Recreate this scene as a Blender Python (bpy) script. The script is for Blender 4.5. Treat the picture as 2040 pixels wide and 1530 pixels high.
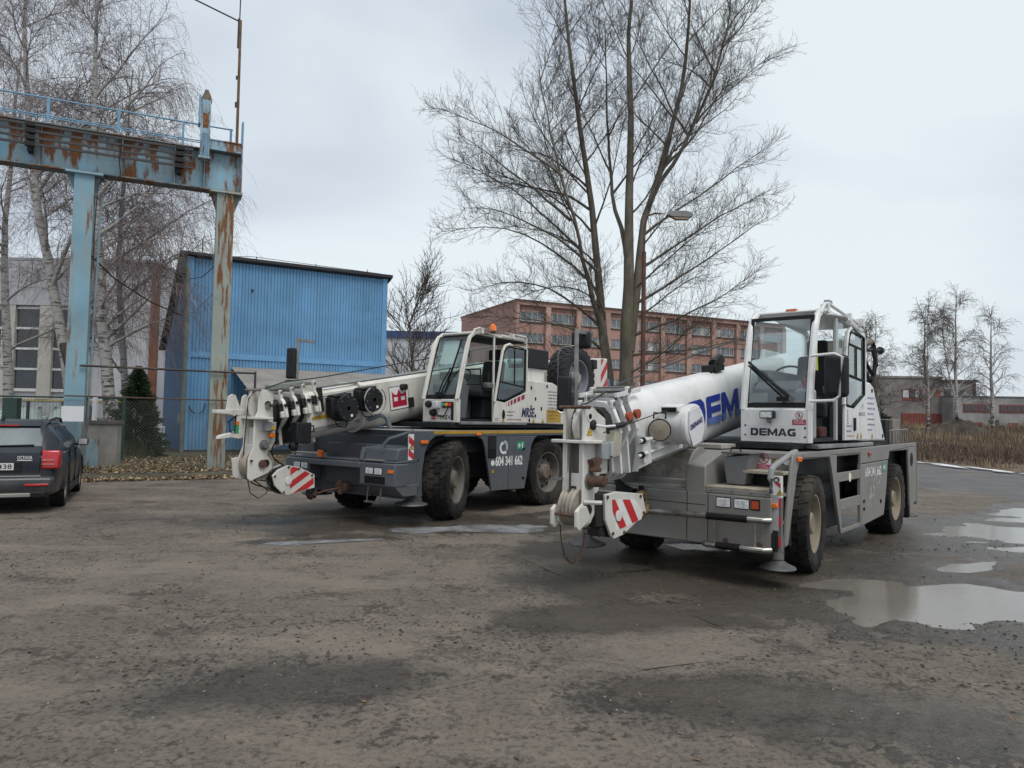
import bpy, bmesh, math, random
import numpy as np
from mathutils import Vector, Matrix
random.seed(7); rng=np.random.default_rng(7)
for o in list(bpy.data.objects): bpy.data.objects.remove(o)
scene=bpy.context.scene; COL=scene.collection
R_=math.radians
# ------------------------------------------------------------------ camera
CAM_H=1.65; FPX=1450.0
pitch=math.atan(68/1450.0); roll=math.atan(0.019)
fw=Vector((0,math.cos(pitch),math.sin(pitch))); rt=Vector((1,0,0)); up=rt.cross(fw)
rt2=rt*math.cos(roll)+up*math.sin(roll); up2=up*math.cos(roll)-rt*math.sin(roll)
cd=bpy.data.cameras.new('camera'); cam=bpy.data.objects.new('camera',cd); COL.objects.link(cam)
cd.sensor_width=36; cd.lens=36*FPX/2040; cd.clip_start=0.05; cd.clip_end=4000
M=Matrix((rt2,up2,-fw)).transposed().to_4x4(); M.translation=(0,0,CAM_H); cam.matrix_world=M
scene.camera=cam
scene.render.resolution_x=1024; scene.render.resolution_y=768
# ------------------------------------------------------------------ world: overcast daylight
SUN_EL=60; SUN_AZ=150     # degrees; azimuth measured from +Y towards +X
w=bpy.data.worlds.new('World'); scene.world=w; w.use_nodes=True
nt=w.node_tree; nt.nodes.clear()
out=nt.nodes.new('ShaderNodeOutputWorld'); bg=nt.nodes.new('ShaderNodeBackground')
sky=nt.nodes.new('ShaderNodeTexSky'); sky.sky_type='NISHITA'; sky.sun_disc=False
sky.sun_elevation=R_(SUN_EL); sky.sun_rotation=R_(SUN_AZ); sky.altitude=200; sky.dust_density=3; sky.air_density=1.2
tc=nt.nodes.new('ShaderNodeTexCoord'); mp=nt.nodes.new('ShaderNodeMapping'); mp.inputs['Scale'].default_value=(1,1,2.6)
n1=nt.nodes.new('ShaderNodeTexNoise'); n1.inputs['Scale'].default_value=1.25; n1.inputs['Distortion'].default_value=.4; n1.inputs['Detail'].default_value=5; n1.inputs['Roughness'].default_value=.42
cr=nt.nodes.new('ShaderNodeValToRGB')
cr.color_ramp.elements[0].position=.34; cr.color_ramp.elements[0].color=(4.9,5.5,6.6,1)
cr.color_ramp.elements[1].position=.64; cr.color_ramp.elements[1].color=(8.0,8.75,9.1,1)
mx=nt.nodes.new('ShaderNodeMix'); mx.data_type='RGBA'; mx.inputs['Factor'].default_value=.9
L=nt.links.new
L(tc.outputs['Generated'],mp.inputs['Vector']); L(mp.outputs['Vector'],n1.inputs['Vector']); L(n1.outputs['Fac'],cr.inputs['Fac'])
L(sky.outputs['Color'],mx.inputs['A']); L(cr.outputs['Color'],mx.inputs['B']); L(mx.outputs['Result'],bg.inputs['Color'])
bg.inputs['Strength'].default_value=0.076; L(bg.outputs['Background'],out.inputs['Surface'])
# ------------------------------------------------------------------ sun (veiled)
sd=bpy.data.lights.new('sun','SUN'); sd.energy=1.5; sd.angle=R_(32); sd.color=(1,.96,.9)
so=bpy.data.objects.new('sun',sd); COL.objects.link(so)
el,az=R_(SUN_EL),R_(SUN_AZ)
sdir=Vector((math.sin(az)*math.cos(el),math.cos(az)*math.cos(el),math.sin(el)))
so.rotation_euler=sdir.to_track_quat('Z','Y').to_euler(); so.location=(0,0,40)
vs=scene.view_settings; vs.view_transform='Standard'; vs.look='None'; vs.gamma=1; vs.exposure=0.5; vs.use_curve_mapping=False
# ------------------------------------------------------------------ materials
MATS={}
def nd(t,typ,**kw):
    n=t.nodes.new(typ)
    for k,v in kw.items():
        if k in n.inputs: n.inputs[k].default_value=v
        else: setattr(n,k,v)
    return n
def ramp(t,fac,a,b,ca=(0,0,0,1),cb=(1,1,1,1)):
    r=t.nodes.new('ShaderNodeValToRGB'); e=r.color_ramp.elements
    e[0].position=a; e[0].color=ca; e[1].position=b; e[1].color=cb
    t.links.new(fac,r.inputs['Fac']); return r.outputs['Color']
def mixc(t,fac,a,b,mode='MIX'):
    m=t.nodes.new('ShaderNodeMix'); m.data_type='RGBA'; m.blend_type=mode
    for s,v in (('Factor',fac),('A',a),('B',b)):
        if hasattr(v,'links') or isinstance(v,bpy.types.NodeSocket): t.links.new(v,m.inputs[s])
        else:
            m.inputs[s].default_value=v if s=='Factor' else (v[0],v[1],v[2],1)
    return m.outputs['Result']
def mathn(t,op,a,b=0.0,clamp=False):
    m=t.nodes.new('ShaderNodeMath'); m.operation=op; m.use_clamp=clamp
    for i,v in enumerate((a,b)):
        if isinstance(v,bpy.types.NodeSocket): t.links.new(v,m.inputs[i])
        else: m.inputs[i].default_value=v
    return m.outputs[0]
def noise(t,vec,scale,detail=4,rough=.55,stretch=None):
    if stretch:
        m=t.nodes.new('ShaderNodeMapping'); m.inputs['Scale'].default_value=stretch; t.links.new(vec,m.inputs['Vector']); vec=m.outputs['Vector']
    n=t.nodes.new('ShaderNodeTexNoise'); n.inputs['Scale'].default_value=scale; n.inputs['Detail'].default_value=detail; n.inputs['Roughness'].default_value=rough
    t.links.new(vec,n.inputs['Vector']); return n.outputs['Fac']
def new_mat(name):
    m=bpy.data.materials.new(name); m.use_nodes=True; t=m.node_tree; t.nodes.clear()
    o=t.nodes.new('ShaderNodeOutputMaterial'); p=t.nodes.new('ShaderNodeBsdfPrincipled'); t.links.new(p.outputs[0],o.inputs['Surface'])
    c=t.nodes.new('ShaderNodeTexCoord'); MATS[name]=m
    return m,t,p,c.outputs['Object']
def mat(name,col,rough=.5,metal=0,var=.10,vscale=2.5,dirt=0,dcol=(.09,.075,.06),dscale=4,dthr=.5,mud=None,mcol=(.17,.15,.125),
        rust=0,rscale=2.2,rstretch=(1,1,.35),rthr=.55,bump=0,bscale=40,streak=0,spec=.5,emit=0,coat=0,orand=0):
    if name in MATS: return MATS[name]
    m,t,p,v=new_mat(name)
    c=(col[0],col[1],col[2],1)
    n=noise(t,v,vscale,5)
    dk=tuple(x*(1-var*1.6) for x in col); lt=tuple(min(1,x*(1+var)) for x in col)
    cc=mixc(t,ramp(t,n,.3,.7),dk,lt)
    if orand:
        oi=t.nodes.new('ShaderNodeObjectInfo'); f=mathn(t,'MULTIPLY_ADD',oi.outputs['Random'],orand); f.node.inputs[2].default_value=1-orand/2
        hs=t.nodes.new('ShaderNodeHueSaturation'); t.links.new(f,hs.inputs['Value']); t.links.new(cc,hs.inputs['Color']); cc=hs.outputs['Color']
    rg=None
    if streak:
        s=noise(t,v,5,6,.6,(1,1,.08)); cc=mixc(t,mathn(t,'MULTIPLY',ramp(t,s,.52,.75),streak),cc,dcol)
    if dirt:
        d1=noise(t,v,dscale,8,.68); f=mathn(t,'MULTIPLY',ramp(t,d1,dthr,dthr+.22),dirt); cc=mixc(t,f,cc,dcol); rg=f
    if mud:
        z0,z1,st=mud
        sx=t.nodes.new('ShaderNodeSeparateXYZ'); t.links.new(v,sx.inputs[0])
        mr=t.nodes.new('ShaderNodeMapRange'); mr.inputs['From Min'].default_value=z1; mr.inputs['From Max'].default_value=z0
        t.links.new(sx.outputs['Z'],mr.inputs['Value'])
        d2=noise(t,v,3.5,8,.7); f=mathn(t,'MULTIPLY',mathn(t,'MULTIPLY',mr.outputs[0],ramp(t,d2,.28,.68)),st,True); cc=mixc(t,f,cc,mcol)
    if rust:
        r1=noise(t,v,rscale,9,.66,rstretch); r2=noise(t,v,rscale*7,5,.6)
        rc=mixc(t,r2,(.07,.028,.014),(.27,.115,.04)); f=mathn(t,'MULTIPLY',ramp(t,r1,rthr,rthr+.06),rust); cc=mixc(t,f,cc,rc)
        halo=mathn(t,'MULTIPLY',ramp(t,r1,rthr-.09,rthr+.02),rust*.45); cc=mixc(t,mathn(t,'SUBTRACT',halo,f,True),cc,(.33,.24,.13))
        rr=mixc(t,f,(rough,)*3,(.9,)*3); t.links.new(rr,p.inputs['Roughness'])
        b=t.nodes.new('ShaderNodeBump'); b.inputs['Strength'].default_value=.5; b.inputs['Distance'].default_value=.004
        t.links.new(f,b.inputs['Height']); t.links.new(b.outputs[0],p.inputs['Normal'])
    else:
        rn=mixc(t,ramp(t,n,.25,.75),(max(.02,rough-.07),)*3,(min(1,rough+.1),)*3); t.links.new(rn,p.inputs['Roughness'])
        if bump:
            b=t.nodes.new('ShaderNodeBump'); b.inputs['Strength'].default_value=bump; b.inputs['Distance'].default_value=.01
            t.links.new(noise(t,v,bscale,6,.6),b.inputs['Height']); t.links.new(b.outputs[0],p.inputs['Normal'])
    t.links.new(cc,p.inputs['Base Color'])
    p.inputs['Metallic'].default_value=metal; p.inputs['Specular IOR Level'].default_value=spec
    if coat: p.inputs['Coat Weight'].default_value=coat; p.inputs['Coat Roughness'].default_value=.08
    if emit: p.inputs['Emission Color'].default_value=c; p.inputs['Emission Strength'].default_value=emit
    return m
def schlick(t,p=4.0,k=.92,b=.05):
    lw=t.nodes.new('ShaderNodeLayerWeight'); lw.inputs['Blend'].default_value=.5
    o=mathn(t,'MULTIPLY_ADD',mathn(t,'POWER',lw.outputs['Facing'],p),k); o.node.inputs[2].default_value=b; return o
def glass(name,tint=(.8,.88,.87),refl=.0,rough=.03):
    if name in MATS: return MATS[name]
    m,t,p,v=new_mat(name); t.nodes.remove(p); o=[n for n in t.nodes if n.type=='OUTPUT_MATERIAL'][0]
    tr=t.nodes.new('ShaderNodeBsdfTransparent'); tr.inputs[0].default_value=(*tint,1)
    gl=t.nodes.new('ShaderNodeBsdfGlossy'); gl.inputs['Roughness'].default_value=rough; gl.inputs['Color'].default_value=(.95,.97,1,1)
    f=mathn(t,'ADD',schlick(t),mathn(t,'MULTIPLY',noise(t,v,3,6,.6),refl),True)
    ms=t.nodes.new('ShaderNodeMixShader'); t.links.new(f,ms.inputs[0]); t.links.new(tr.outputs[0],ms.inputs[1]); t.links.new(gl.outputs[0],ms.inputs[2]); t.links.new(ms.outputs[0],o.inputs['Surface'])
    return m
# ------------------------------------------------------------------ mesh helpers
class MB:
    def __init__(s): s.v=[];s.f=[];s.m=[];s.mi=0;s.M=None
    def add(s,pts,faces):
        b=len(s.v)
        if s.M is not None: pts=[tuple(s.M@Vector(p)) for p in pts]
        s.v.extend([tuple(p) for p in pts])
        for f in faces: s.f.append([i+b for i in f]); s.m.append(s.mi)
        return s
    def box(s,x0,x1,y0,y1,z0,z1):
        p=[(x0,y0,z0),(x1,y0,z0),(x1,y1,z0),(x0,y1,z0),(x0,y0,z1),(x1,y0,z1),(x1,y1,z1),(x0,y1,z1)]
        return s.add(p,[(0,3,2,1),(4,5,6,7),(0,1,5,4),(1,2,6,5),(2,3,7,6),(3,0,4,7)])
    def hexa(s,p): # 8 pts bottom 4 ccw then top 4
        return s.add(p,[(0,3,2,1),(4,5,6,7),(0,1,5,4),(1,2,6,5),(2,3,7,6),(3,0,4,7)])
    def prism(s,poly,ax,a,b):
        # poly: 2d points; ax 'x','y','z' extrusion axis; other two coords in order (y,z),(x,z),(x,y)
        def P(u,v,t): return {'x':(t,u,v),'y':(u,t,v),'z':(u,v,t)}[ax]
        n=len(poly); pts=[P(u,v,a) for u,v in poly]+[P(u,v,b) for u,v in poly]
        fs=[tuple(range(n))[::-1],tuple(range(n,2*n))]+[(i,(i+1)%n,n+(i+1)%n,n+i) for i in range(n)]
        return s.add(pts,fs)
    def tube(s,pts,r,n=8,caps=True):
        pts=[Vector(p) for p in pts]; k=len(pts); rs=r if isinstance(r,(list,tuple)) else [r]*k
        ring=[];ref=None
        for i,p in enumerate(pts):
            d=(pts[min(i+1,k-1)]-pts[max(i-1,0)]).normalized()
            if ref is None: ref=Vector((0,0,1)) if abs(d.z)<.9 else Vector((1,0,0))
            a=d.cross(ref).normalized(); b=d.cross(a).normalized(); ref=-b if False else ref
            for j in range(n):
                t=2*math.pi*j/n; ring.append(p+(a*math.cos(t)+b*math.sin(t))*rs[i])
        fs=[(i*n+j,i*n+(j+1)%n,(i+1)*n+(j+1)%n,(i+1)*n+j) for i in range(k-1) for j in range(n)]
        if caps: fs+= [tuple(range(n))[::-1],tuple(range((k-1)*n,k*n))]
        return s.add(ring,fs)
    def cyl(s,p0,p1,r,r1=None,n=16): return s.tube([p0,p1],[r,r if r1 is None else r1],n)
    def lathe(s,prof,c,ax='y',n=32,caps=False):
        pts=[]
        for (r,h) in prof:
            for j in range(n):
                t=2*math.pi*j/n; u,v=r*math.cos(t),r*math.sin(t)
                q={'y':(u,h,v),'x':(h,u,v),'z':(u,v,h)}[ax]; pts.append((c[0]+q[0],c[1]+q[1],c[2]+q[2]))
        k=len(prof); fs=[(i*n+j,i*n+(j+1)%n,(i+1)*n+(j+1)%n,(i+1)*n+j) for i in range(k-1) for j in range(n)]
        if caps: fs+=[tuple(range(n))[::-1],tuple(range((k-1)*n,k*n))]
        return s.add(pts,fs)
    def quad(s,a,b,c,d): return s.add([a,b,c,d],[(0,1,2,3)])
    def plate(s,pts,nrm,t):
        # planar polygon given in 3d, extruded by t along nrm
        nrm=Vector(nrm).normalized()*t; n=len(pts); P=[Vector(p) for p in pts]+[Vector(p)+nrm for p in pts]
        return s.add(P,[tuple(range(n))[::-1],tuple(range(n,2*n))]+[(i,(i+1)%n,n+(i+1)%n,n+i) for i in range(n)])
    def mesh(s,name,mats,smooth=35):
        me=bpy.data.meshes.new(name); me.from_pydata(s.v,[],s.f)
        mats=mats if isinstance(mats,(list,tuple)) else [mats]
        for x in mats: me.materials.append(x)
        if len(mats)>1: me.polygons.foreach_set('material_index',s.m)
        bm=bmesh.new(); bm.from_mesh(me); bmesh.ops.recalc_face_normals(bm,faces=bm.faces); bm.to_mesh(me); bm.free()
        if smooth:
            me.polygons.foreach_set('use_smooth',[True]*len(me.polygons)); me.set_sharp_from_angle(angle=R_(smooth))
        me.update(); return me
def link(name,data,parent=None,loc=None,rot=None):
    o=bpy.data.objects.new(name,data); COL.objects.link(o)
    if parent is not None: o.parent=parent
    if loc is not None: o.location=loc
    if rot is not None: o.rotation_euler=rot
    return o
def part(parent,name,mb,mats,bevel=0,smooth=35,seg=2,label=None):
    o=link(name,mb.mesh(name,mats,smooth),parent)
    if bevel:
        b=o.modifiers.new('bevel','BEVEL'); b.width=bevel; b.segments=seg; b.limit_method='ANGLE'; b.angle_limit=R_(40)
    if label: o['label']=label
    return o
def tag(o,label,cat,group=None):
    o['label']=label; o['category']=cat
    if group: o['group']=group
    return o
def thing(name,label,cat,loc=(0,0,0),rz=0,group=None):
    o=link(name,None,None,loc,(0,0,rz)); o.empty_display_size=.3
    return tag(o,label,cat,group)
def struct(name,mb,mats,**k):
    o=part(None,name,mb,mats,**k); o['kind']='structure'; return o
def bx(*a): return MB().box(*a)
def pane(ax,v,a0,a1,b0,b1):
    P=[(a0,b0),(a1,b0),(a1,b1),(a0,b1)]; return MB().add([{'x':(v,p,q),'y':(p,v,q),'z':(p,q,v)}[ax] for p,q in P],[(0,1,2,3)])
def copy_tree(o,parent=None):
    c=o.copy(); COL.objects.link(c); c.parent=parent
    for ch in o.children: copy_tree(ch,c)
    return c
_tc={}
def text(parent,name,s,origin,right,upv,h,mat,width=None,bold=0.0,shear=0.0,ext=.0015,align='LEFT'):
    key=(s,bold,shear)
    if key not in _tc:
        cu=bpy.data.curves.new('t','FONT'); cu.body=s; cu.size=1; cu.offset=bold; cu.shear=shear; cu.resolution_u=3
        ob=bpy.data.objects.new('t',cu); COL.objects.link(ob)
        dg=bpy.context.evaluated_depsgraph_get(); dg.update()
        me=bpy.data.meshes.new_from_object(ob.evaluated_get(dg)); co=np.empty(len(me.vertices)*3); me.vertices.foreach_get('co',co)
        fs=[tuple(p.vertices) for p in me.polygons]; _tc[key]=(co.reshape(-1,3),fs)
        bpy.data.objects.remove(ob); bpy.data.curves.remove(cu); bpy.data.meshes.remove(me)
    co,fs=_tc[key]
    if len(co)==0: return None
    mn=co.min(0); mxx=co.max(0); capH=.70
    sx=sy=h/capH
    if width: sx=width/(mxx[0]-mn[0])
    R3=Vector(right).normalized(); U3=Vector(upv).normalized(); N=R3.cross(U3)
    O=Vector(origin); off=0 if align=='LEFT' else -(mxx[0]-mn[0])*sx/2
    pts=[O+R3*((c[0]-mn[0])*sx+off)+U3*(c[1]*sy)+N*ext for c in co]
    mb=MB(); mb.v=[tuple(p) for p in pts]; mb.f=[list(f) for f in fs]; mb.m=[0]*len(fs)
    me=bpy.data.meshes.new(name); me.from_pydata(mb.v,[],mb.f); me.materials.append(mat); me.update()
    return link(name,me,parent)
def polyset(parent,name,polys,origin,right,upv,mat,ext=.0015,sx=1,sy=1):
    R3=Vector(right).normalized(); U3=Vector(upv).normalized(); N=R3.cross(U3); O=Vector(origin); mb=MB()
    for P in polys: mb.add([O+R3*(x*sx)+U3*(y*sy)+N*ext for x,y in P],[tuple(range(len(P)))])
    me=bpy.data.meshes.new(name); me.from_pydata(mb.v,[],mb.f); me.materials.append(mat); me.update()
    return link(name,me,parent)
def circ(cx,cy,r,n=24,a0=0,a1=2*math.pi): return [(cx+r*math.cos(a0+(a1-a0)*i/(n if a1-a0>6.2 else n-1)),cy+r*math.sin(a0+(a1-a0)*i/(n if a1-a0>6.2 else n-1))) for i in range(n)]
def ringpolys(cx,cy,r0,r1,n=24,a0=0,a1=2*math.pi):
    out=[]
    for i in range(n):
        a=a0+(a1-a0)*i/n; b=a0+(a1-a0)*(i+1)/n
        out.append([(cx+r0*math.cos(a),cy+r0*math.sin(a)),(cx+r1*math.cos(a),cy+r1*math.sin(a)),(cx+r1*math.cos(b),cy+r1*math.sin(b)),(cx+r0*math.cos(b),cy+r0*math.sin(b))])
    return out
def seg(x0,y0,x1,y1,w):
    d=math.hypot(x1-x0,y1-y0); nx,ny=-(y1-y0)/d*w/2,(x1-x0)/d*w/2
    return [(x0+nx,y0+ny),(x0-nx,y0-ny),(x1-nx,y1-ny),(x1+nx,y1+ny)]
# block capitals of the maker's mark, unit height
def demag_polys():
    P=[];x=0
    # D
    P+=[[(0,0),(.30,0),(.30,1),(0,1)],[(.30,.76),(.62,.76),(.80,1),(.30,1)],[(.30,0),(.80,0),(.62,.26),(.30,.26)],[(.62,.26),(.80,0),(1.02,.18),(1.08,.5),(.76,.5)],[(.76,.5),(1.08,.5),(1.02,.82),(.80,1),(.62,.76)]]
    x=1.2
    P+=[[(x,0),(x+.3,0),(x+.3,1),(x,1)]]+[[(x+.3,a),(x+1.0,a),(x+1.0,b),(x+.3,b)] for a,b in ((0,.24),(.38,.62),(.76,1))]
    x=2.3
    P+=[[(x,0),(x+.3,0),(x+.3,1),(x,1)],[(x+1.05,0),(x+1.35,0),(x+1.35,1),(x+1.05,1)],[(x+.3,1),(x+.3,.52),(x+.675,0),(x+.675,.42)],[(x+1.05,1),(x+.675,.42),(x+.675,0),(x+1.05,.52)]]
    x=3.7
    P+=[[(x,0),(x+.32,0),(x+.62,.78),(x+.42,1)],[(x+.42,1),(x+.62,.78),(x+.78,1)],[(x+.62,.78),(x+.88,0),(x+1.2,0),(x+.78,1)],[(x+.42,.18),(x+.79,.18),(x+.72,.4),(x+.49,.4)]]
    x=4.95
    P+=[[(x,.5),(x+.08,.18),(x+.28,0),(x+.44,.26),(x+.32,.5)],[(x,.5),(x+.32,.5),(x+.44,.74),(x+.28,1),(x+.08,.82)],[(x+.28,1),(x+.44,.74),(x+1.05,.74),(x+1.05,1)],[(x+.28,0),(x+1.1,0),(x+1.1,.26),(x+.44,.26)],[(x+.8,.26),(x+1.1,.26),(x+1.1,.55),(x+.62,.55),(x+.62,.36),(x+.8,.36)]]
    return P
# ---- vectorised noise and tubes
def _h(i,j,s):
    n=(i*374761393+j*668265263+s*1442695041)&0x7fffffff; n=((n^(n>>13))*1274126177)&0x7fffffff
    return ((n^(n>>16))&0xffff)/65535.0
def vnoise(x,y,s=0):
    x=np.asarray(x,float);y=np.asarray(y,float); i=np.floor(x).astype(np.int64); j=np.floor(y).astype(np.int64); u=x-i; v=y-j
    u=u*u*(3-2*u); v=v*v*(3-2*v)
    return (_h(i,j,s)*(1-u)+_h(i+1,j,s)*u)*(1-v)+(_h(i,j+1,s)*(1-u)+_h(i+1,j+1,s)*u)*v
def fbm(x,y,s=0,o=4):
    r=0;a=.5
    for k in range(o): r=r+a*(vnoise(x*2**k,y*2**k,s+k*17)-.5); a*=.5
    return r
def np_mesh(name,V,F,mats,mi=None,smooth=True):
    me=bpy.data.meshes.new(name); V=np.asarray(V,np.float32); F=np.asarray(F,np.int32); nf,k=F.shape
    me.vertices.add(len(V)); me.vertices.foreach_set('co',V.ravel()); me.loops.add(nf*k); me.loops.foreach_set('vertex_index',F.ravel())
    me.polygons.add(nf); me.polygons.foreach_set('loop_start',np.arange(0,nf*k,k,dtype=np.int32)); me.polygons.foreach_set('loop_total',np.full(nf,k,np.int32))
    for m in (mats if isinstance(mats,(list,tuple)) else [mats]): me.materials.append(m)
    if mi is not None: me.polygons.foreach_set('material_index',np.asarray(mi,np.int32))
    me.polygons.foreach_set('use_smooth',np.full(nf,smooth)); me.update(calc_edges=True); return me
def tubes(P,Rr,n):
    # P (N,k,3), Rr (N,k) -> V,F
    N,k,_=P.shape
    T=np.empty_like(P); T[:,1:-1]=P[:,2:]-P[:,:-2]; T[:,0]=P[:,1]-P[:,0]; T[:,-1]=P[:,-1]-P[:,-2]
    T/= np.linalg.norm(T,axis=2,keepdims=True)+1e-9
    ref=np.zeros_like(T); ref[...,0]=.31; ref[...,1]=.95; par=np.abs((T*ref).sum(2))>.93; ref[par]=(.95,-.2,.1)
    A=np.cross(T,ref); A/=np.linalg.norm(A,axis=2,keepdims=True)+1e-9; B=np.cross(T,A)
    th=np.arange(n)*2*np.pi/n
    V=P[:,:,None,:]+Rr[:,:,None,None]*(A[:,:,None,:]*np.cos(th)[None,None,:,None]+B[:,:,None,:]*np.sin(th)[None,None,:,None])
    V=V.reshape(-1,3)
    i=np.arange(N)[:,None,None]*k*n; j=np.arange(k-1)[None,:,None]*n; q=np.arange(n)[None,None,:]; q2=(q+1)%n
    F=np.stack([i+j+q,i+j+q2,i+j+n+q2,i+j+n+q],-1).reshape(-1,4)
    return V,F
class TB:
    def __init__(s): s.V=[];s.F=[];s.b=0
    def add(s,P,Rr,n):
        if len(P)==0: return
        V,F=tubes(P,Rr,n); s.V.append(V); s.F.append(F+s.b); s.b+=len(V)
    def mesh(s,name,m): return np_mesh(name,np.concatenate(s.V),np.concatenate(s.F),m)
# ================================================================== GROUND
PUD=[((4.85,6.95),1.8,.62,.12),((8.0,11.6),1.3,.8,.5),((-2.45,9.66),.6,.17,.3),((-.45,11.1),.95,.36,.25),((2.45,9.85),.5,.25,.3),((1.75,6.1),.3,.12,-.2),((1.95,6.55),.25,.1,.3),
     ((3.55,7.75),.55,.22,.3),((7.4,10.2),.9,.25,.2),((5.6,8.9),.5,.16,.6),((10.5,14.5),2.0,.5,.7),((14,22),2.5,.9,.9),((1.1,12.9),.9,.3,.7)]
WATER_Z=-.030
def pud(x,y,off=1.55):
    d=np.zeros_like(x)
    for (c,a,b,t) in PUD:
        u=(x-c[0])*math.cos(t)+(y-c[1])*math.sin(t); v=-(x-c[0])*math.sin(t)+(y-c[1])*math.cos(t)
        q=np.sqrt((u/a)**2+(v/b)**2)+fbm(x*2.1,y*2.1,91,4)*1.7
        d=np.maximum(d,np.clip(off-q,0,1))
    return d
def field_rise(x,y):
    s=np.clip((y-34)/70,0,1); return s*s*(3-2*s)*1.5*np.clip((x-9)/12,0,1)
TRACKS=[(.7,1.6,2.9,6.6,.25),(2.3,1.3,4.6,6.0,.25),(-2.6,2.4,1.6,6.4,-.3),(-.9,1.7,3.1,5.5,-.3),(-6,6.5,-1,8.4,.3)]
def GH(x,y):
    x=np.asarray(x,float); y=np.asarray(y,float)
    near=np.clip(1.4-np.abs(y)/45,0,1)
    h=fbm(x*.35,y*.35,3,3)*.035+fbm(x*1.9,y*1.9,11,4)*.022+np.abs(fbm(x*7,y*7,29,3))*.02-.004
    rough=np.clip(fbm(x*.5+3,y*.5,55,3)*5+.15+np.clip((6.0-y)/3,0,1)*.5,0,1)      # churned mud
    h=h+rough*(np.abs(fbm(x*11,y*11,71,3))*.045)
    for (ax,ay,bx_,by_,cv) in TRACKS:
        L2=(bx_-ax)**2+(by_-ay)**2; L1=math.sqrt(L2); tt=((x-ax)*(bx_-ax)+(y-ay)*(by_-ay))/L2; dd=((x-ax)*(by_-ay)-(y-ay)*(bx_-ax))/L1+cv*tt*(1-tt)*4+fbm(x*.8,y*.8,15,2)*.25
        inn=np.clip((.17-np.abs(dd))/.03,0,1)*np.clip(tt*6,0,1)*np.clip((1-tt)*6,0,1)*np.clip(fbm(x*.9,y*.9,66,3)*5+.6,0,1)
        chev=np.sin((tt*L1+np.abs(dd)*.8)*2*math.pi/.15); h=h+inn*(-.008+.010*chev)+np.clip((.06-np.abs(np.abs(dd)-.20))/.06,0,1)*.010*np.clip(tt*6,0,1)*np.clip((1-tt)*6,0,1)
    return h*near-pud(x,y)*.06+field_rise(x,y)
ys=[-60,-30,-14,-7,-3,-1,0,.6]
y=1.0
while y<60: ys.append(y); y+=max(.02,.0085*y)
while y<3000: ys.append(y); y*=1.12
ys=np.array(ys); NC=460; u=np.linspace(-1,1,NC); 
hw=8+1.35*np.abs(ys); X=u[None,:]*hw[:,None]; Y=np.repeat(ys[:,None],NC,1); Z=GH(X,Y)
V=np.stack([X,Y,Z],-1).reshape(-1,3); i=np.arange(len(ys)-1)[:,None]*NC+np.arange(NC-1)[None,:]
F=np.stack([i,i+1,i+NC+1,i+NC],-1).reshape(-1,4)
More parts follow.
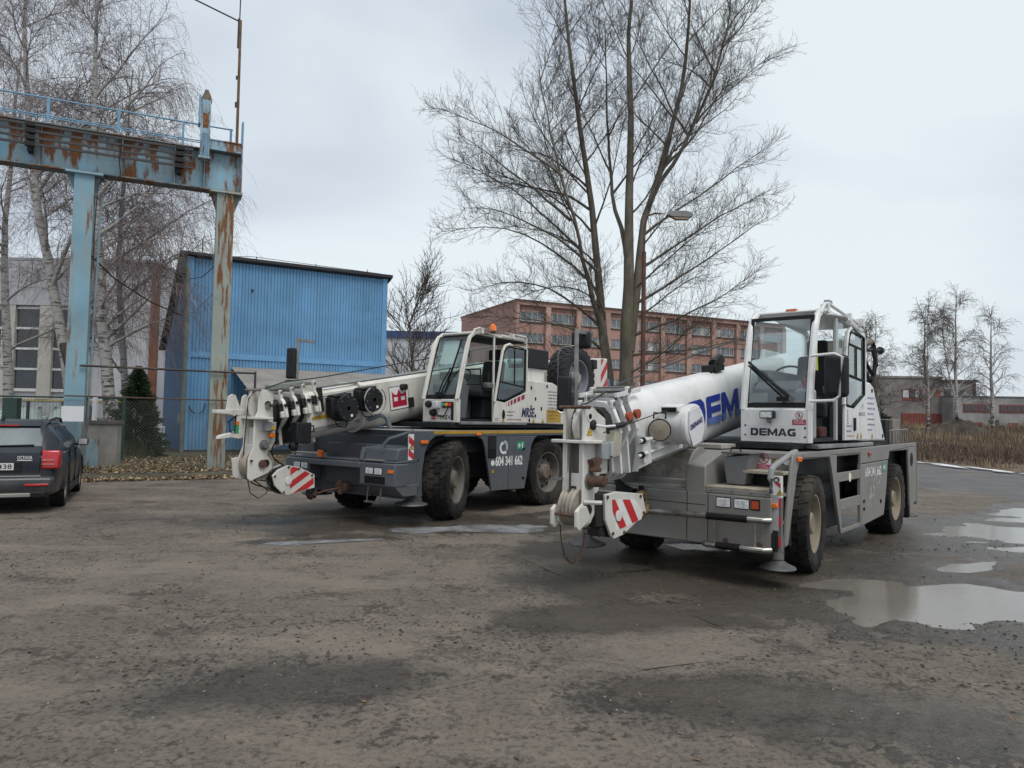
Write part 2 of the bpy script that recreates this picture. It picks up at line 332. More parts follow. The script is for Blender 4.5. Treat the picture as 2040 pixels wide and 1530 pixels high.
def ground_mat(name='mud_yard',lift=None):
    m,t,p,v=new_mat(name)
    a=t.nodes.new('ShaderNodeAttribute'); a.attribute_name='wet_shade'; wet_shade0=a.outputs['Fac']
    n1=noise(t,v,.55,6,.6); n2=noise(t,v,3.2,8,.65); n3=noise(t,v,26,6,.65); n4=noise(t,v,110,4,.6); nl=noise(t,v,1.3,7,.7)
    c=mixc(t,ramp(t,n1,.3,.7),(.187,.157,.127),(.117,.099,.081))
    c=mixc(t,mathn(t,'MULTIPLY',ramp(t,n2,.52,.66),.55),c,(.235,.197,.155))           # dried lighter mud
    n5=noise(t,v,9,7,.7); gr=mathn(t,'ADD',mathn(t,'MULTIPLY',mathn(t,'SUBTRACT',n3,.5),.55),mathn(t,'MULTIPLY',mathn(t,'SUBTRACT',n5,.5),.45)); nl=mathn(t,'ADD',nl,gr)
    c=mixc(t,mathn(t,'MULTIPLY',ramp(t,nl,.55,.60),.75),c,(.060,.050,.041))             # dark damp patches
    c=mixc(t,mathn(t,'MULTIPLY',ramp(t,n3,.50,.60),.6),c,(.058,.048,.039))
    c=mixc(t,mathn(t,'MULTIPLY',ramp(t,n5,.55,.61),.6),c,(.05,.041,.033)); c=mixc(t,mathn(t,'MULTIPLY',ramp(t,noise(t,v,.8,5,.6,(.5,1.6,1)),.5,.64),.5),c,(.235,.2,.16))
    c=mixc(t,mathn(t,'MULTIPLY',ramp(t,n4,.64,.72),.5),c,(.27,.25,.22))                # grit
    c=mixc(t,mathn(t,'MULTIPLY',ramp(t,n4,.25,.36,(1,1,1,1),(0,0,0,1)),.5),c,(.03,.027,.025))
    if lift: c=mixc(t,mathn(t,'MULTIPLY',ramp(t,n2,.35,.6,(1,1,1,1),(.25,.25,.25,1)),.6),c,lift)
    vo=t.nodes.new('ShaderNodeTexVoronoi'); vo.feature='DISTANCE_TO_EDGE'; vo.inputs['Scale'].default_value=.33
    vm=t.nodes.new('ShaderNodeVectorMath'); vm.operation='ADD'; nz=t.nodes.new('ShaderNodeTexNoise'); nz.inputs['Scale'].default_value=1.3; nz.inputs['Detail'].default_value=5; t.links.new(v,nz.inputs['Vector']); t.links.new(nz.outputs['Color'],vm.inputs[0]); t.links.new(v,vm.inputs[1]); t.links.new(vm.outputs[0],vo.inputs['Vector'])
    ck=mathn(t,'MULTIPLY',ramp(t,vo.outputs['Distance'],.0,.007,(1,1,1,1),(0,0,0,1)),ramp(t,n1,.46,.58)); c=mixc(t,mathn(t,'MULTIPLY',ck,.4),c,(.05,.042,.034))
    wn=ramp(t,mathn(t,'ADD',mathn(t,'ADD',wet_shade0,mathn(t,'MULTIPLY',gr,1.1)),mathn(t,'MULTIPLY',ramp(t,nl,.5,.7),.25),True),.12,.75)
    c=mixc(t,wn,c,mixc(t,.62,c,(.022,.018,.015)))  # near-black tint: damp ground, and shade painted in around the cranes
    t.links.new(c,p.inputs['Base Color'])
    rr=mixc(t,wn,mixc(t,n3,(.8,)*3,(.95,)*3),mixc(t,n3,(.18,)*3,(.48,)*3)); t.links.new(rr,p.inputs['Roughness'])
    p.inputs['Specular IOR Level'].default_value=.35
    b=t.nodes.new('ShaderNodeBump'); b.inputs['Strength'].default_value=.8; b.inputs['Distance'].default_value=.03
    hh=mathn(t,'ADD',mathn(t,'ADD',mathn(t,'MULTIPLY',n3,.8),mathn(t,'MULTIPLY',n4,.35)),n5); t.links.new(hh,b.inputs['Height']); t.links.new(b.outputs[0],p.inputs['Normal'])
    return m
gm=np_mesh('ground',V,F,ground_mat()); at=gm.attributes.new('wet_shade','FLOAT','POINT')
WET_SHADE_ZONES=[((-1.6,11.2),2.6,1.0,.15),((2.2,7.6),2.3,1.1,.3),((1.2,9.4),1.6,1.2,.2),((4.4,8.6),1.6,1.0,.3),((7,11),3.2,2.2,.5),((5,7),3,1.4,.1),((0.6,6.2),.9,.5,0),((-1.2,4.6),1.0,.5,.2),((1.4,4.4),1.3,.5,-.2)]  # damp yard patches, plus painted contact shade under and before both cranes
def wet_shade_zones(x,y):
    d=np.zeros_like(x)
    for (c,a,b,t) in WET_SHADE_ZONES:
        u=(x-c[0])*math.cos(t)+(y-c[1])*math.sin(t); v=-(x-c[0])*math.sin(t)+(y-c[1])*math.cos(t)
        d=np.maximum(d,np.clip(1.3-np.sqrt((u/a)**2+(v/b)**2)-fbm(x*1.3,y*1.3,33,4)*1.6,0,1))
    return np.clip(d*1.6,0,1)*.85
wet_shade=np.clip(pud(X,Y,1.95)*2.0+wet_shade_zones(X,Y)+np.clip(fbm(X*.35,Y*.35,77,3)*3.2-.15,0,.75)*np.clip((Y-5.5)/3,0,1),0,1); at.data.foreach_set('value',wet_shade.ravel().astype(np.float32))  # puddle margins, damp ground and the painted crane shade in one mask
GROUND=link('ground',gm); GROUND['kind']='structure'
# concrete slabs showing through the mud
slabm=ground_mat('slab_concrete',(.20,.172,.14))
e1=Vector((.925,.38)); e2=Vector((.38,-.925))
for r in range(-1,4):
    for c in range(-3,10):
        o=Vector((-1.57,9.85))+e1*(1.16*c+(.4 if r%2 else 0))+e2*(2.75*r)
        if r<0 and c<3: continue
        if r>=1 and (c<0 or o.y>9): continue
        if r>=2 and c<4: continue
        if r>=3: continue
        oc=o+e1*.58+e2*1.37
        gx=[o+e1*(1.16*q1)+e2*(2.75*q2) for q1 in (0,.5,1) for q2 in (0,.25,.5,.75,1)]
        if oc.x>2.6 and oc.y<8.3: continue
        if pud(np.array([q.x for q in gx]),np.array([q.y for q in gx])).max()>.10 and c>=3: continue
        g=.012; jit=[random.uniform(-.03,.03) for _ in range(8)]
        P=[o+e1*g+e2*g,o+e1*(1.16-g)+e2*g,o+e1*(1.16-g)+e2*(2.75-g),o+e1*g+e2*(2.75-g)]
        P=[(p.x+jit[2*k],p.y+jit[2*k+1]) for k,p in enumerate(P)]
        tz=[-.004+random.uniform(-.006,.006) for _ in range(4)]
        ga,gb=np.meshgrid(np.linspace(0,1,8),np.linspace(0,1,16)); ga=ga.ravel(); gb=gb.ravel(); wq=[(1-ga)*(1-gb),ga*(1-gb),ga*gb,(1-ga)*gb]
        sx_=sum(wq[k]*P[k][0] for k in range(4)); sy_=sum(wq[k]*P[k][1] for k in range(4)); sz_=sum(wq[k]*tz[k] for k in range(4)); edge=((ga==0)|(ga==1)|(gb==0)|(gb==1)); sx_=sx_+edge*rng.normal(0,.008,len(ga)); sy_=sy_+edge*rng.normal(0,.008,len(ga)); sz_=sz_-edge*.006
        ii=(np.arange(15)[:,None]*8+np.arange(7)[None,:]); sm_=np_mesh('concrete_slab',np.stack([sx_,sy_,sz_],-1),np.stack([ii,ii+8,ii+9,ii+1],-1).reshape(-1,4),slabm); sa=sm_.attributes.new('wet_shade','FLOAT','POINT'); sa.data.foreach_set('value',np.clip(pud(sx_,sy_)*2.2+wet_shade_zones(sx_,sy_)+np.clip(fbm(sx_*.35,sy_*.35,77,3)*3.2-.15,0,.75)*np.clip((sy_-5.5)/3,0,1),0,1).astype(np.float32)); link('concrete_slab',sm_,GROUND)
# water in the hollows
def water_mat():
    m,t,p,v=new_mat('puddle_water')
    c=mixc(t,noise(t,v,1.2,5),(.13,.115,.098),(.21,.19,.165)); t.links.new(c,p.inputs['Base Color'])
    p.inputs['Roughness'].default_value=.13; p.inputs['IOR'].default_value=1.33; p.inputs['Specular IOR Level'].default_value=.5
    b=t.nodes.new('ShaderNodeBump'); b.inputs['Strength'].default_value=.10; b.inputs['Distance'].default_value=.01; t.links.new(noise(t,v,7,3),b.inputs['Height']); t.links.new(b.outputs[0],p.inputs['Normal'])
    return m
def ice_mat():
    m,t,p,v=new_mat('slush_ice')
    c=mixc(t,ramp(t,noise(t,v,2.2,7,.65),.35,.65),(.12,.12,.12),(.36,.37,.38)); t.links.new(c,p.inputs['Base Color'])
    p.inputs['Roughness'].default_value=.22
    return m
WM=water_mat(); IM=ice_mat()
for k,(c,a,b,t) in enumerate(PUD):
    n=28; pts=[(c[0],c[1],WATER_Z)]; 
    for j in range(n):
        q=2*math.pi*j/n; uu,vv=a*1.7*math.cos(q),b*1.7*math.sin(q); pts.append((c[0]+uu*math.cos(t)-vv*math.sin(t),c[1]+uu*math.sin(t)+vv*math.cos(t),WATER_Z-.0003*k))
    mb=MB(); mb.add(pts,[(0,1+j,1+(j+1)%n) for j in range(n)]); struct('puddle',mb,IM if k in (2,3) else WM)
# loose stones and clods
def scatter(name,N,region,size,m,clus=None,flat=.6):
    P=[]
    ico=np.array([(1,0,0),(-1,0,0),(0,1,0),(0,-1,0),(0,0,1),(0,0,-1)],float)
    fc=np.array([(0,2,4),(2,1,4),(1,3,4),(3,0,4),(2,0,5),(1,2,5),(3,1,5),(0,3,5)])
    x=rng.uniform(-1,1,N); yy=region[0]+(region[1]-region[0])*rng.random(N)**2.0; x=x*(2+yy*.95)
    if clus is not None:
        k=fbm(x*.9+clus,yy*.9,int(clus)+5,3)+fbm(x*.5,yy*.5,55,3)*.6>.10; x,yy=x[k],yy[k]; N=len(x)
    s=size[0]+(size[1]-size[0])*rng.random(N)**4
    V=ico[None]*s[:,None,None]*rng.uniform(.6,1.25,(N,6,1))*np.array([1,1,flat])
    a=rng.uniform(0,6.28,N); ca,sa=np.cos(a)[:,None],np.sin(a)[:,None]
    V=np.stack([V[...,0]*ca-V[...,1]*sa,V[...,0]*sa+V[...,1]*ca,V[...,2]],-1)
    V[...,0]+=x[:,None]; V[...,1]+=yy[:,None]; V[...,2]+=GH(x,yy)[:,None]+s[:,None]*.15
    F=(np.arange(N)[:,None,None]*6+fc[None]).reshape(-1,3)
    o=link(name,np_mesh(name,V.reshape(-1,3),F,m,smooth=False)); o['kind']='stuff'; return o
g=scatter('gravel',13000,(1.3,16),(.002,.012),mat('pebble',(.21,.185,.155),.8,var=.35,vscale=9)); g['label']='small pale pebbles strewn over the muddy yard'; g['category']='gravel'
g=scatter('mud_clods',60000,(1.3,12),(.002,.020),mat('clod',(.05,.044,.039),.85,var=.3,vscale=9,bump=.5,bscale=90),clus=4,flat=.55); g['label']='dark crumbs of churned mud on the yard'; g['category']='mud'
# ---------------- verge with leaves on the left
vergeM=mat('verge_soil',(.075,.062,.042),.95,var=.3,vscale=2,dirt=.8,dcol=(.07,.085,.035),dscale=1.1,dthr=.5,bump=.8,bscale=30)
def vz(x,yv): return .10+fbm(np.asarray(x)*.8,np.asarray(yv)*.8,9,3)*.12
A=Vector((-30,8.2)); 
mb=MB(); nx,ny=60,44
def vp(iu,iv):
    a=iu/(nx-1); b=iv/(ny-1)
    p0=Vector((-9.55-14*(1-a) if a<.0 else -16+ (9.6)*a, 0)); 
    fx=-17+10.6*a; fy=13.1+ (fx+17)*.545
    bx_=-40+42*a; by=46
    x=fx+(bx_-fx)*b**1.6; y=fy+(by-fy)*b**1.6
    return (x,y,float(vz(x,y))*(min(1,b*14)) -.02*(b==0))
mb.add([vp(a,b) for b in range(ny) for a in range(nx)],[(b*nx+a,b*nx+a+1,(b+1)*nx+a+1,(b+1)*nx+a) for b in range(ny-1) for a in range(nx-1)])
struct('verge',mb,vergeM)
mb=MB(); 
for k in range(9):
    a=k/9; fx=-15+8.3*a; 
    p=Vector((fx,14.75+(fx+15)*.545)); q=Vector((fx+.9,14.75+(fx+.9+15)*.545)); nn=Vector((-.479,.878))*.1
    mb=MB(); mb.hexa([(p.x,p.y,-.05),(q.x,q.y,-.05),(q.x+nn.x,q.y+nn.y,-.05),(p.x+nn.x,p.y+nn.y,-.05),(p.x,p.y,.14),(q.x,q.y,.14),(q.x+nn.x,q.y+nn.y,.14),(p.x+nn.x,p.y+nn.y,.14)])
    kb=struct('kerb',mb,mat('kerb_stone',(.14,.13,.11),.9,var=.25,dirt=.8,dcol=(.05,.055,.03),dscale=3))
def leaves(name,N,fx,sz,mats,z0=.02,lean=.5):
    x,yy,zz=fx(N); s=sz[0]+(sz[1]-sz[0])*rng.random(N)
    a=rng.uniform(0,6.28,N); b=rng.normal(0,lean,N); 
    d=np.stack([np.cos(a)*np.cos(b),np.sin(a)*np.cos(b),np.sin(b)],-1); e=np.stack([-np.sin(a),np.cos(a),rng.normal(0,.4,N)],-1)
    c=np.stack([x,yy,zz+z0],-1); V=np.stack([c-d*s[:,None],c+e*s[:,None]*.55,c+d*s[:,None],c-e*s[:,None]*.55],1)
    F=np.arange(N*4).reshape(N,4); mi=rng.integers(0,len(mats),N)
    o=link(name,np_mesh(name,V.reshape(-1,3),F,mats,mi,smooth=False)); o['kind']='stuff'; return o
def verge_pts(N):
    fx=rng.uniform(-16.5,-6.6,N); t=rng.random(N)**1.7*9-.45; x=fx-.35*t*.4; y=13.1+(fx+17)*.545+t*.9
    k=t<.9; z=np.where(t<.5,.05*np.clip(t,0,1)*2,vz(x,y)); return x,y,z+rng.random(N)*.04
lm=[mat('leaf_tan',(.29,.19,.105),.9,orand=.2),mat('leaf_brown',(.16,.095,.05),.9),mat('leaf_pale',(.38,.29,.18),.9),mat('leaf_dark',(.07,.05,.03),.9)]
g=leaves('fallen_leaves',15000,verge_pts,(.025,.06),lm); g['label']='dry tan fallen leaves along the verge kerb'; g['category']='leaves'
def blades(name,xyz,h,wd,mats,mi,lean=.25,base=None):
    N=len(xyz); a=rng.uniform(0,6.28,N); d=np.stack([np.cos(a),np.sin(a),np.zeros(N)],-1)*wd[:,None]
    l=rng.normal(0,lean,(N,2))*h[:,None]; top=xyz+np.stack([l[:,0],l[:,1],h],-1); mid=xyz+np.stack([l[:,0]*.35,l[:,1]*.35,h*.55],-1)
    V=np.stack([xyz-d,xyz+d,mid+d*.7,mid-d*.7,top],1).reshape(-1,3)
    b=np.arange(N)[:,None]*5; F=np.concatenate([b+np.array([[0,1,2]]),b+np.array([[0,2,3]]),b+np.array([[3,2,4]])]); 
    o=link(name,np_mesh(name,V,F,mats,np.tile(mi,3),smooth=False)); o['kind']='stuff'; return o
N=5000; x,yy,zz=verge_pts(N); k=yy-(13.1+(x+17)*.545)>.5; x,yy,zz=x[k],yy[k],zz[k]
g=blades('verge_grass',np.stack([x,yy,zz-.03],-1),rng.uniform(.06,.25,len(x)),np.full(len(x),.006),[mat('grass_green',(.06,.085,.025),.9),mat('grass_straw',(.24,.19,.1),.9)],(rng.random(len(x))>.55).astype(int),.5)
g['label']='thin grass on the leafy verge under the gantry'; g['category']='grass'
def yard_pts(N):
    y=1.4+rng.random(N)**1.8*13; x=rng.uniform(-1,1,N)*(1.5+y*.8); return x,y,GH(x,y)
g=leaves('yard_litter',900,yard_pts,(.008,.028),[lm[3],lm[1],lm[3]],z0=.006,lean=.3); g['label']='scattered dark leaf scraps and twigs on the yard'; g['category']='litter'
# ---------------- road and rough field on the right
mb=MB(); n=40; pr=[]
for k in range(n):
    y=6+ (k/(n-1))**1.5*170
    xl=10.4+.0*y+max(0,(y-22))*.04; xr=18.0+max(0,y-36)*.25
    for j in range(9): pr.append((xl+(xr-xl)*j/8+ .25*math.sin(y*.7+j),y,float(field_rise(np.array(xl),np.array(y)))+(-.06 if j==0 else -.012 if j==1 else .02)+.015*math.sin(j*.8)))
mb.add(pr,[(k*9+j,k*9+j+1,(k+1)*9+j+1,(k+1)*9+j) for k in range(n-1) for j in range(8)])
struct('road',mb,mat('old_asphalt',(.105,.1,.098),.75,var=.25,vscale=.9,dirt=.7,dcol=(.055,.05,.045),dscale=.8,bump=.4,bscale=80))
mb=MB(); nx,ny=70,60
def fp(a,b):
    y=15+ (b/(ny-1))**1.7*165; xl=18.3+max(0,y-36)*.25 if y<1e9 else 0; x=xl+(a/(nx-1))**1.5*150
    e=min(1,a/3.0); return (x,y,float(field_rise(np.array(x),np.array(y)))+.04+e*(.10+float(fbm(np.array(x*.3),np.array(y*.3),41,3))*.35))
fv=[fp(a,b) for b in range(ny) for a in range(nx)]
mb.add(fv,[(b*nx+a,b*nx+a+1,(b+1)*nx+a+1,(b+1)*nx+a) for b in range(ny-1) for a in range(nx-1)])
struct('field',mb,mat('field_soil',(.12,.085,.05),.95,var=.3,vscale=.6,bump=.6,bscale=10))
def fieldpts(N,r0,r1,xw):
    y=r0+(r1-r0)*rng.random(N)**1.6; xl=18.45+np.maximum(0,y-36)*.25; x=xl+rng.random(N)*(xw+np.maximum(0,y*.55-8))
    return x,y,field_rise(x,y)+.08+fbm(x*.3,y*.3,41,3)*.35
N=52000; x,y,z=fieldpts(N,17,104,4)
den=fbm(x*.12,y*.12,63,3); tall=np.clip(.5+den*3.0+fbm(x*.7,y*.7,8,2)*1.6,.1,1.5)
h=rng.uniform(.25,.95,N)*tall; wd=.006+y*.00024*rng.uniform(.5,1.6,N)
gc=[mat('straw',(.29,.215,.13),.9,orand=.1),mat('weed_brown',(.17,.118,.08),.9),mat('weed_dark',(.085,.06,.045),.9),mat('straw_pale',(.38,.31,.2),.9)]
q=fbm(x*.2+7,y*.08,19,3)+rng.normal(0,.13,N); mi=np.select([q<-.06,q<.09,q<.24],[2,1,0],3)
g=blades('dry_grass',np.stack([x,y,z],-1),h,wd,gc,mi,.16); g['label']='dry straw coloured tall grass and weeds covering the field'; g['category']='grass'
# thin old snow along the road edge
mb=MB()
for k in range(22):
    y=18.5+k*1.15+random.random(); x=17.7+random.uniform(-.35,.2); L_=random.uniform(.4,1.3); wv=random.uniform(.05,.16); 
    pts=[(x+wv*math.cos(q)*(1+.3*math.sin(3*q+k)),y+L_*math.sin(q),.078+.02*(q==0)) for q in [j*2*math.pi/12 for j in range(12)]]
    mb.add(pts+[(x,y,.11)],[(j,(j+1)%12,12) for j in range(12)])
o=part(None,'old_snow',mb,mat('snow',(.7,.71,.73),.6,var=.15,dirt=.5,dcol=(.3,.28,.26))); o['kind']='stuff'; o['label']='thin strip of old snow along the road edge'; o['category']='snow'
# ================================================================== BUILDINGS
def red_building():
    root=thing('factory_building','long red brown plastered factory block with rows of strip windows','building',(.55,105,0),math.atan2(.424,.905))
    W=mat('red_plaster',(.37,.222,.182),.9,var=.2,vscale=.22,streak=.35,dcol=(.16,.085,.065),bump=.3,bscale=6)
    Wl=mat('red_pilaster',(.40,.255,.21),.9,var=.2,vscale=.5,streak=.25,dcol=(.2,.11,.08))
    Dk=mat('roof_edge_dark',(.10,.075,.065),.9,var=.3); Gl=mat('far_pane',(.17,.19,.21),.12,var=.4,vscale=.25,spec=.7); Fr=mat('far_frame',(.42,.42,.41),.6)
    nb=10;bw=5.2;Lb=nb*bw;H=18.7;Dp=22
    part(root,'wall',bx(0,Lb,.55,Dp,-1,H-.5),W); part(root,'roof_parapet',bx(-.15,Lb+.2,.0,Dp+.2,H-.5,H).box(-.25,Lb+.3,-.12,Dp+.3,H,H+.16),[Dk if False else W]); part(root,'roof_edge',bx(-.3,Lb+.3,-.25,Dp+.3,H+.16,H+.24),Dk)
    part(root,'end_wall',bx(-.12,.05,0,Dp,-1,H-.52),mat('gable_plaster',(.38,.228,.19),.9,var=.1,vscale=.15))
    for k in range(nb+1): part(root,'pilaster',bx(k*bw-.42+(.42 if k==0 else 0),k*bw+.42,.02,.6,-1,H-.52),Wl)
    for r in range(5):
        zs=15.9-3.12*r
        part(root,'sill_band',bx(.05,Lb,.42,.56,zs-.18,zs-.02),Dk); part(root,'lintel',bx(.05,Lb,.35,.56,zs+1.42,zs+1.6),W)
        for k in range(nb):
            x0=k*bw+.75; x1=(k+1)*bw-.75; fr=MB(); w=(x1-x0)/4
            fr.box(x0,x1,.42,.54,zs,zs+.09).box(x0,x1,.42,.54,zs+1.3,zs+1.4)
            for j in range(5): fr.box(x0+j*w-.05,x0+j*w+.05,.40,.54,zs+.09,zs+1.3)
            wd_=part(root,'window',fr,Fr)
            for j in range(4):
                q=part(wd_,'pane',bx(x0+j*w+.05,x0+(j+1)*w-.05,.5,.549,zs+.09,zs+1.3),mat('far_curtain',(.42,.42,.4),.8,var=.3,vscale=3) if random.random()<.1 else Gl)
red_building()
def office():
    root=thing('office_building','pale grey office block with tall dark windows behind the birches','building',(-34,40,0),0)
    W=mat('cream_plaster',(.50,.48,.43),.9,var=.12,vscale=.6,streak=.25,dcol=(.3,.28,.25)); G=mat('grey_cladding',(.50,.50,.52),.8,var=.12,vscale=.3)
    Pn=mat('office_pane',(.035,.042,.05),.08,var=.4,vscale=.3,spec=.7); Wh=mat('white_transom',(.68,.68,.66),.5)
    part(root,'wall',bx(0,13.9,.3,14,-.5,9.9),G); part(root,'roof_edge',bx(-.1,14,.1,14.2,9.9,10.05),mat('office_edge',(.3,.3,.31),.9))
    part(root,'plinth',bx(0,13.9,.12,.3,-.5,2.15),mat('office_plinth',(.42,.43,.44),.85,var=.1)); part(root,'yellow_trim',bx(0,13.95,.08,.12,2.1,2.2),mat('trim_yellow',(.5,.38,.14),.7))
    part(root,'corner_column',bx(13.9,14.3,.1,.35,-.5,9.8),mat('rust_brick',(.20,.085,.05),.9,var=.2))
    for k in range(5):
        x=.3+k*2.08+2.05; 
        part(root,'pilaster',bx(x-.78,x-.05 ,.06,.3,2.2,7.4),W)
        if k<4:
            wn=part(root,'window',bx(x-.03,x+1.28,.18,.24,2.62,2.78),Wh)
            for j in range(4):
                part(wn,'pane',bx(x,x+1.25,.22,.29,2.8+j*1.13,2.8+j*1.13+1.0),Pn); part(wn,'transom',bx(x-.03,x+1.28,.17,.26,2.8+j*1.13+1.0,2.8+j*1.13+1.12),Wh)
    part(root,'cladding_band',bx(0,10.7,.04,.3,7.4,9.86),mat('band_cladding',(.42,.42,.44),.8,var=.1,vscale=.5,streak=.25,dcol=(.26,.25,.25)))
office()
def white_hall():
    root=thing('warehouse','pale grey warehouse with dark blue roof band behind the small tree','building',(-24,70,0),0)
    part(root,'wall',bx(0,18.5,0,20,-.5,9.2),mat('pale_cladding',(.45,.47,.49),.7,var=.08,vscale=.3)); part(root,'roof_band',bx(-.2,18.7,-.2,20.2,9.2,9.85),mat('blue_band',(.035,.06,.16),.5))
white_hall()
def concrete_ruin():
    root=thing('concrete_building','weathered grey concrete building with red panels and red window frames','building',(52.9,105,1.2),-.02)
    Cn=mat('stained_concrete',(.205,.19,.18),.95,var=.25,vscale=.35,streak=.75,dcol=(.075,.065,.062),bump=.4,bscale=4); Cl=mat('pale_concrete',(.27,.265,.26),.95,var=.22,vscale=.4,streak=.5,dcol=(.13,.12,.115))
    Rd=mat('red_steel',(.19,.05,.04),.7,var=.2,streak=.3); Gl=mat('ruin_glass',(.05,.05,.055),.15,spec=.6); Ol=mat('pale_opening',(.5,.52,.55),.9)
    part(root,'wall',bx(0,9.1,0,14,-2,7.3),Cn); part(root,'wall',bx(9.1,14.9,1.6,14,-2,6.95),Cl); part(root,'roof_edge',bx(-.15,9.2,-.15,14.1,7.3,7.6),Cn); part(root,'roof_edge',bx(9.0,15.2,1.35,14.1,6.95,7.3),mat('ruin_roof',(.09,.07,.07),.9)); part(root,'end_post',bx(14.5,14.85,1.4,1.7,4,7),mat('ruin_roof',(.09,.07,.07),.9))
    part(root,'red_panel',bx(3.3,9.0,-.12,.02,-2,2.25),Rd)
    for k in range(14): part(root,'panel_rib',bx(3.4+k*.4,3.46+k*.4,-.17,-.12,-2,2.2),Rd)
    part(root,'window_recess',bx(3.4,6.3,-.05,.02,4.05,5.75),Rd)
    for (a,b,m) in ((3.5,4.3,Ol),(4.5,5.1,Gl),(5.25,5.75,Ol),(5.85,6.2,Gl)): part(root,'pane',bx(a,b,-.09,-.04,4.5,5.6),m)
    for x in (10.3,12.2): part(root,'window',bx(x,x+1.0,1.5,1.62,4.6,5.9),Gl)
    part(root,'rust_patch_panel',bx(8.1,8.9,-.06,.02,4.7,5.7),mat('rust_panel',(.28,.09,.04),.9))
    part(root,'annex_wall',bx(9.0,42,-3,1.7,-2,4.65),Cl); part(root,'annex_roof_edge',bx(8.9,42,-3.1,1.7,4.65,4.8),mat('annex_edge',(.11,.12,.13),.9))
    for k in range(5):
        x=10.3+k*5.0; f=part(root,'window',bx(x,x+3.9,-3.08,-2.98,2.5,3.65),Rd)
        for j in range(4): part(f,'pane',bx(x+.12+j*.96,x+.12+j*.96+.7,-3.12,-3.07,2.66,3.5),Gl)
        part(root,'doorway',bx(x+1.2,x+2.6,-3.1,-2.98,-2,1.1),Rd); part(root,'lower_window',bx(x+3.5,x+4.9,-3.08,-2.98,.3,1.5),Gl)
    part(root,'antenna',MB().cyl((16.2,4,4.6),(16.2,4,7.3),.03,n=5),mat('ruin_roof',(.09,.07,.07),.9))
concrete_ruin()
def far_low():
    root=thing('brick_shed','low red brick shed with flat concrete roof beyond the blue hall','building',(-29,56,0),.15)
    part(root,'wall',bx(0,9,0,6,-.5,3.9),mat('shed_brick',(.24,.10,.065),.9,var=.25,vscale=1)); part(root,'roof_edge',bx(-.3,9.3,-.3,6.2,3.9,4.9),mat('shed_roof',(.25,.22,.2),.9))
far_low()
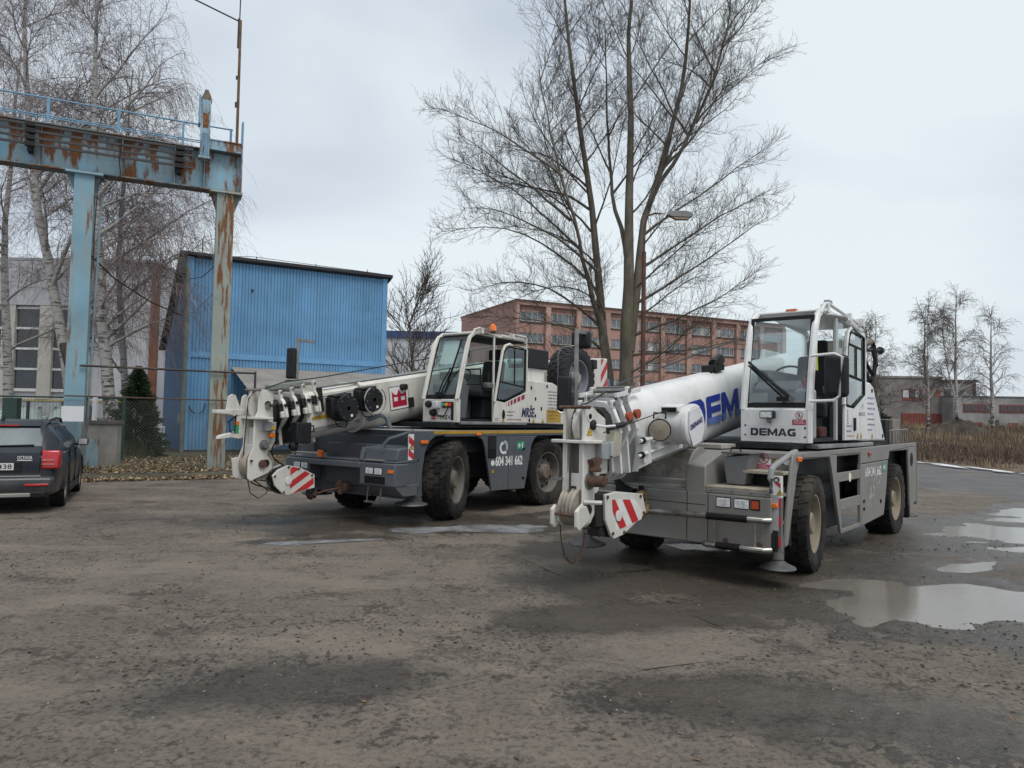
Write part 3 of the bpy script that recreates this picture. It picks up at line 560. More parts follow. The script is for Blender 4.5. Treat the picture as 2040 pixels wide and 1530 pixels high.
def blue_hall():
    a=Vector((-12.8,28.3)); b=Vector((-5.68,32.3)); Lh=(b-a).length; ang=math.atan2(b.y-a.y,b.x-a.x)
    root=thing('blue_hall','blue corrugated metal hall with sloping roof and grey awning','building',(a.x,a.y,0),ang)
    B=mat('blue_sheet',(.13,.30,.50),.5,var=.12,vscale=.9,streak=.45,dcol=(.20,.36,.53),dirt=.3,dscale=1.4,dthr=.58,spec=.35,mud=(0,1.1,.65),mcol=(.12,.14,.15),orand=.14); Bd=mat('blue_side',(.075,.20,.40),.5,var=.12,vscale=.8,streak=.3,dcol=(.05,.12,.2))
    Dk=mat('roof_bitumen',(.035,.035,.04),.8); Bt=mat('blue_trim',(.13,.32,.55),.5)
    D=10.0
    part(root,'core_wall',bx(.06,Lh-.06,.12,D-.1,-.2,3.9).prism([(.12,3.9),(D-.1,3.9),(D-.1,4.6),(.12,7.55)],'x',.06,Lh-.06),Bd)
    def sheet(name,x0,x1,z0,z1,pitch,m,yb=0):
        n=int(round((x1-x0)/pitch)); pitch=(x1-x0)/n; pr=[]
        for k in range(n): x=x0+k*pitch; pr+=[(x,yb),(x+pitch*.68,yb),(x+pitch*.76,yb+.03),(x+pitch*.93,yb+.03)]
        pr.append((x1,yb)); mb=MB(); k=len(pr); mb.add([(x,y,z0) for x,y in pr]+[(x,y,z1) for x,y in pr],[(i,i+1,k+i+1,k+i) for i in range(k-1)]); return part(root,name,mb,m,smooth=0)
    nS=8; 
    for s in range(nS): sheet('corrugated_sheet',.04+s*(Lh-.08)/nS,.04+(s+1)*(Lh-.08)/nS-.004,4.0,7.72,.125,B,yb=.0 if s%2 else .004); sheet('corrugated_sheet',.04+s*(Lh-.08)/nS,.04+(s+1)*(Lh-.08)/nS-.004,.05,3.82,.125,B,yb=.0 if s%2 else .004)
    part(root,'band',bx(0,Lh,-.03,.05,3.8,4.02),Bt); part(root,'corner_trim',bx(-.03,.22,-.04,.1,-.1,7.75),Bt); part(root,'corner_trim',bx(Lh-.2,Lh+.03,-.04,.1,-.1,7.75),Bt)
    # side wall sheets
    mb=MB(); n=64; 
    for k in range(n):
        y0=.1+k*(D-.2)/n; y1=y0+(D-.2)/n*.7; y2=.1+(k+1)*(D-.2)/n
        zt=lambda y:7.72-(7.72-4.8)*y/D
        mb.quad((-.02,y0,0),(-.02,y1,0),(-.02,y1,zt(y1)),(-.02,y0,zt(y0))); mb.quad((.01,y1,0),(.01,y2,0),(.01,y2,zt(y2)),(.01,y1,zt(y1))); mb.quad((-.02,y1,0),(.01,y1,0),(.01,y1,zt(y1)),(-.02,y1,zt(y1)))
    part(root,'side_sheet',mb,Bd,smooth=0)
    part(root,'roof',MB().prism([(-.22,7.80),(D+.3,4.78),(D+.3,4.9),(-.22,7.92)],'x',-.3,Lh+.2),Dk)
    part(root,'plinth',bx(-.05,Lh+.05,-.06,.1,-.2,.18),mat('plinth_dark',(.06,.06,.06),.9))
    part(root,'drainpipe',MB().tube([(.02,-.14,.1),(.02,-.14,7.2),(-.1,-.1,7.4),(-.2,.1,7.5)],.085,8),mat('pipe_grey_green',(.17,.19,.16),.7,var=.2,streak=.4))
    part(root,'gutter_box',bx(-.35,-.05,-.25,.1,7.05,7.65),mat('gutter_dark',(.05,.055,.05),.7))
    wr=MB().tube([(.4,.3,7.85),(Lh*.3,.3,8.1),(Lh-.2,.3,8.02)],.012,4)
    for x in (Lh*.32,Lh*.62,Lh*.9): wr.cyl((x,.3,7.7),(x,.3,8.12),.018,n=4)
    part(root,'lightning_wire',wr,Dk); part(root,'round_vent',MB().cyl((2.45,-.03,6.65),(2.45,.05,6.65),.055,n=12),Dk)
    # awning of single corrugated sheets
    A=mat('awning_sheet',(.27,.25,.225),.7,var=.15,vscale=1.2,streak=.3,dcol=(.13,.12,.11)); x0=1.75; x1=Lh+.1; nA=9
    for s in range(nA):
        mb=MB(); m=8; w_=(x1-x0)/nA; pts=[]
        for k in range(m+1):
            x=x0+s*w_+k*w_/m; z=.03 if k%2 else 0
            pts+=[(x,-.02,3.47+z),(x,-4.1,2.47+z)]
        mb.add(pts,[(2*k,2*k+1,2*k+3,2*k+2) for k in range(m)]); part(root,'awning_sheet',mb,A,smooth=0)
    part(root,'awning_beam',bx(x0,x1,-4.0,-3.9,2.36,2.48),Dk)
    for x in (x0+.1,x0+2.2,x0+4.2): part(root,'awning_post',MB().cyl((x,-3.95,-.1),(x,-3.95,2.42),.04,n=8),mat('pipe_grey_green',(.17,.19,.16),.7))
    part(root,'doorway',bx(5.2,7.0,-.09,-.03,.1,2.4),mat('dark_opening',(.012,.014,.02),.9)); part(root,'pipe_frame',MB().tube([(1.05,-.4,0),(1.05,-.4,2.3),(1.2,-.4,2.42),(1.6,-.4,2.42)],.04,6),mat('pipe_grey_green',(.17,.19,.16),.7))
    part(root,'hung_hose',MB().tube([(.25+.28*(1-math.cos(q)),-.12,1.9-.3*math.sin(q)) for q in [k*math.pi/8 for k in range(9)]]+[(.82,-.12,2.0)],.022,5),Dk)
    part(root,'junction_box',bx(-.1,-.02,.25,.45,1.2,1.6),mat('box_grey',(.35,.36,.36),.6))
blue_hall()
# ================================================================== GANTRY
def gantry():
    root=thing('crane_runway','rusty light blue steel crane runway on two tall columns','gantry',(-8.02,20.0,.05),math.atan2(-.425,-.905))
    Bm=mat('gantry_blue',(.20,.40,.53),.62,var=.14,vscale=1.2,rust=1,rscale=1.5,rstretch=(1.5,1.5,.42),rthr=.505,streak=.25,dcol=(.34,.31,.2)); Cm=mat('column_blue',(.25,.32,.31),.7,var=.16,vscale=1.1,rust=1,rscale=2.4,rstretch=(2.6,2.6,.3),rthr=.52,streak=.5,dcol=(.33,.27,.16))
    Cb=mat('column_blue_clean',(.185,.335,.42),.65,var=.12,vscale=1.1,rust=.9,rscale=2.1,rstretch=(2.6,2.6,.25),rthr=.545,streak=.35,dcol=(.36,.27,.14))
    Rl=mat('rail_blue',(.14,.30,.44),.6,var=.1); Dk=mat('rail_bar_dark',(.05,.045,.045),.7,var=.2); Bk=mat('grime_black',(.02,.018,.018),.9)
    z0,z1=7.68,8.80
    for k,(x,m) in enumerate(((0.05,Cm),(3.42,Cb),(9.2,Cb))):
        c=part(root,'column',bx(x-.225,x+.225,.20,.23,-.15,z0-.03).box(x-.225,x+.225,-.23,-.20,-.15,z0-.03).box(x-.02,x+.02,-.2,.2,-.15,z0-.03),m,bevel=.004)
        part(c,'cap_plate',bx(x-.42,x+.42,-.3,.32,z0-.06,z0-.003),m)
        for s in (-1,1): part(c,'gusset',MB().prism([(x+s*.226,z0-.062),(x+s*.40,z0-.062),(x+s*.226,z0-.55)],'y',.0,.03),m)
        part(c,'base_plate',bx(x-.35,x+.35,-.35,.35,-.16,-.02),m)
    xe=-.33; xl=9.6
    part(root,'web',bx(xe+.02,xl,-.02,.02,z0+.04,z1-.03),Bm,bevel=.003); part(root,'top_flange',bx(xe,xl,-.21,.21,z1-.03,z1),mat('flange_dark',(.10,.15,.18),.8,var=.3,rust=1,rthr=.5),bevel=.003); part(root,'bottom_flange',bx(xe,xl,-.21,.21,z0,z0+.04),mat('flange_dark',(.10,.15,.18),.8),bevel=.003)
    for x in (.62,1.35,2.6,4.4,6.2): part(root,'stiffener',bx(x-.008,x+.008,.021,.19,z0+.041,z1-.031),Bm)
    part(root,'end_plate',bx(xe-.02,xe+.02,-.22,.22,z0,z1+.28),Bm); part(root,'end_box',bx(xe+.021,.70,-.19,.19,z1+.03,z1+.26),Bm); part(root,'end_box_lid',bx(xe+.02,.72,-.21,.21,z1+.262,z1+.29),Bm)
    part(root,'ledge',bx(xe+.03,.75,.02,.28,z1-.02,z1+.02),Bm)
    bp=part(root,'bumper_column',bx(.52,.76,.30,.52,z1-.35,z1+1.22).box(.49,.79,.28,.54,z1-.38,z1-.32),Bm,bevel=.006)
    part(bp,'bumper_cap',MB().prism([(.5,z1+1.22),(.78,z1+1.22),(.72,z1+1.38),(.68,z1+1.5),(.60,z1+1.5),(.55,z1+1.38)],'y',.30,.52),mat('cap_grey',(.13,.12,.10),.9,rust=1,rthr=.52)); part(bp,'slot',bx(.57,.71,.52,.526,z1+.45,z1+.85),mat('rust_flat',(.2,.085,.035),.9,var=.4,vscale=8))
    part(bp,'side_plate',bx(.77,.82,.2,.54,z1+.55,z1+1.32),Rl)
    sp=MB(); 
    for k in range(3): sp.cyl((.57+k*.07,.535,z1-.3),(.57+k*.07,.535,z1+.3),.018,n=6)
    part(bp,'buffer_rod',sp,Rl)
    for k,z in enumerate((.135,.30,.47,.63)): part(root,'conductor_bar',bx(.92,xl,.30,.34,z1-z-.03,z1-z+.03),Dk)
    for x in (1.24,4.62,7.9):
        h=part(root,'insulator_bracket',bx(x-.05,x+.05,.02,.29,z1-.80,z1-.08),Bk)
        for z in (.135,.30,.47,.63): part(h,'insulator',bx(x-.10,x+.10,.24,.37,z1-z-.055,z1-z+.055),Bk)
    for z,r in ((.82,.022),(.36,.016),(.31,.014)): part(root,'handrail',MB().tube([(-.1,-.32,z1+z),(xl,-.32,z1+z)],r,6),Rl)
    for x in (-.05,1.18,2.75,4.35,6.0,7.6): part(root,'handrail_post',bx(x-.03,x+.03,-.35,-.29,z1-.05,z1+.84),Rl)
    part(root,'hanging_cable',MB().tube([(2.62,.37,z1-.25),(2.66,.38,z1-.7),(2.6,.36,z0-.02),(3.12,.2,z0-.25),(3.15,.27,6.0),(3.13,.27,5.2)],.014,5),Bk)
    part(root,'column_brace',MB().tube([(3.05,-.15,z0-.4),(3.16,-.2,.2)],.03,5),Cb)
    part(root,'end_bracket',bx(-.36,-.31,-.1,.1,z1+.28,z1+.95),Rl)
    mast=thing('mast','rusty yellow brown pole standing on the end of the crane runway','mast',(-7.82,20.02,0))
    part(mast,'pole',MB().tube([(0,0,9.0),(-.02,0,12.7)],[.042,.038],8),mat('mast_rust',(.15,.088,.038),.8,var=.35,vscale=5)); part(mast,'rod',MB().cyl((-.05,0,12.5),(-.04,0,14.8),.018,n=5),Dk)
    part(mast,'clip',bx(-.09,-.05,-.02,.02,11.9,12.75).box(-.09,-.04,-.02,.02,10.2,10.35).box(-.09,-.04,-.02,.02,11.0,11.1),Dk)
    wire=thing('overhead_cable','black overhead cable running up from the mast top','cable',(-7.85,20.02,12.6)); part(wire,'strand',MB().tube([(0,0,.06),(-1.6,-.2,.75),(-3.4,-.4,1.9),(-7,-.6,4.4)],.022,5),Bk)
    c2=thing('slack_cable','black slack cable from column to blue hall corner','cable',(-11.0,18.5,0)); P=[(0,0,5.75),(.1,1.2,5.25),(.2,3,4.9),(.0,5.5,4.85),(-1.75,9.7,6.0)]; part(c2,'strand',MB().tube(P,.02,5),Bk)
    c3=thing('sagging_cable','pale cable sagging between rusty column and hall drainpipe','cable',(-8.1,20.2,0)); part(c3,'strand',MB().tube([(0,0,5.45),(-1.3,2.3,5.3),(-2.9,5,5.25),(-4.55,8,6.35)],.014,5),mat('cable_grey',(.3,.32,.34),.7))
    c4=thing('straight_cable','thin black cable between rusty column and hall gutter','cable',(-8.1,20.25,0)); part(c4,'strand',MB().tube([(0,0,6.05),(-2.2,3.6,6.1),(-4.6,8,6.85)],.014,5),Bk)
gantry()
def fence():
    d=Vector((-.905,-.425)); n=Vector((.425,-.905))
    root=thing('chain_link_fence','chain link fence with dark top pipe strung between the blue columns','fence',(-8.05+n.x*.32,20.0+n.y*.32,.05),math.atan2(d.y,d.x))
    Dk=mat('fence_pipe',(.035,.03,.028),.7,rust=.6,rthr=.58); part(root,'top_pipe',MB().tube([(-.9,0,2.70),(3.3,0,2.72)],.032,6),Dk); part(root,'middle_wire',MB().tube([(-.9,0,1.93),(3.6,0,1.95)],.018,5),mat('rusty_wire',(.09,.05,.035),.8))
    W=mat('fence_wire',(.19,.2,.19),.6,metal=.3); mb=MB(); tb=TB(); P=[]
    H=1.86; x0,x1=-2.2,5.2; s=.085
    k=x0-H
    while k<x1:
        for sg in (0,1):
            a=max(x0,k); b=min(x1,k+H)
            if b-a<.05: continue
            za=a-k; zb=b-k
            P.append([(a,0,za if sg==0 else H-za),(b,0,zb if sg==0 else H-zb)])
        k+=s
    tb.add(np.array(P,float),np.full((len(P),2),.0019),3); link('wire_mesh',tb.mesh('wire_mesh',W),root)
    for x in (-2.2,-.9,5.2): part(root,'fence_post',MB().cyl((x,0,-.1),(x,0,2.0 if x!=-.9 else 2.75),.03,n=8),Dk)
fence()
sg=thing('white_notice_board','blank white board wired to the blue column above the car','sign',(-10.85,18.02,0),.05); part(sg,'board',bx(-.27,.27,-.012,.012,1.36,1.74),mat('board_white',(.66,.67,.69),.6,var=.03),bevel=.003); part(sg,'tie_bar',bx(-.02,.02,.012,.24,1.5,1.56),mat('cable_grey',(.3,.32,.34),.7))
wl=thing('plastered_wall','low patched plaster wall with dark cap beside the blue column','wall',(-13.6,19.75,0),.12)
part(wl,'wall_body',bx(0,2.78,0,.3,0,1.27),mat('patched_plaster',(.25,.235,.21),.95,var=.25,vscale=1.6,dirt=.6,dcol=(.15,.135,.115),dscale=2,dthr=.5,bump=.6,bscale=14),bevel=.01); part(wl,'cap',bx(-.05,2.83,-.05,.35,1.27,1.37),mat('wall_cap',(.085,.08,.075),.9,var=.2),bevel=.01); part(wl,'blue_patch',bx(2.02,2.32,-.02,-.001,.08,.86),mat('column_blue_clean',(.20,.40,.50),.65))
part(wl,'pale_post',bx(2.06,2.16,.1,.2,1.37,2.02),mat('board_white',(.66,.67,.69),.6))
tb_=thing('white_table','small white table standing beside the blue hall wall','table',(-14.0,28.5,.1),.5)
part(tb_,'table_top',bx(-.42,.42,-.3,.3,.92,.97),mat('board_white',(.66,.67,.69),.6))
for sx in (-.38,.38):
    for sy in (-.26,.26): part(tb_,'leg',bx(sx-.025,sx+.025,sy-.025,sy+.025,-.05,.92),mat('board_white',(.66,.67,.69),.6))
gt=thing('green_fence','dark green metal fence with square gate post behind the car','fence',(-16.3,22.2,.0),.02); Gn=mat('fence_green',(.012,.05,.035),.5,var=.15)
for x in (0,1.55,2.6,4.45): part(gt,'post',bx(x-.035,x+.035,-.035,.035,0,2.08 if x in (0,4.45) else 1.9),Gn)
part(gt,'top_rail',bx(0,4.45,-.02,.02,2.0,2.05),Gn); part(gt,'lower_rail',bx(0,4.45,-.02,.02,.2,.25),Gn); part(gt,'letter_box',bx(.85,1.28,-.12,.12,.9,1.98),Gn,bevel=.01); part(gt,'letter_box',bx(.1,.48,-.1,.1,.9,1.72),Gn,bevel=.01)
tb=TB(); P=[[(x,0,.2),(x,0,2.0)] for x in np.arange(.1,4.4,.11)]; tb.add(np.array(P,float),np.full((len(P),2),.004),4); link('mesh_infill',tb.mesh('mesh_infill',Gn),gt)
# ================================================================== TREES
def grow(S,D,Ln,k,wig,bend,seed=None):
    N=len(S); P=np.empty((N,k,3)); P[:,0]=S; d=D/np.linalg.norm(D,axis=1,keepdims=True); st=(Ln/(k-1))[:,None]
    b=bend if isinstance(bend,np.ndarray) else np.tile(np.array([0,0,bend]),(N,1))
    for i in range(1,k):
        P[:,i]=P[:,i-1]+d*st; d=d+rng.normal(0,wig,(N,3))+b; d/=np.linalg.norm(d,axis=1,keepdims=True)
    return P
def sample(P,m,t0,t1):
    N,k,_=P.shape; t=(t0+(t1-t0)*(np.arange(m)[None,:]+rng.random((N,m)))/m); x=t*(k-1); i=np.minimum(x.astype(int),k-2); f=(x-i)[...,None]
    r=np.arange(N)[:,None]; S=P[r,i]*(1-f)+P[r,i+1]*f; T=P[r,i+1]-P[r,i]; T/=np.linalg.norm(T,axis=2,keepdims=True)+1e-9
    return S.reshape(-1,3),T.reshape(-1,3),t.reshape(-1)
def spread(T,ang,upb=0.0):
    N=len(T); q=rng.normal(0,1,(N,3)); q-=T*(q*T).sum(1,keepdims=True); q/=np.linalg.norm(q,axis=1,keepdims=True)+1e-9
    a=ang*rng.uniform(.7,1.3,N)[:,None]; d=T*np.cos(a)+q*np.sin(a); d[:,2]+=upb; return d/np.linalg.norm(d,axis=1,keepdims=True)
def resample(pts,k):
    pts=np.array(pts,float); c=np.concatenate([[0],np.cumsum(np.linalg.norm(np.diff(pts,axis=0),axis=1))]); t=np.linspace(0,c[-1],k)
    return np.stack([np.interp(t,c,pts[:,j]) for j in range(3)],-1)
def taper(N,k,r0,r1,pw=1): t=np.linspace(0,1,k)[None,:]**pw; r0=np.asarray(r0).reshape(-1,1); return r0*(1-t)+r1*t
def bark_mat(name,birch=False,col=(.13,.113,.088)):
    if name in MATS: return MATS[name]
    m,t,p,v=new_mat(name)
    if birch:
        n=noise(t,v,1.6,6,.6,(1.5,1.5,9)); n2=noise(t,v,2.6,7,.7,(1,1,1.1)); base=mixc(t,noise(t,v,3,4),(.30,.285,.26),(.47,.455,.43))
        c=mixc(t,mathn(t,'MULTIPLY',ramp(t,n,.535,.62),.95),base,(.035,.03,.028)); sx=t.nodes.new('ShaderNodeSeparateXYZ'); t.links.new(v,sx.inputs[0])
        mr=t.nodes.new('ShaderNodeMapRange'); mr.inputs['From Min'].default_value=3.2; mr.inputs['From Max'].default_value=.2; t.links.new(sx.outputs['Z'],mr.inputs['Value'])
        c=mixc(t,ramp(t,mathn(t,'ADD',n2,mathn(t,'MULTIPLY',mr.outputs[0],.22)),.6,.68),c,(.04,.035,.03))
    else:
        n=noise(t,v,3.5,7,.65,(1,1,.3)); c=mixc(t,ramp(t,n,.35,.65),tuple(x*.55 for x in col),tuple(x*1.25 for x in col)); mo=noise(t,v,.9,4)
        c=mixc(t,mathn(t,'MULTIPLY',ramp(t,mo,.54,.7),.5),c,(.12,.105,.03))
    t.links.new(c,p.inputs['Base Color']); p.inputs['Roughness'].default_value=.9
    b=t.nodes.new('ShaderNodeBump'); b.inputs['Strength'].default_value=.6; b.inputs['Distance'].default_value=.02; t.links.new(n,b.inputs['Height']); t.links.new(b.outputs[0],p.inputs['Normal'])
    return m
def finish_tree(name,label,base,trunk,crown,tm,cm,group=None):
    b=np.array(base,float); root=thing(name,label,'tree',tuple(base),0,group)
    for tbv,nm,m in ((trunk,'trunk',tm),(crown,'crown',cm)):
        V=np.concatenate(tbv.V)-b; link(nm,np_mesh(nm,V,np.concatenate(tbv.F),m),root)
    return root
def poplar():
    base=(4.55,31.4,0); K=14; trunks=[]
    TL=[(4.35,31.8,-.2),(4.3,31.8,2.4),(3.94,32,6),(3.68,32,8.7),(3.31,32,11.4),(3.05,32,13.6),(2.44,31.8,17.1),(1.94,31.6,20.5),(1.65,31.5,24)]
    TM=[(4.8,31.1,-.2),(4.82,31,2.45),(4.86,31,5.9),(4.92,31,8.5),(4.96,31.1,11.1),(4.9,31.3,14.6),(4.86,31.4,17.8),(4.99,31.4,21),(5.0,31.4,24.5)]
    TR=[(4.95,31,4.6),(5.4,31,8.5),(5.7,31,10.7),(6.29,30.9,12.7),(7.0,30.8,15.6),(7.27,30.7,17.4),(7.41,30.7,20),(7.5,30.6,23)]
    TR2=[(5.85,31,11.2),(6.8,30.6,12.8),(7.8,30.2,14.8),(8.5,30,16.8),(8.9,29.9,19),(9.1,29.9,21.5)]
    TL2=[(4.0,31.9,5.2),(3.2,31.2,7.6),(2.6,30.9,9.8),(1.9,30.6,12.2),(1.3,30.4,14.2),(.9,30.3,16.5)]
    TM2=[(4.9,31.1,8.3),(4.5,31.8,10.5),(4.2,32.5,13.5),(4.1,32.8,17),(4.0,33,20)]
    spec=[(TL,.34,.03),(TM,.46,.03),(TR,.27,.03),(TR2,.12,.02),(TL2,.15,.02),(TM2,.14,.02)]
    trunk=TB(); crown=TB(); Ls=[];Ld=[];Ll=[];Lb=[];Lr=[]
    for pts,r0,r1 in spec:
        P=resample(pts,K)[None]; P[:,1:-1]+=rng.normal(0,.04,P[:,1:-1].shape); r=taper(1,K,r0,r1,.55); r[:,0]*=1.25 if pts[0][2]<1 else 1; trunk.add(P,r,9); trunks.append(P[0])
    # hand-placed lower limbs: start, direction, length, bend
    hand=[((4.1,32,4.6),(-.75,-.3,.60),6.2,-.10,.10),((4.0,32,5.6),(-.68,.2,.72),7.2,-.11,.11),((3.6,31,8.0),(-.75,-.15,.62),6.8,-.09,.10),((3.9,32,7.1),(-.68,-.1,.78),8.0,-.12,.10),((2.9,31,8.9),(-.72,.1,.70),7.0,-.10,.10),((3.3,32,11.0),(-.80,-.1,.50),5.4,-.07,.09),((4.05,32,6.3),(-.6,-.5,.7),5.5,-.12,.07),((3.7,32,8.5),(-.6,.5,.75),6.0,-.11,.07),((3.4,32,10.0),(-.7,-.3,.7),6.4,-.10,.08),((4.0,31.5,6.0),(-.3,-.8,.7),4.0,-.10,.06),((5.2,31,7.3),(.55,-.7,.5),5.0,.0,.07),((5.4,31,9.0),(.5,.6,.7),5.5,.0,.07),((5.0,31,5.9),(.75,.5,.45),6.0,-.02,.08),((3.2,32,12.0),(-.7,.3,.75),5.6,-.06,.08),
          ((2.4,31,10.2),(-.7,.0,.62),6.4,.0,.10),((2.0,30.6,12),(-.75,-.1,.55),6.0,-.01,.09),
          ((4.98,31,5.2),(.82,-.3,.34),5.8,.035,.11),((5.1,31,6.6),(.82,-.2,.42),6.6,.03,.11),((5.3,31,8.1),(.76,.2,.5),6.8,.03,.11),((5.5,31,9.6),(.74,-.2,.6),6.4,.03,.10),((4.95,31,4.4),(.85,.3,.15),5.5,.06,.10),((6.4,30.9,12.6),(.65,-.1,.7),5.2,.03,.09),((7.6,30.3,14.3),(.55,.1,.8),4.2,.03,.07),
          ((4.3,32,3.6),(-.8,.4,.35),4.5,-.05,.08),((4.9,31,3.6),(.6,-.6,.35),4.2,.05,.08)]
    for s,d,l,b,r in hand: Ls.append(s);Ld.append(d);Ll.append(l);Lb.append(b);Lr.append(r)
    for ti,P in enumerate(trunks):
        n=[14,9,13,12,10,5][ti]; lo=[.42,.40,.3,.2,.35,.25][ti]
        for q in range(n):
            t=lo+(.97-lo)*(q+random.random())/n; x=t*(K-1); i=min(int(x),K-2); p=P[i]*(1-x+i)+P[i+1]*(x-i)
            a=random.uniform(0,6.28); dx=math.cos(a); 
            if abs(dx)<.4: dx=math.copysign(.6,dx)
            el=random.uniform(.6,1.05)
            Ls.append(tuple(p));Ld.append((dx,math.sin(a)*.8,el*1.7));Ll.append(max(2.4,(5.9 if ti<3 else 4.4)*(1.15-t*.55)*random.uniform(.7,1.15)));Lb.append(random.uniform(.0,.035));Lr.append(max(.035,.10*(1.15-t)))
    S=np.array(Ls);D=np.array(Ld);Ln=np.array(Ll); B=np.zeros((len(S),3)); B[:,2]=Lb; B[:len(hand),0]=np.sign(D[:len(hand),0])*.02
    k1=10; P1=grow(S,D,Ln,k1,.07,B); trunk.add(P1,taper(len(S),k1,np.array(Lr)*.8,.011,.6),5)
    nh=len(hand); q1=sample(P1[:nh],25,.10,1.0); q2=sample(P1[nh:],13,.12,1.0); S,T,t=[np.concatenate(z) for z in zip(q1,q2)]; l=(.45+1.9*(1-np.abs(t-.45)))*rng.uniform(.5,1.1,len(S)); P2=grow(S,spread(T,.78,.24),l,7,.11,.06); crown.add(P2,taper(len(S),7,np.full(len(S),.0125),.005),3)
    S,T,t=sample(P2,9,.12,1.0); l=rng.uniform(.3,.95,len(S)); P3=grow(S,spread(T,.8,.2),l,4,.13,.09); crown.add(P3,taper(len(S),4,np.full(len(S),.0054),.0034),3)
    S,T,t=sample(P3,4,.15,1.0); l=rng.uniform(.1,.3,len(S)); P4=grow(S,spread(T,.7,.25),l,2,.1,.12); crown.add(P4,taper(len(S),2,np.full(len(S),.0036),.003),3)
    print('poplar',len(P1),len(P2),len(P3),len(P4))
    finish_tree('poplar_tree','tall bare poplar with three stems rising behind the cranes',base,trunk,crown,bark_mat('poplar_bark'),mat('poplar_twig',(.075,.06,.049),.9,var=.2))
poplar()
def birch(name,label,base,stems,limbs,hang,n1=16,n2=9,n3=8,scale=1.0,tw=1.0,group=None,l1=(2.6,4.4),bk='birch_bark',upr=.8,k3=6,lim=None):
    trunk=TB();crown=TB(); Ls=[];Ld=[];Ll=[];Lr=[]
    for pts,r0 in stems:
        P=resample(pts,12)[None]; P[:,1:-1]+=rng.normal(0,.03,P[:,1:-1].shape); trunk.add(P,taper(1,12,r0,.03*scale,.9),9); P=P[0]
        for q in range(n1):
            t=.17+.81*(q+random.random())/n1; x=t*11; i=min(int(x),10); p=P[i]*(1-x+i)+P[i+1]*(x-i); a=random.uniform(0,6.28)
            Ls.append(p);Ld.append((math.cos(a),math.sin(a),upr*random.uniform(.7,1.4)));Ll.append(random.uniform(*l1)*(1.2-t*.75));Lr.append(max(.025,r0*.38*(1.15-t)))
    for s,d,l,r in limbs: Ls.append(np.array(s));Ld.append(d);Ll.append(l);Lr.append(r)
    S=np.array(Ls);D=np.array(Ld,float);Ln=np.array(Ll); P1=grow(S,D,Ln,9,.07,-.03); trunk.add(P1,taper(len(S),9,np.array(Lr),.012*scale,.8),5)
    S,T,t=sample(P1,n2,.2,1.0); l=rng.uniform(.8,2.0,len(S))*scale; P2=grow(S,spread(T,.8,.2),l,6,.1,-.12); crown.add(P2,taper(len(S),6,np.full(len(S),.014*tw),.006*tw),3)
    S,T,t=sample(P2,n3,.1,1.0); l=rng.uniform(.35,hang,len(S))*rng.uniform(.4,1,len(S)); P3=grow(S,spread(T,.6,-.1),l,k3,.07,-.55); crown.add(P3,taper(len(S),k3,np.full(len(S),.0045*tw),.003*tw),3)
    S,T,t=sample(P3,2,.1,.95); l=rng.uniform(.08,.32,len(S))*scale; P4=grow(S,spread(T,.8,-.1),l,2,.1,-.2); crown.add(P4,taper(len(S),2,np.full(len(S),.005*tw),.004*tw),3)
    return finish_tree(name,label,base,trunk,crown,bark_mat(bk,True),mat('birch_twig',(.19,.15,.145),.9,var=.2) if bk=='birch_bark' else mat('birch_twig_far',(.13,.10,.088),.9,var=.2),group)
birch('birch_tree','weeping birch with white trunk curving left behind the blue column',(-15.7,27,0),[([(-15.6,27,-.1),(-16.36,27,1.95),(-16.77,27,4.75),(-17.3,27,6.4),(-17.92,27,9.1),(-18.1,27,10.8),(-18.66,27,14.3),(-18.82,27,17.5),(-18.9,27,20)],.24)],
      [((-17.3,27,6.0),(.5,-.3,1.0),6.5,.10),((-18,27,9.8),(.6,.1,1.0),6.5,.09),((-18,27,10.4),(.85,-.2,.9),6,.08),((-17.9,27,9),(-.5,.2,1),6,.08)],3.4,n1=18,n2=13,n3=12)
birch('birch_tree','weeping birch with straight white trunk in the gap between the columns',(-14.1,26,0),[([(-14.0,26,-.1),(-14.3,26,1.6),(-14.64,26,3.76),(-14.79,26,5.6),(-15.08,26,8.7),(-15.28,26,11.1),(-15.5,26,14.8),(-15.5,26,18.5)],.24)],
      [((-14.7,26,4.6),(.9,-.1,.85),2.8,.08),((-15,26,8),(.9,.2,.72),3.2,.09),((-15.1,26,9.4),(.85,-.2,.85),3.2,.08),((-15.3,26,11.5),(.8,.1,1.0),3.6,.08),((-15.4,26,13),(.7,.1,1.1),3.4,.07),((-15,26,7),(-.6,.3,.9),5,.07)],3.5,n1=16,n2=13,n3=12)
birch('birch_tree','slim dark birch standing behind the straight white birch',(-15.7,30,0),[([(-15.6,30,-.1),(-15.87,30,2),(-16.14,30,4.1),(-16.4,30,6.2),(-16.45,30,9.8),(-16.3,30,13),(-16.2,30,16)],.17)],[((-16.4,30,6),(.8,0,.8),4.5,.07),((-16.4,30,8),(.9,.2,.8),4.6,.07)],3.4,n1=16,n2=13,n3=13)
birch('birch_tree','weeping birch at the far end of the yard past the office',(-23,33,0),[([(-22.6,33,-.1),(-23,33,4),(-23.4,33,9),(-23.2,33,14),(-23,33,19)],.24)],[],3.2,n1=20,n2=13,n3=11)
dk=TB()
lg=thing('leaning_trunk','dark leaning tree trunk leaving the ground beside the straight birch','tree',(-14.0,25.7,0)); t1=TB(); t1.add((resample([(-14.05,25.7,-.1),(-14.6,25.75,.9),(-15.4,25.8,2.3),(-16.2,26.2,4.0)],8)-np.array((-14.0,25.7,0)))[None],taper(1,8,.24,.16),9); link('trunk',t1.mesh('trunk',bark_mat('dark_bark',False,(.05,.043,.038))),lg)
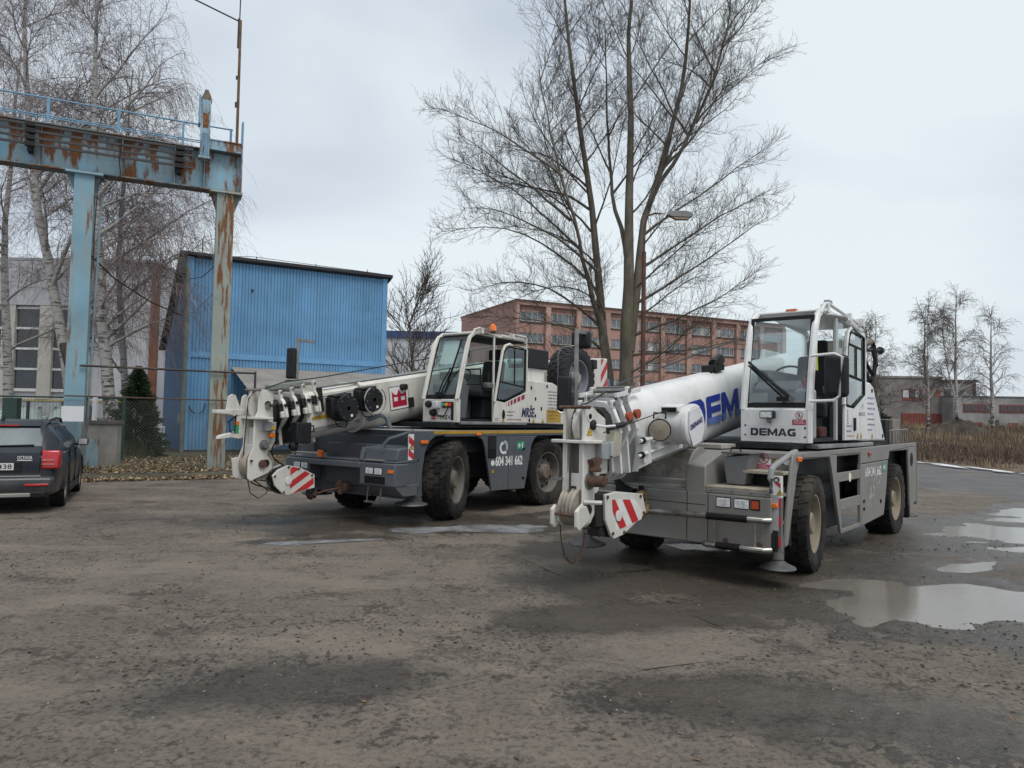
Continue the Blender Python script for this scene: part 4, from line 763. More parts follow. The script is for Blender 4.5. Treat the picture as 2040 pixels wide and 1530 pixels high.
# far birches on the right
fb=[((42.86,75),(.15,.15),12.4,.15,'slender birch in front of the dark concrete wall'),((44.1,77),(-.3,0),13.0,.22,'birch leaning slightly beside the dirt mound'),((45.81,75),(.1,0),14.4,.24,'tallest birch with many upright limbs in front of the low annex'),((50.2,76),(0,0),12.6,.26,'birch standing alone beside the red annex door'),((39.5,78),(-.5,0),11.8,.16,'twin stemmed birch beside the dark conifer'),((35.5,80),(.2,0),11.5,.14,'thin birch mostly hidden behind the crane cab')]
for k,((x,y),(lx,ly),h,r,lab) in enumerate(fb):
    z=float(field_rise(np.array(x),np.array(float(y)))); st=[([(x,y,z-.2),(x+lx*.5,y,z+h*.3),(x+lx,y+.2,z+h*.65),(x+lx*.8,y,z+h)],r)]
    if k==4: st.append(([(x+.1,y,z-.1),(x-.9,y,z+h*.3),(x-1.4,y,z+h*.7),(x-1.5,y,z+h*.92)],.11))
    if k==2: st.append(([(x,y,z+3.2),(x-1.0,y,z+h*.5),(x-1.6,y,z+h*.9)],.09))
    birch('birch_tree',lab,(x,y,z),st,[],1.2,n1=20,n2=9,n3=7,scale=.8,tw=1.5,group='bare birches across the field',l1=(2.0,3.6),bk='birch_bark_far',upr=1.0,k3=4)
def bare(name,label,base,h,n1,wd,m,tw,r=.2,stems=1):
    trunk=TB();crown=TB(); b=np.array(base,float); Ls=[];Ld=[];Ll=[];Lr=[]
    for s in range(stems):
        P=resample([b+(0,0,-.2),b+(random.uniform(-.3,.3),0,h*.35),b+(random.uniform(-.6,.6),.2,h*.7),b+(random.uniform(-.7,.7),0,h*.97)],12); trunk.add(P[None],taper(1,12,r,.02),7)
        for q in range(n1):
            t=.22+.75*(q+random.random())/n1; x=t*11; i=min(int(x),10); p=P[i]*(1-x+i)+P[i+1]*(x-i); a=random.uniform(0,6.28); Ls.append(p);Ld.append((math.cos(a),math.sin(a),random.uniform(.7,1.6)));Ll.append(wd*random.uniform(.6,1.1)*(1.2-t*.8));Lr.append(.3*r*(1.2-t))
    S=np.array(Ls); P1=grow(S,np.array(Ld),np.array(Ll),8,.08,.03); trunk.add(P1,taper(len(S),8,np.array(Lr),.012*tw),4)
    S,T,t=sample(P1,9,.15,1); P2=grow(S,spread(T,.7,.2),rng.uniform(.6,1.8,len(S))*wd/4,5,.1,.05); crown.add(P2,taper(len(S),5,np.full(len(S),.012*tw),.007*tw),3)
    S,T,t=sample(P2,6,.1,1); P3=grow(S,spread(T,.7,.2),rng.uniform(.2,.8,len(S))*wd/4,3,.1,.05); crown.add(P3,taper(len(S),3,np.full(len(S),.008*tw),.006*tw),3)
    return finish_tree(name,label,base,trunk,crown,bark_mat('poplar_bark'),mat('poplar_twig',(.075,.062,.052),.9),None)
bare('bare_tree','round crowned bare tree between blue hall and factory block',(-6.0,45,0),10.4,26,4.2,None,1.5,.2)
# bare undergrowth by the poplar
for (x,y,h,lab) in ((7.6,34,3.6,'brown bare thicket beside the lamp post'),(10.0,36,3.4,'brown bare thicket in front of the factory'),(3.0,35,3.3,'brown bare thicket behind the spare wheel'),(12.8,38,3.2,'brown bare thicket behind the white crane cab')):
    trunk=TB();crown=TB(); N=70; S=np.stack([x+rng.uniform(-1.6,1.6,N),y+rng.uniform(-1,1,N),np.zeros(N)],-1); D=np.stack([rng.normal(0,.3,N),rng.normal(0,.3,N),np.ones(N)],-1); P1=grow(S,D,rng.uniform(.6,1.1,N)*h,6,.09,.0); trunk.add(P1,taper(N,6,np.full(N,.025),.008),4)
    S,T,t=sample(P1,14,.1,1); P2=grow(S,spread(T,.8,.1),rng.uniform(.3,1.1,len(S)),4,.15,.0); crown.add(P2,taper(len(S),4,np.full(len(S),.011),.007),3)
    finish_tree('thicket',lab,(x,y,0),trunk,crown,mat('thicket_stem',(.12,.085,.06),.9),mat('thicket_twig',(.16,.11,.075),.9))
def conifer(label,base,h,w,dens,m1,ls=.1):
    b=np.array(base,float); trunk=TB(); trunk.add(np.array([[b+(0,0,-.1),b+(0,0,h*.5),b+(0,0,h)]]),np.array([[.08*h/4,.05*h/4,.01]]),6)
    N=dens; t=rng.random(N)**1.25; rad=w*(1-t)**.75*(.55+.45*rng.random(N)**.5)*(.85+.3*vnoise(t*9,rng.random(N)*0+3,5)); a=rng.uniform(0,6.28,N); rad*=1+.3*np.sin(a*5+t*30)+.18*np.sin(a*3-t*47)
    S=b+np.stack([np.cos(a)*rad,np.sin(a)*rad,t*h*.97+.1],-1); d=np.stack([np.cos(a),np.sin(a),rng.normal(.35,.45,N)],-1); d/=np.linalg.norm(d,axis=1,keepdims=True)
    e=np.cross(d,rng.normal(0,1,(N,3))); e/=np.linalg.norm(e,axis=1,keepdims=True); L_=ls*rng.uniform(.6,1.5,N)[:,None]
    V=np.stack([S-d*L_*.4,S+e*L_*.22,S+d*L_,S-e*L_*.22],1).reshape(-1,3)-b
    root=thing('conifer',label,'tree',tuple(base)); link('trunk',np_mesh('trunk',np.concatenate(trunk.V)-b,np.concatenate(trunk.F),mat('thicket_stem',(.12,.085,.06),.9)),root)
    link('crown',np_mesh('crown',V,np.arange(N*4).reshape(N,4),[mat('needle_dark',(.022,.04,.02),.9),mat('needle_mid',(.045,.068,.03),.8)],rng.integers(0,2,N),smooth=False),root)
conifer('dark green conifer beside the blue hall gap',(-12.85,25,0),3.15,.85,16000,None,.10)
conifer('dark green spruce in front of the concrete building',(41.2,86,1.3),6.2,2.6,7000,None,.38)
# low scrub at the foot of the conifer
g=blades('scrub',np.stack([rng.uniform(-14.2,-12,900),rng.uniform(23,25,900),np.full(900,.05)],-1),rng.uniform(.2,.9,900),np.full(900,.006),[mat('weed_dark',(.085,.06,.045),.9),mat('grass_green',(.06,.085,.025),.9)],rng.integers(0,2,900),.4); g['label']='dark scrubby stems under the conifer'; g['category']='scrub'
# street lamp
lp=thing('street_lamp','rusty brown street lamp post with flat grey lamp head among the branches','street lamp',(5.03,28,0))
Rm=mat('lamp_rust',(.105,.045,.032),.8,var=.3,vscale=3); part(lp,'pole',MB().tube([(0,0,-.2),(0,0,8.2)],[.1,.085],10),Rm); part(lp,'upper_pole',MB().tube([(0,0,8.15),(.02,0,9.2),(.1,0,9.6),(.4,0,9.72),(.95,0,9.72)],.04,8),Rm)
part(lp,'lamp_head',MB().prism([(.85,9.66),(1.05,9.58),(1.75,9.56),(1.88,9.62),(1.85,9.74),(1.6,9.82),(1.0,9.80)],'y',-.14,.14),mat('lamp_head_grey',(.2,.2,.19),.6,var=.2),bevel=.02); part(lp,'lamp_bowl',MB().prism([(1.08,9.575),(1.2,9.49),(1.7,9.49),(1.78,9.56)],'y',-.11,.11),mat('lamp_bowl',(.32,.25,.17),.4))
an=thing('roof_antenna','thin antenna pole standing above the blue hall roof','antenna',(-13.2,30.5,0)); part(an,'pole',MB().cyl((0,0,6.9),(0,0,9.0),.025,n=5).tube([(0,0,8.8),(.35,0,8.8)],.012,4).tube([(0,0,8.3),(.3,0,8.3)],.012,4),mat('antenna_dark',(.05,.05,.05),.6))
def mound(lab,x,y,w,h,sd):
    h=h*.72
    z=float(field_rise(np.array(x),np.array(y))); n=18; mb=MB(); pts=[]
    for a in range(n):
        for b in range(10):
            q=2*math.pi*a/n; r=w*b/9; hh=h*(1-(b/9)**1.4)+ (random.uniform(-.22,.22)*h if b<8 else -.2); pts.append((r*math.cos(q),r*.7*math.sin(q),hh))
    mb.add(pts,[(a*10+b,a*10+b+1,((a+1)%n)*10+b+1,((a+1)%n)*10+b) for a in range(n) for b in range(9)])
    o=part(None,'dirt_mound',mb,mat('mound_soil',(.06,.05,.04),.95,var=.35,vscale=.9,bump=.8,bscale=5),smooth=0); o.location=(x,y,z); tag(o,lab,'mound')
mound('wide heap of dark rubble at the foot of the birches',43.5,71,3.6,2.1,1); mound('small heap of dark rubble before the annex',49.5,82,2.2,1.5,2)
bagm=thing('hanging_jacket','blue and dark red jacket hanging on the poplar trunk','jacket',(3.95,31.25,2.3)); part(bagm,'cloth',MB().prism([(-.25,0),(.28,0),(.32,.5),(.25,1.05),(.1,1.2),(-.1,1.2),(-.26,1.0),(-.3,.45)],'y',-.06,.3),mat('jacket_blue',(.16,.21,.28),.9,var=.2),bevel=.04); part(bagm,'red_panel',bx(-.12,.14,-.075,-.06,.1,1.05),mat('jacket_red',(.16,.02,.03),.9))
# ================================================================== CRANES: shared pieces
WHT=mat('crane_white',(.62,.60,.55),.42,var=.05,vscale=1.5,dirt=.5,dcol=(.30,.255,.19),dscale=2.6,dthr=.54,streak=.38,coat=.12)
WHD=mat('crane_white_cool',(.66,.66,.65),.38,var=.05,vscale=1.5,dirt=.45,dcol=(.34,.30,.235),dscale=2.7,dthr=.55,streak=.35,coat=.15)
CHW=mat('chipped_white',(.60,.585,.54),.5,var=.06,dirt=.85,dcol=(.12,.06,.035),dscale=13,dthr=.62,streak=.3)
BLK=mat('black_rubber',(.008,.008,.009),.6,var=.3,vscale=8,spec=.25); BLP=mat('black_plastic',(.012,.013,.015),.5,var=.2,vscale=6,dirt=.2,dcol=(.05,.045,.04),dscale=6,spec=.3)
STL=mat('worn_steel',(.30,.29,.27),.35,metal=.9,var=.2,vscale=9,dirt=.5,dcol=(.12,.1,.08),dscale=7); RST=mat('rusty_pin',(.10,.05,.032),.75,var=.4,vscale=12)
GRS=mat('dark_grease',(.012,.011,.010),.55,var=.4,vscale=9); ROPE=mat('wire_rope',(.045,.04,.037),.6,var=.3,vscale=60)
ORG=mat('amber_lens',(.75,.16,.012),.2,var=.1,spec=.7); REDP=mat('stripe_red',(.50,.025,.03),.5,var=.12,dirt=.3,dcol=(.55,.5,.45),dscale=14,dthr=.6); WSTR=mat('stripe_white',(.72,.71,.69),.5,var=.05,dirt=.3,dscale=8)
YEL=mat('warning_yellow',(.70,.42,.02),.5,var=.08); STY=mat('stripe_yellow',(.42,.25,.02),.5,var=.12,dirt=.3); LENS=mat('lamp_lens',(.55,.57,.58),.08,var=.2,vscale=30,spec=.9); CHR=mat('reflector',(.78,.79,.80),.25,metal=.25,var=.15,vscale=25); MIRR=mat('mirror_silver',(.8,.82,.84),.04,metal=1,var=.02)
TXB=mat('text_black',(.02,.021,.024),.5); TXN=mat('text_navy',(.022,.03,.10),.5); TXW=mat('text_white',(.72,.72,.7),.5,var=.06); TXR=mat('text_red',(.35,.05,.05),.5); BLU=mat('boom_blue',(.012,.035,.28),.35,var=.08,coat=.2); BLL=mat('boom_blue_light',(.10,.16,.42),.35,var=.1,dirt=.3,dcol=(.4,.4,.45)); MAG=mat('sign_magenta',(.55,.06,.17),.5); SIGW=mat('sign_white',(.75,.74,.73),.5)
TYR=mat('tyre_rubber',(.014,.0135,.013),.85,var=.25,vscale=4,dirt=.7,dcol=(.095,.081,.066),dscale=2.4,dthr=.45,bump=.25,bscale=40,spec=.25)
GLS=glass('cab_glass',(.66,.78,.76),.03); GLC=glass('cab_glass_clear',(.80,.86,.86),.02)
SEAT=mat('seat_fabric',(.02,.021,.024),.9,var=.2); DASH=mat('grey_dash',(.11,.115,.12),.6,var=.1)
def wheel_meshes(tag_,R,w,rimcol,hubcol,lug=26):
    rr=R*.585
    t=MB(); h=w/2
    prof=[(rr*.96,h*.72),(rr,h*.84),(rr*1.07,h*.93),(R*.80,h),(R*.90,h*.985),(R*.945,h*.93),(R*.968,h*.80),(R*.972,h*.4),(R*.972,-h*.4),(R*.968,-h*.8),(R*.945,-h*.93),(R*.9,-h*.985),(R*.8,-h),(rr*1.07,-h*.93),(rr,-h*.84),(rr*.96,-h*.72)]
    t.lathe(prof,(0,0,0),'y',52)
    for k in range(lug):
        for row,(y0,y1,of) in enumerate(((.50,.97,0),(.03,.46,.5),(-.46,-.03,0),(-.97,-.50,.5))):
            a=2*math.pi*(k+of)/lug; hw=math.pi/lug*.72; pts=[]
            for rad in (R*.955 if abs(row-1.5)<1 else R*.93,R):
                for (aa,yy) in ((-hw,y0),(hw,y0),(hw*.8,y1),(-hw*.8,y1)):
                    q=a+aa+(.05 if row in (0,3) else 0)*(1 if yy==y1 else 0); ro=rad-(.03*R if (abs(yy)>.9 and rad==R) else 0)
                    pts.append((ro*math.cos(q),yy*h,ro*math.sin(q)))
            t.hexa(pts)
    r=MB(); 
    pr=[(rr*1.02,h*.80),(rr*1.05,h*.88),(rr*.97,h*.86),(rr*.93,h*.66),(rr*.90,h*.30),(rr*.84,h*.22),(rr*.60,h*.34),(rr*.50,h*.36),(rr*.46,h*.36),(rr*.44,h*.42),(rr*.36,h*.72),(rr*.30,h*.78),(0.001,h*.78)]
    r.lathe(pr,(0,0,0),'y',40); r.lathe([(rr*.97,-h*.8),(rr*.9,h*.2)],(0,0,0),'y',24)
    r.mi=2
    for k in range(10):
        a=2*math.pi*k/10; c=(rr*.72*math.cos(a),h*.285,rr*.72*math.sin(a)); r.lathe([(rr*.085,h*.035),(.001,h*.035)],c,'y',10)
    r.mi=1
    for k in range(10):
        a=2*math.pi*(k+.5)/10; c=(rr*.50*math.cos(a),0,rr*.50*math.sin(a)); r.cyl((c[0],h*.34,c[2]),(c[0],h*.46,c[2]),rr*.045,n=6)
    r.lathe([(rr*.30,h*.785),(.001,h*.785)],(0,0,0),'y',20)
    return t.mesh('tyre',TYR,40),r.mesh('rim',[rimcol,hubcol,BLK],40)
def put_wheel(root,meshes,x,y,z,side,steer=0,lean=(0,0,0)):
    wl_=link('wheel',meshes[1],root,(x,y,z),(0,random.uniform(0,3),(0 if side>0 else math.pi)+steer)); link('tyre',meshes[0],wl_); return wl_
def FB(A,ang):
    c,s=math.cos(ang),math.sin(ang); return Matrix(((c,0,s,A[0]),(0,1,0,A[1]),(-s,0,c,A[2]),(0,0,0,1)))
def boom_section(M,x0,x1,hw,zt,zb,kind,yc=0,n=10):
    # profile in (y,z)
    P=[]
    if kind=='flat': # flat top, straight sides, round belly
        rb=hw; zc=zb+rb*.95; P=[(-hw+.05,zt),(hw-.05,zt),(hw,zt-.05)]; 
        P+=[(rb*math.cos(-math.pi*k/(2*n)),zc+rb*.95*math.sin(-math.pi*k/(2*n))) for k in range(0,2*n+1)]+[(-hw,zt-.05)]
    else:
        zc=(zt+zb)/2; hh=(zt-zb)/2
        for k in range(4*n):
            a=2*math.pi*k/(4*n); c,s=math.cos(a),math.sin(a); e=2/2.7; P.append((hw*math.copysign(abs(c)**e,c),zc+hh*math.copysign(abs(s)**e,s)))
    mb=MB(); mb.M=M; mb.prism([(yc+y,z) for y,z in P],'x',x0,x1); return mb
def MBM(M):
    m=MB(); m.M=M; return m
def collar(M,x,th,poly,hole=None,yc=0):
    mb=MB(); mb.M=M; pts=[(yc+y,z) for y,z in poly]+[(yc-y,z) for y,z in reversed(poly)]
    mb.prism(pts,'x',x-th/2,x+th/2); return mb
def tri_sign(parent,o,r,u,s,yel=None):
    a=polyset(parent,'warning_sticker',[[(0,0),(s,0),(s/2,s*.87)]],o,r,u,TXB,ext=.003); polyset(a,'sticker_face',[[(s*.1,s*.055),(s*.9,s*.055),(s/2,s*.75)]],o,r,u,yel or YEL,ext=.0045); polyset(a,'sticker_symbol',[seg(s*.35,s*.18,s*.6,s*.45,s*.08),seg(s*.6,s*.2,s*.42,s*.4,s*.06)],o,r,u,TXB,ext=.006); return a
def noentry(parent,o,r,u,s,ext=.004):
    a=polyset(parent,'prohibition_sticker',ringpolys(s/2,s/2,s*.42,s*.5,28)+[seg(s*.17,s*.83,s*.83,s*.17,s*.07)],o,r,u,TXR,ext=ext); polyset(a,'walking_figure',[circ(s*.5,s*.74,s*.06,10),seg(s*.5,s*.68,s*.46,s*.45,s*.09),seg(s*.46,s*.47,s*.34,s*.2,s*.06),seg(s*.46,s*.47,s*.62,s*.22,s*.06),seg(s*.49,s*.64,s*.3,s*.52,s*.05),seg(s*.49,s*.64,s*.66,s*.5,s*.05)],o,r,u,TXB,ext=ext-.001); return a
def stripes(parent,name,poly,o,r,u,ang,wd,off,ext=.003):
    # red bands clipped to a convex polygon (2d), slanted
    d=(math.cos(ang),math.sin(ang)); nrm=(-d[1],d[0]); out=[]
    def clip(P,n,c,sgn):
        R=[]
        for i in range(len(P)):
            a,b=P[i],P[(i+1)%len(P)]; fa=sgn*(a[0]*n[0]+a[1]*n[1]-c); fb=sgn*(b[0]*n[0]+b[1]*n[1]-c)
            if fa>=0: R.append(a)
            if fa*fb<0: t=fa/(fa-fb); R.append((a[0]+(b[0]-a[0])*t,a[1]+(b[1]-a[1])*t))
        return R
    vals=[p[0]*nrm[0]+p[1]*nrm[1] for p in poly]; c=min(vals)+off-2*wd
    while c<max(vals):
        Q=clip(poly,nrm,c,1); Q=clip(Q,nrm,c+wd,-1) if len(Q)>2 else []
        if len(Q)>2: out.append(Q)
        c+=2*wd
    if out: return polyset(parent,name,out,o,r,u,REDP,ext=ext)
def hook_block(root,y0,y1,poly,spoly,sang,swd,soff,hookpts,M2=None):
    # two striped cheek plates with sheaves between
    hb=part(root,'hook_block',MB().prism([(x*.96+sum(p[0] for p in poly)/len(poly)*.04,z*.96+sum(p[1] for p in poly)/len(poly)*.04) for x,z in poly],'y',y0+.035,y1-.035),GRS)
    for (a,b) in ((y0,y0+.03),(y1-.03,y1)): part(hb,'cheek_plate',MB().prism(poly,'y',a,b),CHW,bevel=.006)
    f=stripes(hb,'warning_stripes',[(-x,z) for x,z in spoly][::-1],(0,y1+.001,0),(-1,0,0),(0,0,1),sang,swd,soff)
    bo=MB()
    for x,z in poly[::2]+[poly[3]]:
        cx=sum(p[0] for p in poly)/len(poly); cz=sum(p[1] for p in poly)/len(poly); X=x*.88+cx*.12; Z=z*.88+cz*.12; bo.cyl((X,y1,Z),(X,y1+.012,Z),.018,n=6)
    part(hb,'bolt',bo,RST); part(hb,'pin',MB().lathe([(.055,.0),(.055,.012),(.035,.014),(.001,.014)],(sum(p[0] for p in poly)/len(poly)+.06,y1,sum(p[1] for p in poly)/len(poly)),'y',18),WHD)
    return hb
def lamp_round(parent,c,ax,r,face,rim):
    l=part(parent,'work_lamp',MB().lathe([(.001,-.09),(r*.6,-.08),(r*.95,-.02),(r,.02),(r*.96,.03),(r*.9,.028)],(0,0,0),'y',24),rim); part(l,'lens',MB().lathe([(r*.91,.026),(r*.5,.04),(.001,.045)],(0,0,0),'y',24),face); l.location=c; l.rotation_euler=ax; return l
def jack(root,x,y,zt,zp=.2,k=1):
    j=part(root,'outrigger_jack',MB().cyl((x,y,zp+.1),(x,y,zt),.06,n=14),STL); part(j,'jack_pad',MB().lathe([(.25*k,0),(.262*k,.010),(.25*k,.026),(.15*k,.055),(.075*k,.09),(.055,.13)],(x,y,zp),'z',28,True),mat('pad_steel',(.10,.10,.105),.5,metal=.3,var=.25,vscale=7,dirt=.5,dscale=6),bevel=0); return j
def headlamp(parent,x,y0,y1,z0,z1,bez=BLK):
    a=part(parent,'headlight',bx(x-.05,x+.004,y0-.012,y1+.012,z0-.012,z1+.012),bez,bevel=.008); part(a,'reflector',bx(x+.004,x+.010,y0,y1,z0,z1),CHR); part(a,'lens_ring',bx(x+.0105,x+.013,y0+(y1-y0)*.25,y1-(y1-y0)*.25,z0+.012,z1-.012),LENS); return a
def amber(parent,x0,x1,y0,y1,z0,z1): return part(parent,'marker_light',bx(x0,x1,y0,y1,z0,z1),ORG,bevel=.008)
def text_lines(parent,lines,o,r,u,h,gap,m,wds):
    O=Vector(o); U=Vector(u)
    for k,s in enumerate(lines): text(parent,'lettering',s,O-U*gap*k,r,u,h,m,width=wds[k] if isinstance(wds,(list,tuple)) else wds,bold=.012,ext=.003)
def mirror_pole(root,x,y,z0,z1,arm):
    m=part(root,'mirror_pole',MB().tube([(x,y,z0),(x,y,z1)],.028,10),STL); part(m,'mirror_arm',bx(x-.34,x-.02,y-.02,y+.02,z1-.045,z1),STL) if arm else None
    return m
def mirror_head(root,c,w,h,d,rz=0,name='mirror'):
    o=part(root,name,bx(-d/2,d/2,-w/2,w/2,-h/2,h/2),BLP,bevel=min(d,w)*.35,seg=4); o.location=c; o.rotation_euler=(0,0,rz); g=part(o,'mirror_glass',bx(-d/2-.004,-d/2-.001,-w/2+.03,w/2-.03,-h/2+.03,h/2-.03),MIRR); return o
def squeeze(o,y0,k):
    for v in o.data.vertices:
        if v.co.y<y0: v.co.y=y0+(v.co.y-y0)*k
    for c in o.children: squeeze(c,y0,k)
LINES=['jeřábové práce v ČR','práce plošinou','nakládka dřeva a řeziva','prodej a doprava','stavební technika','autojeřábové práce','zemní práce']
def interior(root,x0,x1,y0,y1,z):
    # seat, console, joysticks, steering wheel
    xm=(x0+x1)/2-.12; ym=(y0+y1)/2-.02
    s=part(root,'seat',bx(xm-.25,xm+.27,ym-.25,ym+.25,z+.42,z+.56).box(xm-.2,xm+.1,ym-.15,ym+.15,z+.04,z+.42),SEAT,bevel=.05,seg=3); part(s,'backrest',MB().prism([(xm-.22,z+.52),(xm-.34,z+1.12),(xm-.44,z+1.10),(xm-.36,z+.5)],'y',ym-.24,ym+.24),SEAT,bevel=.05,seg=3); part(s,'headrest',bx(xm-.46,xm-.36,ym-.13,ym+.13,z+1.12,z+1.32),SEAT,bevel=.03)
    for sy in (-1,1): part(s,'armrest',bx(xm-.2,xm+.28,ym+sy*.33-.06,ym+sy*.33+.06,z+.58,z+.68),DASH,bevel=.02); part(s,'joystick',MB().cyl((xm+.2,ym+sy*.33,z+.66),(xm+.22,ym+sy*.33,z+.86),.018,.026,8),BLP)
    d=part(root,'dashboard',MB().prism([(x1-.12,z+.05),(x1-.12,z+.62),(x1-.32,z+.72),(x1-.45,z+.62),(x1-.38,z+.05)],'y',y0+.06,y1-.16),DASH,bevel=.02); st=MB(); c=Vector((x1-.52,ym,z+.78))
    st.tube([(c.x+.16*math.cos(a)*.45,c.y+.19*math.sin(a),c.z-.16*math.cos(a)*.8) for a in [k*2*math.pi/20 for k in range(21)]],.014,6); st.cyl(c,(x1-.36,ym,z+.5),.025,n=8); part(d,'steering_wheel',st,BLP)
    part(root,'side_console',bx(xm-.3,x1-.3,y0+.04,y0+.2,z+.05,z+.85),DASH,bevel=.02); part(root,'cab_floor',bx(x0+.03,x1-.03,y0+.03,y1-.03,z,z+.045),BLP)
# ================================================================== TEREX-liveried crane (grey carrier)
def grey_crane():
    f=Vector((-.59792,-.80155)); rz=math.atan2(f.y,f.x)
    root=thing('mobile_crane','white and dark grey mobile crane with black cable reels and spare wheel','crane',(-1.8989,12.605,0),rz)
    GR=mat('carrier_grey',(.075,.087,.105),.45,var=.08,vscale=1.5,dirt=.35,dcol=(.15,.14,.125),dscale=2.2,dthr=.52,mud=(.35,1.15,.5),coat=.1); GD=mat('carrier_dark',(.028,.032,.042),.5,var=.15,dirt=.3); TOP=mat('deck_grey',(.22,.22,.215),.7,var=.12,dirt=.6,dcol=(.13,.12,.105),dscale=2.5)
    W=WHT; Y=1.28
    # ---- chassis
    part(root,'chassis_frame',bx(-5.5,1.2,-.48,.48,.55,1.2).box(-5.4,.9,-1.05,1.05,1.05,1.34),GD,bevel=.01)
    deck=part(root,'deck',bx(-5.5,.86,-1.27,1.27,1.35,1.435),TOP,bevel=.012); part(deck,'deck_joint',bx(.1,.115,-1.2,1.2,1.4355,1.437),BLK)
    for s in (1,-1):
        a,b=(Y-.04,Y) if s>0 else (-Y,-Y+.04)
        part(root,'front_fender',MB().prism([(1.10,1.43),(.30,1.43),(.30,1.36),(.52,1.34),(.66,1.25),(.74,1.10),(.83,.575),(.93,.573),(.93,1.0),(1.10,1.0)],'y',a,b),GR,bevel=.01)
        for (x0,x1) in ((.3,-.5),(-.5,-2.2),(-2.2,-3.4),(-3.4,-5.5)): part(root,'side_rail',bx(x1,x0-.004,a,b,1.335,1.43),GR,bevel=.006)
        mp=part(root,'side_panel',MB().prism([(-.50,1.33),(-.66,1.28),(-.73,1.15),(-.93,.392),(-1.395,.385),(-1.395,1.33)],'y',a,b),GR,bevel=.008); mq=part(root,'side_panel',MB().prism([(-1.405,1.33),(-1.405,.385),(-1.90,.373),(-2.10,1.15),(-2.2,1.29),(-2.3,1.33)],'y',a,b),GR,bevel=.008)
        if s>0: pan=mq; pan1=mp
        part(root,'rear_panel',MB().prism([(-3.15,1.33),(-3.35,1.1),(-3.45,.6),(-3.7,.6),(-3.75,1.1),(-3.85,1.33)],'y',a,b),GR); part(root,'tail_panel',MB().prism([(-5.0,1.33),(-5.15,.7),(-5.5,.7),(-5.5,1.33)],'y',a,b),GR)
        part(root,'yellow_stripe',bx(-5.4,.56,*((b,b+.004) if s>0 else (a-.004,a)),1.378,1.428),STY)
        for x in (0,-2.7,-4.35): part(root,'wheel_arch_liner',bx(x-.7,x+.7,s*.62-.02,s*.62+.02,.7,1.34),BLK)
    part(root,'axle',MB().cyl((0,-1,.62),(0,1,.62),.1,n=10).cyl((-2.7,-1,.62),(-2.7,1,.62),.1,n=10).cyl((-4.35,-1,.62),(-4.35,1,.62),.1,n=10).box(-5,.6,-.4,.4,.5,.8),GRS)
    # details on the left flank
    part(root,'side_vent',bx(-1.03,-.80,Y,Y+.012,.96,1.33),BLK,bevel=.01); part(root,'vent_flap',bx(-1.0,-.83,Y+.012,Y+.02,1.10,1.30),BLP,bevel=.005)
    amber(root,.70,.86,Y,Y+.03,1.23,1.28); amber(root,-.60,-.48,Y,Y+.03,1.345,1.385)
    text(pan,'phone_number','604 341 662',(-1.02,Y,.82),(-1,0,0),(0,0,1),.155,TXW,width=.80,bold=.035)
    q=.28; o=(-1.14,Y,1.0); ph=polyset(pan1,'phone_symbol',ringpolys(.11,.13,.07,.115,14,math.radians(120),math.radians(290))+ringpolys(.13,.15,.085,.10,12,math.radians(-50),math.radians(100))+ringpolys(.13,.15,.055,.068,12,math.radians(-40),math.radians(100))+[circ(.075,.205,.03,10),circ(.155,.045,.03,10)],o,(-1,0,0),(0,0,1),TXW,ext=.003)
    ga=polyset(pan,'first_aid_sticker',[[(0,0),(.24,0),(.24,.14),(0,.14)]],(-1.64,Y,1.09),(-1,0,0),(0,0,1),mat('sticker_green',(.02,.26,.16),.5),ext=.003); polyset(ga,'sticker_mark',[seg(.03,.07,.11,.07,.03),seg(.07,.03,.07,.11,.03),seg(.165,.02,.165,.12,.03)],(-1.64,Y,1.09),(-1,0,0),(0,0,1),TXW,ext=.005)
    polyset(pan1,'round_sticker',[circ(0,0,.05,20)],(-.945,Y,.87),(-1,0,0),(0,0,1),SIGW,ext=.003); tri_sign(pan1,(-.90,Y,.70),(-1,0,0),(0,0,1),.1)
    for z in (.55,1.08): part(pan,'latch',bx(-1.88,-1.82,Y,Y+.012,z,z+.04),BLK)
    # ---- front body
    bump=MB(); bump.box(1.12,1.40,.54,1.30,.60,.94).box(1.12,1.40,-1.30,-.68,.60,.94).box(1.12,1.40,-.68,.54,.84,.94).box(1.10,1.16,-.68,.54,.40,.84).box(.7,1.12,-1.2,1.2,.40,.94)
    bp=part(root,'front_bumper',bump,GR,bevel=.02,seg=3); part(bp,'bumper_skirt',MB().prism([(1.38,.60),(1.38,.62),(.9,.62),(.9,.45),(1.2,.45)],'y',.54,1.29),GR,bevel=.01)
    part(bp,'recess_back',bx(1.16,1.17,-.66,.52,.42,.83),GD)
    for (y0,sg) in ((.69,1),(-1.05,-1)):
        headlamp(bp,1.40,y0,y0+.15,.775,.865); headlamp(bp,1.40,y0+.19,y0+.34,.775,.865)
    part(bp,'bumper_vent',bx(1.395,1.404,.66,1.10,.63,.74),BLK); amber(bp,1.40,1.412,1.16,1.28,.80,.85)
    part(bp,'step_bracket',MB().tube([(1.37,.72,.58),(1.38,.70,.36),(1.38,.98,.36),(1.37,1.0,.58)],.014,6).box(1.34,1.42,.68,1.0,.345,.365),STL)
    part(bp,'tow_coupling',bx(1.16,1.30,-.12,.12,.46,.58).cyl((1.3,0,.40),(1.3,0,.62),.04,n=10),RST)
    # platform above bumper
    part(root,'front_platform',MB().prism([(1.36,.945),(1.36,.97),(1.0,1.0),(.86,1.02),(.86,.945)],'y',-1.28,1.28),GR,bevel=.01)
    part(root,'bulkhead',bx(.80,.86,-1.25,1.25,.95,1.43),GD,bevel=.01)
